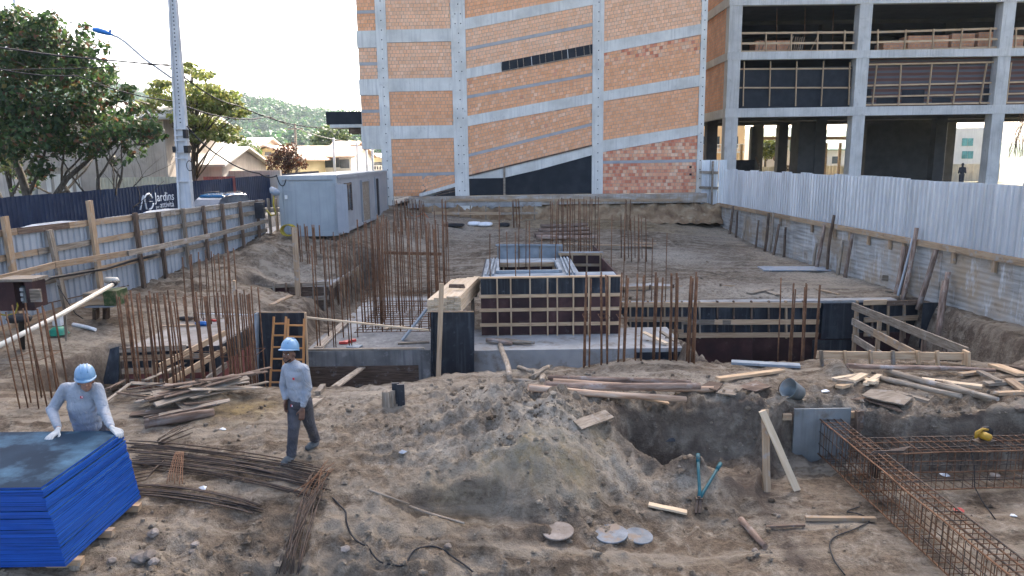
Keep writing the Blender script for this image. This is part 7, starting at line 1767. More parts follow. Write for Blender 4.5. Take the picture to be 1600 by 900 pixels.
# ------------------------------------------------------------------ beam cages in the pit
def cage(label, A, B, w, h, n, seed=0, side=1):
    """A,B: top left/front edge of the cage at its two ends; width goes to the right of A->B when side=1"""
    A, B = Vector(A), Vector(B); d = (B - A); L = d.length; d.normalize(); s = Vector((-d.y, d.x, 0)) * side
    t = thing("rebar_cage", label, "rebar cage", (A.x, A.y, A.z - h)); rr = random.Random(seed)
    mm = Matrix((d, s, Vector((0, 0, 1)))).transposed().to_4x4()
    bars_ = [(0, 0), (w * .33, 0), (w * .66, 0), (w, 0), (0, -h), (w * .5, -h), (w, -h), (0, -h * .35), (w, -h * .35), (0, -h * .7), (w, -h * .7)]
    for i, (o, z) in enumerate(bars_):
        r = .0125 if z in (0, -h) else .007
        p = A + s * o + Vector((0, 0, z)); mb = MB(); mb.tube([p + d * (L * k / 8) + s * rr.uniform(-.008, .008) + Vector((0, 0, rr.uniform(-.008, .008))) for k in range(9)], r, 6); mb.build("long_bar", m_steel if i % 2 else m_rust, t)
    mb = MB(); e = .014; q = [(0, -e, .014 - .03), (0, e, .014), (0, w - e, .014), (0, w + e, -.016), (0, w + e, -h + .016), (0, w - e, -h - .014), (0, e, -h - .014), (0, -e, -h + .016), (0, -e, -.016), (0, e * 2, -.06)]
    mb.tube(q, .0055, 5); me_ = mb.mesh("stirrup"); me_.materials.append(m_rust)
    mb = MB(); mb.tube(q, .0055, 5); me2 = mb.mesh("stirrup"); me2.materials.append(m_steel)
    for k in range(n):
        p = A + d * (L * (k + .5) / n + rr.uniform(-.02, .02)); m = mm.copy() @ Matrix.Rotation(rr.uniform(-.05, .05), 4, 'Y'); m.translation = p
        link("stirrup", me_ if rr.random() < .65 else me2, None, m, t)
    return t
ZC = .02
c0, c1, c2 = atz(1274, 649, ZC), atz(1345, 712, ZC), atz(1585, 905, ZC)
dirc = (c2 - c0).normalized()
cage("long reinforcement cage running from the grey panel to the bottom right corner", c0, c2 + dirc * .9, .33, .58, 52, 1, 1)
k0 = c1 + Vector((.12, .05, 0)); kd = Vector((1, .02, 0))
cage("second reinforcement cage meeting the long one at a right angle", k0, k0 + kd * 4.6, .55, .56, 38, 2, 1)
mb = MB()
bent = thing("corner_bars", "dark hooked corner bars where the two cages meet", "rebar", c1)
for k in range(6):
    p = k0 + Vector((.02 + .035 * k, .02, 0)); q = MB(); q.tube([p + Vector((.5, .03 * k, .03)), p + Vector((.08, 0, .03)), p + Vector((.02, -.02, 0)), p + Vector((0, -.03, -.08)), p + Vector((0, -.03, -.36))], .013, 6); q.build("hooked_bar", m_steel, bent)
# circular saw on the second cage
sp = at(1535, 706, k0.y + .35); sw = thing("circular_saw", "yellow circular saw resting on the second cage", "saw", (sp.x, sp.y, ZC))
zs = ZC + .02
mb = MB(); mb.box((sp.x, sp.y, zs + .012), (.30, .16, .012), .3); mb.build("base_plate", m_steel, sw)
mb = MB(); mb.lathe([(.02, -.035), (.105, -.035), (.115, 0), (.105, .035), (.02, .035)], Matrix.Translation((sp.x + .05, sp.y + .05, zs + .1)) @ Matrix.Rotation(.3, 4, 'Z') @ Matrix.Rotation(R(90), 4, 'X'), 20); mb.build("blade_guard", m_rubber, sw)
mb = MB(); mb.lathe([(.01, -.09), (.05, -.085), (.06, -.02), (.055, .07), (.02, .09)], Matrix.Translation((sp.x - .02, sp.y - .05, zs + .1)) @ Matrix.Rotation(.3, 4, 'Z') @ Matrix.Rotation(R(90), 4, 'X'), 14); mb.build("motor", m_tool, sw)
mb = MB(); mb.tube([(sp.x - .14, sp.y - .03, zs + .06), (sp.x - .13, sp.y - .02, zs + .15), (sp.x - .03, sp.y, zs + .19), (sp.x + .06, sp.y + .02, zs + .17)], [.022, .022, .02, .018], 8); mb.build("handle", m_tool, sw)
P = [Vector((sp.x - .15, sp.y, zs + .08)), Vector((sp.x - .28, sp.y - .1, zs + .02)), Vector((sp.x - .3, sp.y - .3, -.2)), Vector((sp.x - .3, sp.y - .35, -.5)), gv(sp.x - .35, sp.y - .6, .01), gv(sp.x - .5, sp.y - 1.1, .01)]
mb = MB(); mb.tube(P, .008, 6); mb.build("power_cord", m_rubber, sw)
def hose(name, label, pix, r, mat, lift=.02, cat="cable"):
    P = []; base = [gp(*q) for q in pix]
    for i in range(len(base) - 1):
        p0, p1, p2, p3 = base[max(i - 1, 0)], base[i], base[i + 1], base[min(i + 2, len(base) - 1)]
        for k in range(8):
            t = k / 8; q = .5 * ((2 * p1) + (p2 - p0) * t + (2 * p0 - 5 * p1 + 4 * p2 - p3) * t * t + (3 * p1 - p0 - 3 * p2 + p3) * t ** 3); q.z = gz(q.x, q.y) + lift; P.append(q)
    for _ in range(6): P = [P[0]] + [(P[k - 1] + P[k] * 2 + P[k + 1]) / 4 for k in range(1, len(P) - 1)] + [P[-1]]
    for q in P: q.z = max(q.z, gz(q.x, q.y) + .006)
    mb = MB(); mb.tube(P, r, 6); return tag(mb.build(name, mat), label, cat)
hose("ground_cable", "black cable curving over the lower left soil slope", [(520, 780), (540, 800), (542, 822), (560, 850), (590, 880), (630, 893), (645, 862), (680, 855), (720, 880), (745, 900)], .011, m_rubber)
hose("ground_cable", "thin black cable looping on the pit floor beside the long cage", [(1320, 900), (1300, 870), (1298, 845), (1330, 830), (1360, 815), (1340, 803), (1322, 800), (1345, 792)], .009, m_rubber)
for (px, py, c, lab, s_) in [(1498, 798, m_redpl, "crumpled red packet on the pit floor", .07), (1476, 742, m_plwhite, "small white paper scrap behind the second cage", .07), (1584, 806, m_plwhite, "tiny white scrap on the pit floor at the right", .04), (628, 708, m_tarp, "pale blue plastic scrap on the mound slope", .06), (1290, 612, m_plwhite, "white scrap beside the zinc bucket", .06), (348, 672, m_plwhite, "white scrap in front of the scrap heap", .05), (1385, 614, m_redpl, "pink plastic shred near the offcut pile", .06), (318, 764, m_plwhite, "white rag piece in front of the bar fan", .05)]:
    p = gp(px, py); mb = MB(); n = 7; vs = [(p.x, p.y, p.z + s_ * .9)] + [(p.x + s_ * 1.3 * math.cos(6.283 * k / n) * rng.uniform(.6, 1.2), p.y + s_ * math.sin(6.283 * k / n) * rng.uniform(.6, 1.2), p.z + s_ * rng.uniform(.05, .6)) for k in range(n)]
    mb.add(vs + [(p.x, p.y, p.z - .02)], [(0, 1 + k, 1 + (k + 1) % n) for k in range(n)] + [(n + 1, 1 + (k + 1) % n, 1 + k) for k in range(n)]); tag(mb.build("litter", c), lab, "litter")
# larger stones
for i, (px, py, s_) in enumerate([(218, 875, .10), (232, 870, .08), (305, 852, .05), (240, 835, .07), (300, 862, .04), (175, 878, .05), (240, 880, .06), (540, 865, .06), (1480, 690, .08), (1180, 860, .04), (700, 855, .05), (1560, 690, .08), (1590, 697, .1)]):
    p = gp(px, py); bm = bmesh.new(); bmesh.ops.create_icosphere(bm, subdivisions=2, radius=s_)
    for v in bm.verts: v.co *= rng.uniform(.8, 1.15); v.co.z *= .65
    me_ = bpy.data.meshes.new("stone"); bm.to_mesh(me_); bm.free(); me_.materials.append(m_clay); o = link("stone", me_, None, Matrix.Translation(p + Vector((0, 0, s_ * .3)))); tag(o, "loose grey-brown stone lying on the soil", "stone", "larger stones on the soil")
# ------------------------------------------------------------------ things along the left fence
eb = thing("electrical_cabinet", "open dark brown plywood box with meters by the left fence", "cabinet", at(30, 500, 15.5))
def px_box(name, pa, pb2, ya, yb, Y, d, mat, par): A, B = at(pa, yb, Y), at(pb2, ya, Y); return cb(name, A.x, B.x, Y, Y + d, A.z, B.z, mat, par)
px_box("box", -4, 48, 440, 486, 15.6, .06, m_maroon, eb); px_box("box", -4, 20, 440, 486, 15.3, .3, m_maroon, eb); px_box("side", 44, 49, 440, 482, 15.2, .45, m_maroon, eb); px_box("lid", -6, 50, 436, 441, 15.15, .55, m_wood, eb)
px_box("meter", 21, 38, 448, 474, 15.5, .08, m_zinc, eb); px_box("open_flap", 48, 62, 452, 472, 15.0, .05, m_wood, eb); px_box("backboard", 40, 62, 432, 478, 16.2, .05, m_maroon, eb)
for k in range(3): px_box("breaker", 23, 35, 450 + k * 8, 455 + k * 8, 15.47, .03, m_plwhite, eb)
mb = MB(); mb.tube([at(62, 466, 16), at(66, 440, 16.5), at(80, 434, 17.2), at(140, 424, 18.8), at(165, 420, 19.4), at(205, 408, 21.2), at(300, 385, 24.8), at(400, 362, 28.6)], .035, 7); tag(mb.build("black_hose", m_rubber), "thick black hose running along the left fence from the electrical box", "hose")
mb = MB(); mb.tube([at(-10, 489, 15.3), at(10, 493, 15.3), at(24, 490, 15.2), at(28, 478, 15.3), at(24, 468, 15.4)], .02, 6); tag(mb.build("yellow_cable", m_yellow), "yellow cable hanging below the electrical box", "cable")
mb = MB(); mb.tube([at(90, 446, 17.4), at(105, 470, 17.3), at(118, 490, 17.2), at(130, 498, 17.2)], .012, 5); tag(mb.build("thin_wire", m_rubber), "thin black wire dangling on the left fence sheets", "wire")
cab = at(30, 497, 14.8); mb = MB(); mb.lathe([(.02, -.12), (.2, -.1), (.24, 0), (.18, .09), (.03, .12)], Matrix.Translation(cab) @ Matrix.Diagonal((1.1, .8, .8, 1)), 12); mb.beam(cab + Vector((.0, .05, -.05)), gp(35, 545) , .1, .1, mi=0); tag(mb.build("dark_bag", m_rubber), "dark blue-black bag hung on a stake under the electrical box", "bag")
wp = thing("white_pipe", "long white plastic pipe sloping from the left edge up to the fence", "pipe", at(90, 500, 15))
A, B = at(-25, 552, 12.6), at(182, 441, 18.2); mb = MB(); mb.tube([A, A.lerp(B, .5) + Vector((0, 0, -.05)), B], .052, 10); mb.build("pipe", m_pvc, wp)
mb = MB(); mb.tube([B + Vector((-.3, .06, .05)), B + Vector((0, 0, .05)), B + Vector((.02, -.02, .0))], .085, 10); mb.build("elbow", m_pvc, wp); mb = MB(); mb.tube([A.lerp(B, .955), A.lerp(B, .985)], .075, 10); mb.build("black_joint", m_rubber, wp)
plank("pipe_stake", gp(104, 533), at(101, 488, gp(104, 533).y), .06, .03, m_wood, wp, up=(0, 1, 0))
tr = thing("wooden_trough", "wooden trough with green dirty end on a stand at the fence", "trough", at(155, 490, 18.0))
Yt = 18.0
px_box("trough_body", 131, 163, 461, 477, Yt, .6, m_pine2, tr); px_box("trough_rim", 129, 165, 458, 461.5, Yt - .03, .66, m_wood, tr); px_box("green_end", 163, 181, 455, 478, Yt - .05, .55, m_grass, tr); px_box("tray", 132, 176, 479, 481, Yt - .1, .7, m_tin, tr)
for px in (150, 166): plank("leg", gp(px, 498), at(px, 480, Yt + .2), .09, .16, m_woodd, tr, up=(0, 1, 0))
p = gp(92, 524); mb = MB(); mb.lathe([(.02, .17), (.12, .155), (.19, .09), (.21, .0), (.24, -.01), (.2, -.03)], Matrix.Translation(p + Vector((0, 0, .05))), 18); tag(mb.build("green_basin", m_green), "upturned green plastic basin at the foot of the left fence", "basin")
mb = MB(); mb.box(gp(88, 512) + Vector((0, .1, .15)), (.2, .15, .22)); mb.box(gp(88, 512) + Vector((0, .1, .28)), (.1, .08, .05)); tag(mb.build("white_can", m_plwhite), "small white can behind the green basin", "can")
lay_board("pvc_offcut", (115, 510), (150, 518), .1, 0, m_plwhite, "short white pipe piece lying near the green basin", "pipe", None, .04, .04, rnd=True, seed=3)
# around the container
def sack(label, px, py, sx, sy, sz, mat, name="white_sack"):
    p = gp(px, py); bm = bmesh.new(); bmesh.ops.create_icosphere(bm, subdivisions=3, radius=1)
    for v in bm.verts:
        c = v.co; k = max(abs(c.x), abs(c.y), abs(c.z)) ** .55; c /= k; c += Vector((math.sin(c.y * 5) * .05, math.sin(c.z * 4) * .05, math.sin(c.x * 6 + c.y * 3) * .06)); c.x *= sx; c.y *= sy; c.z *= sz
    me_ = bpy.data.meshes.new(name); bm.to_mesh(me_); bm.free(); me_.materials.append(mat)
    for q in me_.polygons: q.use_smooth = True
    o = link(name, me_, None, Matrix.Translation(p + Vector((0, 0, sz * .8)))); tag(o, label, "sack")
sack("plump white sack on the heap before the container", 436, 376, .40, .25, .18, m_plwhite)
sack("small white sack left of the pair beneath the plinth", 741, 352, .35, .3, .12, m_plwhite); sack("small white sack right of the pair beneath the plinth", 758, 353, .4, .3, .12, m_plwhite)
sack("dark plastic sheet bundle left of the white sacks", 708, 354, .6, .3, .1, m_rubber, "dark_bundle"); sack("dark plastic bundle right of the white sacks", 788, 354, .3, .3, .12, m_rubber, "dark_bundle")
sack("white bags by the container's far end", 612, 338, .5, .35, .16, m_plwhite, "white_bags"); sack("black barrel-like bundle at the far end of the container", 645, 330, .3, .3, .45, m_rubber, "black_bundle")
yh = thing("yellow_hose", "coil of yellow hose by the white sack before the container", "hose", gp(450, 368))
c = at(449, 362, 28.3)
for k in range(4):
    mb = MB(); mb.tube([c + Vector((.27 * math.cos(a) + .02 * k, .05 * k, .22 * math.sin(a) + .05)) for a in [6.283 * i / 18 for i in range(19)]], .025, 6, cap=False); mb.build("coil", m_yellow, yh)
mb = MB(); mb.tube([at(437, 303, 28.6), at(428, 306, 28.5), at(427, 318, 28.5), at(431, 335, 28.5), at(424, 337, 28.5), at(416, 328, 28.5)], .035, 6); tag(mb.build("yellow_cable_loop", m_yellow), "yellow cord hanging at the end of the left fence", "cord")
p = at(429, 299, 28.5); mb = MB(); mb.lathe([(.02, -.16), (.12, -.14), (.2, 0), (.16, .1), (.03, .14)], Matrix.Translation(p) @ Matrix.Rotation(.6, 4, 'Y') @ Matrix.Diagonal((1.2, .7, 1, 1)), 12); tag(mb.build("blue_hood", m_tarp), "pale blue plastic hood on the last fence post", "cover")
p = at(408, 326, 27.8); tag(cb("switch_box", p.x - .22, p.x + .1, 27.7, 27.95, p.z - .38, p.z + .25, m_dark), "dark switch box fixed near the end of the left fence", "box")
om = thing("orange_mesh", "crumpled orange safety mesh beside the far starter bars", "mesh", gp(635, 340))
for k in range(9):
    mb = MB(); mb.tube([gp(622 + 2 * k, 337 + 1.0 * (k % 3)) + Vector((0, 0, .05 + .12 * math.sin(i * 1.1 + k))) + Vector((i * .13, .05 * k, .06 * math.sin(i * 2 + k))) for i in range(9)], .014, 4); mb.build("strand", m_orange, om)
tp = MB(); A = gp(1240, 421); tp.box(A + Vector((0, 0, .035)), (2.6, 1.0, .05), -.08); tag(tp.build("pale_slab", m_tarp), "bluish pale slab lying on the open ground near the retaining wall", "slab")
for i, (a, b, w, mt, lab) in enumerate([((1170, 460), (1205, 470), .2, m_wood, "broken grey board on the ground behind the trench formwork"), ((1200, 458), (1215, 470), .2, m_wood, "second broken board beside the first behind the trench formwork"), ((1276, 455), (1310, 464), .1, m_pine2, "thin light board near the retaining wall corner"), ((1385, 457), (1415, 461), .2, m_wood, "wide grey board at the foot of the retaining wall")]):
    lay_board("site_board", a, b, w, .04, mt, lab)
px_box_ = px_box
sg = thing("ground_slab_strip", "pale concrete strip slab before the starter bars on the open ground", "slab", (4.5, 24.4, -.4))
cb("slab", 3.6, 6.4, 23.9, 24.6, -.6, -.17, m_concl, sg); plank("edge_board", (3.4, 23.86, -.2), (7.6, 23.86, -.2), .05, .12, m_pine2, sg); plank("edge_board", (6.4, 23.84, -.33), (7.2, 23.84, -.33), .05, .12, m_wood, sg)
for k in range(5): plank("peg", (3.9 + k * .8, 23.8, -.5), (3.9 + k * .8, 23.8, -.08), .05, .06, m_woodd, sg, up=(0, 1, 0))
# ------------------------------------------------------------------ people
def blob(name, caps, ells, voxel, smooth, mat, parent, m=I4):
    """one continuous surface grown from overlapping tapered limbs and rounded masses"""
    mb = MB()
    for (p0, r0, p1, r1) in caps:
        p0, p1 = m @ Vector(p0), m @ Vector(p1); d = p1 - p0; L = d.length
        if L < 1e-5: continue
        d.normalize(); P = []; rs = []
        for k in range(5):
            a = math.pi / 2 * (1 - k / 4); P.append(p0 - d * r0 * math.sin(a)); rs.append(max(.001, r0 * math.cos(a)))
        for k in range(5):
            a = math.pi / 2 * k / 4; P.append(p1 + d * r1 * math.sin(a)); rs.append(max(.001, r1 * math.cos(a)))
        mb.tube(P, rs, 14)
    for e in ells:
        c, rad = e[0], e[1]; rot = e[2] if len(e) > 2 else I4
        mm = m @ Matrix.Translation(Vector(c)) @ rot @ Matrix.Diagonal((*rad, 1))
        mb.lathe([(max(.001, math.cos(-math.pi / 2 + math.pi * k / 12)), math.sin(-math.pi / 2 + math.pi * k / 12)) for k in range(13)], mm, 16)
    org = tuple(W[parent].translation); me = mb.mesh(name, org)
    o = bpy.data.objects.new("tmp_blob", me); COL.objects.link(o)
    r = o.modifiers.new("r", 'REMESH'); r.mode = 'VOXEL'; r.voxel_size = voxel; r.use_smooth_shade = True
    if smooth: s = o.modifiers.new("s", 'SMOOTH'); s.factor = .5; s.iterations = smooth
    bpy.context.view_layer.update()
    me2 = bpy.data.meshes.new_from_object(o.evaluated_get(bpy.context.evaluated_depsgraph_get()))
    bpy.data.objects.remove(o); me2.name = name
    me2.materials.clear(); me2.materials.append(mat)
    for p in me2.polygons: p.use_smooth = True
    return link(name, me2, None, Matrix.Translation(Vector(org)), parent)
def frame(loc, fwd, up=(0, 0, 1)):
    """matrix whose +Y looks along fwd"""
    y = Vector(fwd).normalized(); z = Vector(up); x = y.cross(z).normalized(); z = x.cross(y)
    m = Matrix((x, y, z)).transposed().to_4x4(); m.translation = Vector(loc); return m
def head_parts(hm, s=1.0):
    """skull, jaw, nose, brow, lips, ears in a frame whose origin is the head's middle, +Y the face"""
    e = []
    def E(c, r, rot=I4): e.append((hm @ Vector(c) * 1 if False else tuple(hm @ (Vector(c) * s)), tuple(v * s for v in r), hm.to_3x3().to_4x4() @ rot))
    E((0, -.015, .025), (.076, .096, .098)); E((0, .02, -.055), (.058, .07, .062)); E((0, .062, -.088), (.03, .03, .026)); E((0, .085, -.012), (.012, .02, .022)); E((0, .098, -.028), (.017, .016, .012))
    E((0, .07, .028), (.052, .022, .014)); E((-.036, .068, -.03), (.022, .02, .018)); E((.036, .068, -.03), (.022, .02, .018)); E((0, .084, -.062), (.024, .012, .006)); E((0, .081, -.074), (.021, .012, .007))
    E((-.08, -.01, -.012), (.012, .02, .03)); E((.08, -.01, -.012), (.012, .02, .03))
    return e
def helmet(parent, hm, mat):
    """site helmet: domed shell with ridge, peak over the forehead, rim"""
    mb = MB(); n = 28; prof = [(1.0, 0.0), (1.0, .02), (.985, .045), (.93, .08), (.80, .115), (.58, .142), (.3, .155), (.02, .158)]
    for layer in range(1):
        vs = []; fs = []
        for (r, z) in prof:
            for k in range(n):
                a = 2 * math.pi * k / n; ca, sa = math.cos(a), math.sin(a)
                rx_, ry = .112 * r, .138 * r
                ridge = 1 + (.022 if abs(ca) < .16 and .05 < z < .15 else 0)
                vs.append(hm @ Vector((rx_ * ca * ridge, ry * sa * ridge - .01, z * ridge)))
        for i in range(len(prof) - 1):
            for k in range(n): fs.append((i * n + k, i * n + (k + 1) % n, (i + 1) * n + (k + 1) % n, (i + 1) * n + k))
        fs.append(tuple(range((len(prof) - 1) * n, len(prof) * n))); mb.add(vs, fs, smooth=True)
    h = mb.build("helmet", mat, parent)
    mb = MB(); vs = []; fs = []
    for k in range(n):
        a = 2 * math.pi * k / n; ca, sa = math.cos(a), math.sin(a); f = max(0, sa) ** 2
        ext = .012 + .058 * f
        for (e_, dz) in ((0, .012), (ext, -.012 * f + .004), (ext, -.018 * f - .002), (0, .0)):
            vs.append(hm @ Vector(((.111 + e_ * .55) * ca, (.136 + e_) * sa - .01, dz)))
    for k in range(n):
        for j in range(4): fs.append((k * 4 + j, ((k + 1) % n) * 4 + j, ((k + 1) % n) * 4 + (j + 1) % 4, k * 4 + (j + 1) % 4))
    mb.add(vs, fs, smooth=True); mb.build("brim", mat, h)
    for x in (-.035, 0, .035):
        mb = MB(); mb.tube([hm @ Vector((x, .138 * math.cos(a) - .01, .157 * math.sin(a) + .004)) for a in [math.pi * (.16 + .68 * i / 12) for i in range(13)]], .007, 6); mb.build("ridge", mat, h)
    return h
def hand(palm, wrist, fdir, thumbdir, curl, normal, s=1.0, spread=.25):
    """palm plus five unequal bent fingers as capsules; normal = back of the hand"""
    f = Vector(fdir).normalized(); n = Vector(normal).normalized(); n = (n - f * n.dot(f)).normalized(); t = Vector(thumbdir); t = (t - f * t.dot(f) - n * t.dot(n)).normalized()
    P = Vector(palm); caps = []
    for k in range(4):
        o = (k - 1.5) * .019 * s; caps.append((P - f * .04 * s + t * o * .8, .016 * s, P + f * .035 * s + t * o, .0135 * s))
    caps.append((Vector(wrist), .026 * s, P - f * .035 * s, .024 * s))
    for k, L in enumerate((.062, .075, .08, .07)):
        o = (k - 1.5) * .0205 * s; b = P + f * .042 * s + t * o; d = (f + t * (k - 1.5) * spread * .18).normalized()
        p1 = b + d * L * .5 * s; d2 = (d * math.cos(curl) - n * math.sin(curl)).normalized(); p2 = p1 + d2 * L * .32 * s; d3 = (d * math.cos(curl * 1.8) - n * math.sin(curl * 1.8)).normalized(); p3 = p2 + d3 * L * .25 * s
        caps += [(b, .0098 * s, p1, .0092 * s), (p1, .0092 * s, p2, .0085 * s), (p2, .0085 * s, p3, .0075 * s)]
    b = P - f * .022 * s + t * .036 * s; d = (f * .75 + t * .8 - n * .25).normalized(); p1 = b + d * .036 * s; d2 = (f * .95 + t * .2 - n * .4).normalized()
    caps += [(P - f * .03 * s, .016 * s, b, .013 * s), (b, .012 * s, p1, .0105 * s), (p1, .0105 * s, p1 + d2 * .034 * s, .0085 * s)]
    return caps
def gross(caps, d): return [(a, max(.004, r0 + d), b, max(.004, r1 + d)) for a, r0, b, r1 in caps]

# --- worker behind the plywood stack -------------------------------------------------
Yw = 8.72
pw = Vector((at(131, 650, Yw).x, Yw, gz(-5.5, Yw)))
w1 = thing("person", "worker in dusty grey long-sleeved shirt and white gloves handling the plywood stack", "person", pw)
X = pw.x; ST = STOP
pel = Vector((X - .0, Yw + .12, .92)); chest = Vector((X + .0, Yw + .03, 1.27)); neck = Vector((X + .015, Yw - .02, 1.44))
hc = at(134, 596, Yw - .07)
shl, shr = Vector((X - .205, Yw + .02, 1.385)), Vector((X + .215, Yw + .0, 1.385))
wl, wr = at(91, 668, SY1 - .06), at(175, 673, SY1 - .02)
wl.z, wr.z = ST + .05, ST + .045
el, er = Vector((X - .345, Yw - .08, 1.13)), Vector((X + .33, Yw - .1, 1.11))
pl_, pr_2 = Vector((wl.x, wl.y - .085, ST + .024)), Vector((wr.x + .075, wr.y - .05, ST + .022))
hdir = Vector((.5, -.85, -.1))
hm1 = frame(hc, hdir)
legs = [(pel + Vector((-.1, 0, -.02)), .10, pel + Vector((-.12, .0, -.46)), .065), (pel + Vector((-.12, 0, -.46)), .062, Vector((X - .13, Yw + .1, .1)), .045), (Vector((X - .13, Yw + .1, .06)), .045, Vector((X - .13, Yw - .06, .04)), .04),
        (pel + Vector((.1, 0, -.02)), .10, pel + Vector((.12, .02, -.46)), .065), (pel + Vector((.12, .02, -.46)), .062, Vector((X + .14, Yw + .12, .1)), .045), (Vector((X + .14, Yw + .12, .06)), .045, Vector((X + .15, Yw - .05, .04)), .04)]
arms = [(shl, .062, el, .05), (el, .048, wl, .032), (shr, .062, er, .05), (er, .048, wr, .032)]
tors_c = [(neck - Vector((0, -.01, .05)), .055, hc + Vector((0, .03, -.04)), .052)]
tors_e = [(pel + Vector((0, -.01, .04)), (.17, .13, .14)), (pel + Vector((.0, -.05, .17)), (.185, .155, .15)), (pel.lerp(chest, .6) + Vector((0, -.035, .02)), (.19, .15, .17)), (chest, (.185, .13, .19)), (chest + Vector((0, .01, .1)), (.195, .10, .09))]
hands1 = hand(pl_, wl, (-.05, -1, -.12), (1, 0, 0), .35, (0, 0, 1), 1.05, .5) + hand(pr_2, wr, (.75, -.55, -.25), (.3, .8, -.1), .75, (.2, -.1, 1), 1.05, .4)
blob("body", legs + gross(arms, -.006) + tors_c + gross(hands1, -.001), tors_e + head_parts(hm1, 1.02), .008, 3, m_skin, w1)
shirt_e = [(c, tuple(v + .016 for v in r)) for c, r in tors_e] + [(shl + Vector((.03, 0, -.0)), (.09, .085, .08)), (shr - Vector((.03, 0, 0)), (.09, .085, .08)), (pel + Vector((.0, -.055, .13)), (.215, .185, .15)), (pel + Vector((0, -.03, -.03)), (.205, .175, .16)), (pel + Vector((0, -.045, .06)), (.213, .185, .13))]
sleeves = gross(arms, .016); sleeves[1] = (el, .066, el.lerp(wl, .88), .046); sleeves[3] = (er, .066, er.lerp(wr, .88), .046)
# folds at elbows and waist
folds = [(el + Vector((-.03, -.03, .03)), .03, el + Vector((.05, -.045, -.01)), .026), (er + Vector((.03, -.03, .03)), .03, er + Vector((-.05, -.045, -.01)), .026)] + [(pel + Vector((sx * .2, -.08, .10 + dz)), .012, pel + Vector((sx * .04, -.235, .20 + dz)), .010) for sx in (-1, 1) for dz in (-.02, .06)] + [(el.lerp(wl, f) + Vector((-.04, -.02, .02)), .017, el.lerp(wl, f) + Vector((.045, -.02, -.01)), .017) for f in (.3, .5, .68)] + [(er.lerp(wr, f) + Vector((.04, -.02, .02)), .017, er.lerp(wr, f) + Vector((-.045, -.02, -.01)), .017) for f in (.3, .5, .68)]
sh1 = blob("shirt", sleeves + folds + [(neck - Vector((0, -.01, .045)), .078, neck - Vector((0, 0, .0)), .07)], shirt_e, .011, 9, m_shirt, w1)
blob("trousers", gross([legs[0], legs[1], legs[3], legs[4]], .022), [(pel + Vector((0, 0, .0)), (.195, .16, .13))], .013, 3, m_trous, w1)
blob("glove", gross(hands1[:len(hands1) // 2], .0035), [], .0055, 2, m_glove, w1); blob("glove", gross(hands1[len(hands1) // 2:], .0035), [], .0055, 2, m_glove, w1)
for sx in (-1, 1): blob("boot", [(Vector((X + sx * .135, Yw + .1, .08)), .06, Vector((X + sx * .14, Yw - .1, .05)), .05)], [], .012, 2, m_boot, w1)
helmet(w1, hm1 @ Matrix.Translation((0, -.01, .05)) @ Matrix.Rotation(R(6), 4, 'X') @ Matrix.Scale(1.06, 4), m_helm)
blob("hair", [], [(tuple(hm1 @ Vector((0, -.035, .03))), (.083, .082, .075), hm1.to_3x3().to_4x4())], .008, 2, m_hair, w1)
e_ = at(140, 635, 8.45); cfr = Vector((X + .085, Yw - .13, 1.315))
mb = MB(); mb.box(cfr, (.03, .006, .03), .25); mb.build("chest_emblem", m_emblem, sh1)
mb = MB(); mb.box(cfr + Vector((.008, -.004, .004)), (.009, .005, .018), .25); mb.build("emblem_mark", m_letter, sh1)

# --- worker walking ------------------------------------------------------------------
Y2 = 9.45
def j(px, py, dy=0): return at(px, py, Y2 + dy)
pel = j(469, 622); chest = j(462, 585, -.02); neck = j(457, 563, -.03); hc = j(451.5, 553, -.05)
hipR, hipL = j(461, 626, .06), j(475, 627, -.04)
kneeR, ankR = j(459, 668, -.06), j(455.5, 712, -.02); toeR = j(443, 725, -.14)
kneeL, ankL = j(483, 660, .16), j(493, 692, .42); toeL = j(481, 702, .30)
for q in (toeR,): q.z = gz(q.x, q.y) + .035
ankR.z = gz(ankR.x, ankR.y) + .10; toeL.z = gz(toeL.x, toeL.y) + .04; ankL.z = gz(ankL.x, ankL.y) + .115
w2 = thing("person", "worker in grey shirt and dark trousers walking across the site, looking at the viewer", "person", (pel.x, Y2, gz(pel.x, Y2)))
shL, shR = j(475, 577, -.07), j(448, 576, .12)
elL, wrL = j(481, 606, -.12), j(473, 636, -.18); elR, wrR = j(443, 602, .08), j(446, 624, -.04)
hdir2 = Vector((-.25, -.93, .12)); hm2 = frame(hc, hdir2)
legs = [(hipR, .092, kneeR, .062), (kneeR, .06, ankR, .044), (ankR - Vector((0, 0, .03)), .042, toeR, .034), (hipL, .092, kneeL, .062), (kneeL, .06, ankL, .044), (ankL - Vector((0, 0, .04)), .042, toeL, .034)]
arms = [(shL, .056, elL, .046), (elL, .043, wrL, .03), (shR, .056, elR, .046), (elR, .043, wrR, .03)]
tdir = Matrix.Rotation(R(-42), 4, 'Z')
tors_c = [(neck - Vector((0, 0, .05)), .052, hc + Vector((.01, .02, -.05)), .05)]
tors_e = [(pel, (.15, .115, .12), tdir), (pel.lerp(chest, .35), (.155, .125, .15), tdir), (pel.lerp(chest, .65), (.16, .125, .15), tdir), (chest + Vector((0, 0, .0)), (.168, .125, .16), tdir), (chest.lerp(neck, .55), (.175, .09, .075), tdir)]
hL = hand(wrL + Vector((-.01, -.02, -.075)), wrL, (-.1, -.15, -1), (-.9, -.3, 0), .5, (.3, -.9, 0), .98, .2); hR = hand(wrR + Vector((.0, -.01, -.07)), wrR, (0, -.1, -1), (-.3, -.9, 0), .6, (-.9, .2, 0), .98, .2)
blob("body", legs + gross(arms, -.005) + tors_c + hL + hR, tors_e + head_parts(hm2, 1.0), .008, 3, m_skin2, w2)
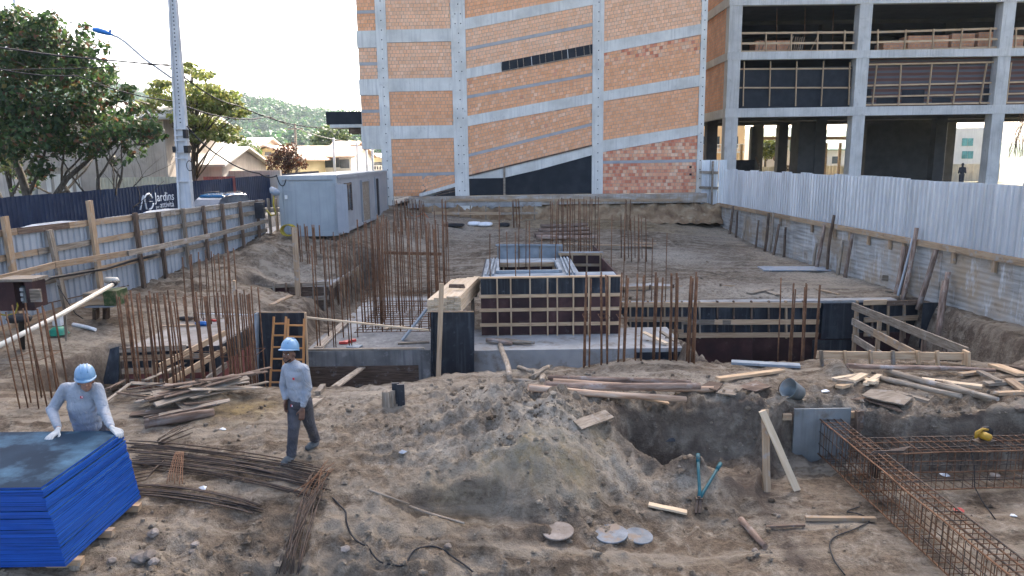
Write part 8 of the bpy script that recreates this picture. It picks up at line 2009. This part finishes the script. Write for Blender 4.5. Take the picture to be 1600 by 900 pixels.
sleeves = gross(arms, .017); sleeves[1] = (elL, .06, elL.lerp(wrL, .9), .042); sleeves[3] = (elR, .06, elR.lerp(wrR, .9), .042)
folds = [(elL.lerp(wrL, f) + Vector((-.035, -.03, .015)), .017, elL.lerp(wrL, f) + Vector((.04, -.03, -.01)), .017) for f in (.05, .3, .6)] + [(shL.lerp(elL, f) + Vector((-.045, -.04, .02)), .016, shL.lerp(elL, f) + Vector((.03, -.05, -.01)), .016) for f in (.4, .75)]
sh2 = blob("shirt", sleeves + folds + [(neck - Vector((0, 0, .06)), .072, neck - Vector((0, 0, .035)), .06)], [(c, tuple(v + .017 for v in r), t) for c, r, t in tors_e] + [(shL + Vector((-.03, .02, 0)), (.08, .08, .08)), (shR + Vector((.03, -.02, 0)), (.08, .08, .08)), (pel + Vector((0, 0, .06)), (.178, .148, .11), tdir)], .011, 8, m_shirt, w2)
tl = [(hipR, .115, kneeR, .082), (kneeR, .08, ankR + Vector((0, 0, .0)), .07), (hipL, .115, kneeL, .082), (kneeL, .08, ankL + Vector((0, 0, .02)), .07)]
folds = [(kneeR.lerp(ankR, f) + Vector((-.055, -.03, .0)), .02, kneeR.lerp(ankR, f) + Vector((.05, -.04, -.02)), .02) for f in (.1, .7, .9)] + [(kneeL.lerp(ankL, f) + Vector((-.05, -.05, .0)), .02, kneeL.lerp(ankL, f) + Vector((.05, -.04, -.02)), .02) for f in (.1, .75, .92)] + [(pel + Vector((-.1, -.08, -.1)), .02, pel + Vector((.09, -.1, -.14)), .02)]
tr2 = blob("trousers", tl + folds, [(pel - Vector((0, 0, .03)), (.165, .135, .115), tdir)], .012, 3, m_trous, w2)
for (a, t_) in ((ankR, toeR), (ankL, toeL)):
    blob("boot", [(a + Vector((0, 0, .03)), .058, a - Vector((0, 0, .035)), .058), (a - Vector((0, 0, .05)), .052, t_, .044)], [(a.lerp(t_, .6) + Vector((0, 0, -.0)), (.055, .07, .04))], .01, 2, m_boot, w2)
helmet(w2, hm2 @ Matrix.Translation((0, -.012, .055)) @ Matrix.Rotation(R(9), 4, 'X') @ Matrix.Scale(1.02, 4), m_helm)
blob("hair", [], [(tuple(hm2 @ Vector((0, -.035, .03))), (.081, .08, .072), hm2.to_3x3().to_4x4())], .008, 2, m_hair, w2)
blob("beard", [(hm2 @ Vector((-.028, .083, -.055)), .008, hm2 @ Vector((.028, .083, -.055)), .008), (hm2 @ Vector((-.05, .05, -.07)), .014, hm2 @ Vector((0, .078, -.105)), .016), (hm2 @ Vector((.05, .05, -.07)), .014, hm2 @ Vector((0, .078, -.105)), .016)], [], .006, 2, m_hair, w2)
for sx in (-1, 1):
    mb = MB(); mb.lathe([(.002, -.008), (.009, -.003), (.009, .003), (.002, .008)], hm2 @ Matrix.Translation((sx * .032, .0735, .005)), 8); mb.build("eye", m_plwhite, w2)
    mb = MB(); mb.lathe([(.001, -.006), (.0055, 0), (.001, .006)], hm2 @ Matrix.Translation((sx * .032, .0805, .005)), 8); mb.build("iris", m_hair, w2)
    mb = MB(); mb.tube([hm2 @ Vector((sx * .018, .09, .024)), hm2 @ Vector((sx * .05, .078, .026))], .005, 5); mb.build("eyebrow", m_hair, w2)
p = j(458.5, 592, -.21); mb = MB(); mb.box(p, (.03, .006, .03), -.5); mb.build("chest_emblem", m_emblem, sh2)
p = j(455.5, 634, -.16); mb = MB(); mb.box(p, (.03, .006, .03), -.4); mb.build("thigh_emblem", m_emblem, tr2); mb = MB(); mb.box(p + Vector((.01, -.006, 0)), (.01, .005, .024), -.4); mb.build("emblem_mark", m_letter, tr2)
# --- distant figure on the frame building's ground floor
pf = at(1504, 262, 52); pf.z = 1.3; hz_ = at(1504, 257, 52).z
w3 = thing("person", "dark distant figure behind the white fence in the open ground floor", "person", pf)
q = lambda dx, dz: (pf.x + dx, 52, hz_ + dz)
blob("body", [(q(-.18, -.25), .07, q(-.26, -.6), .05), (q(.18, -.25), .07, q(.26, -.6), .05), (q(-.09, -.75), .1, (pf.x - .1, 52, 1.35), .06), (q(.09, -.75), .1, (pf.x + .1, 52, 1.35), .06), (q(0, -.2), .06, q(0, -.05), .06)], [(q(0, 0), (.09, .1, .12)), (q(0, -.42), (.2, .13, .28))], .025, 2, m_trous, w3)
# ------------------------------------------------------------------ hazy air
mb = MB(); mb.box((0, 560, 60), (2400, 1400, 140))
m_h = bpy.data.materials.new("haze_air"); m_h.use_nodes = True
nt = m_h.node_tree; nt.nodes.remove(nt.nodes["Principled BSDF"])
pv_ = nt.nodes.new("ShaderNodeVolumePrincipled"); pv_.inputs["Density"].default_value = HAZE_D; pv_.inputs["Color"].default_value = (.78, .92, 1, 1); pv_.inputs["Anisotropy"].default_value = .1
nt.links.new(pv_.outputs[0], nt.nodes["Material Output"].inputs["Volume"])
tag(mb.build("haze", m_h), "thin pale haze in the air over the whole place", "haze", kind="stuff")
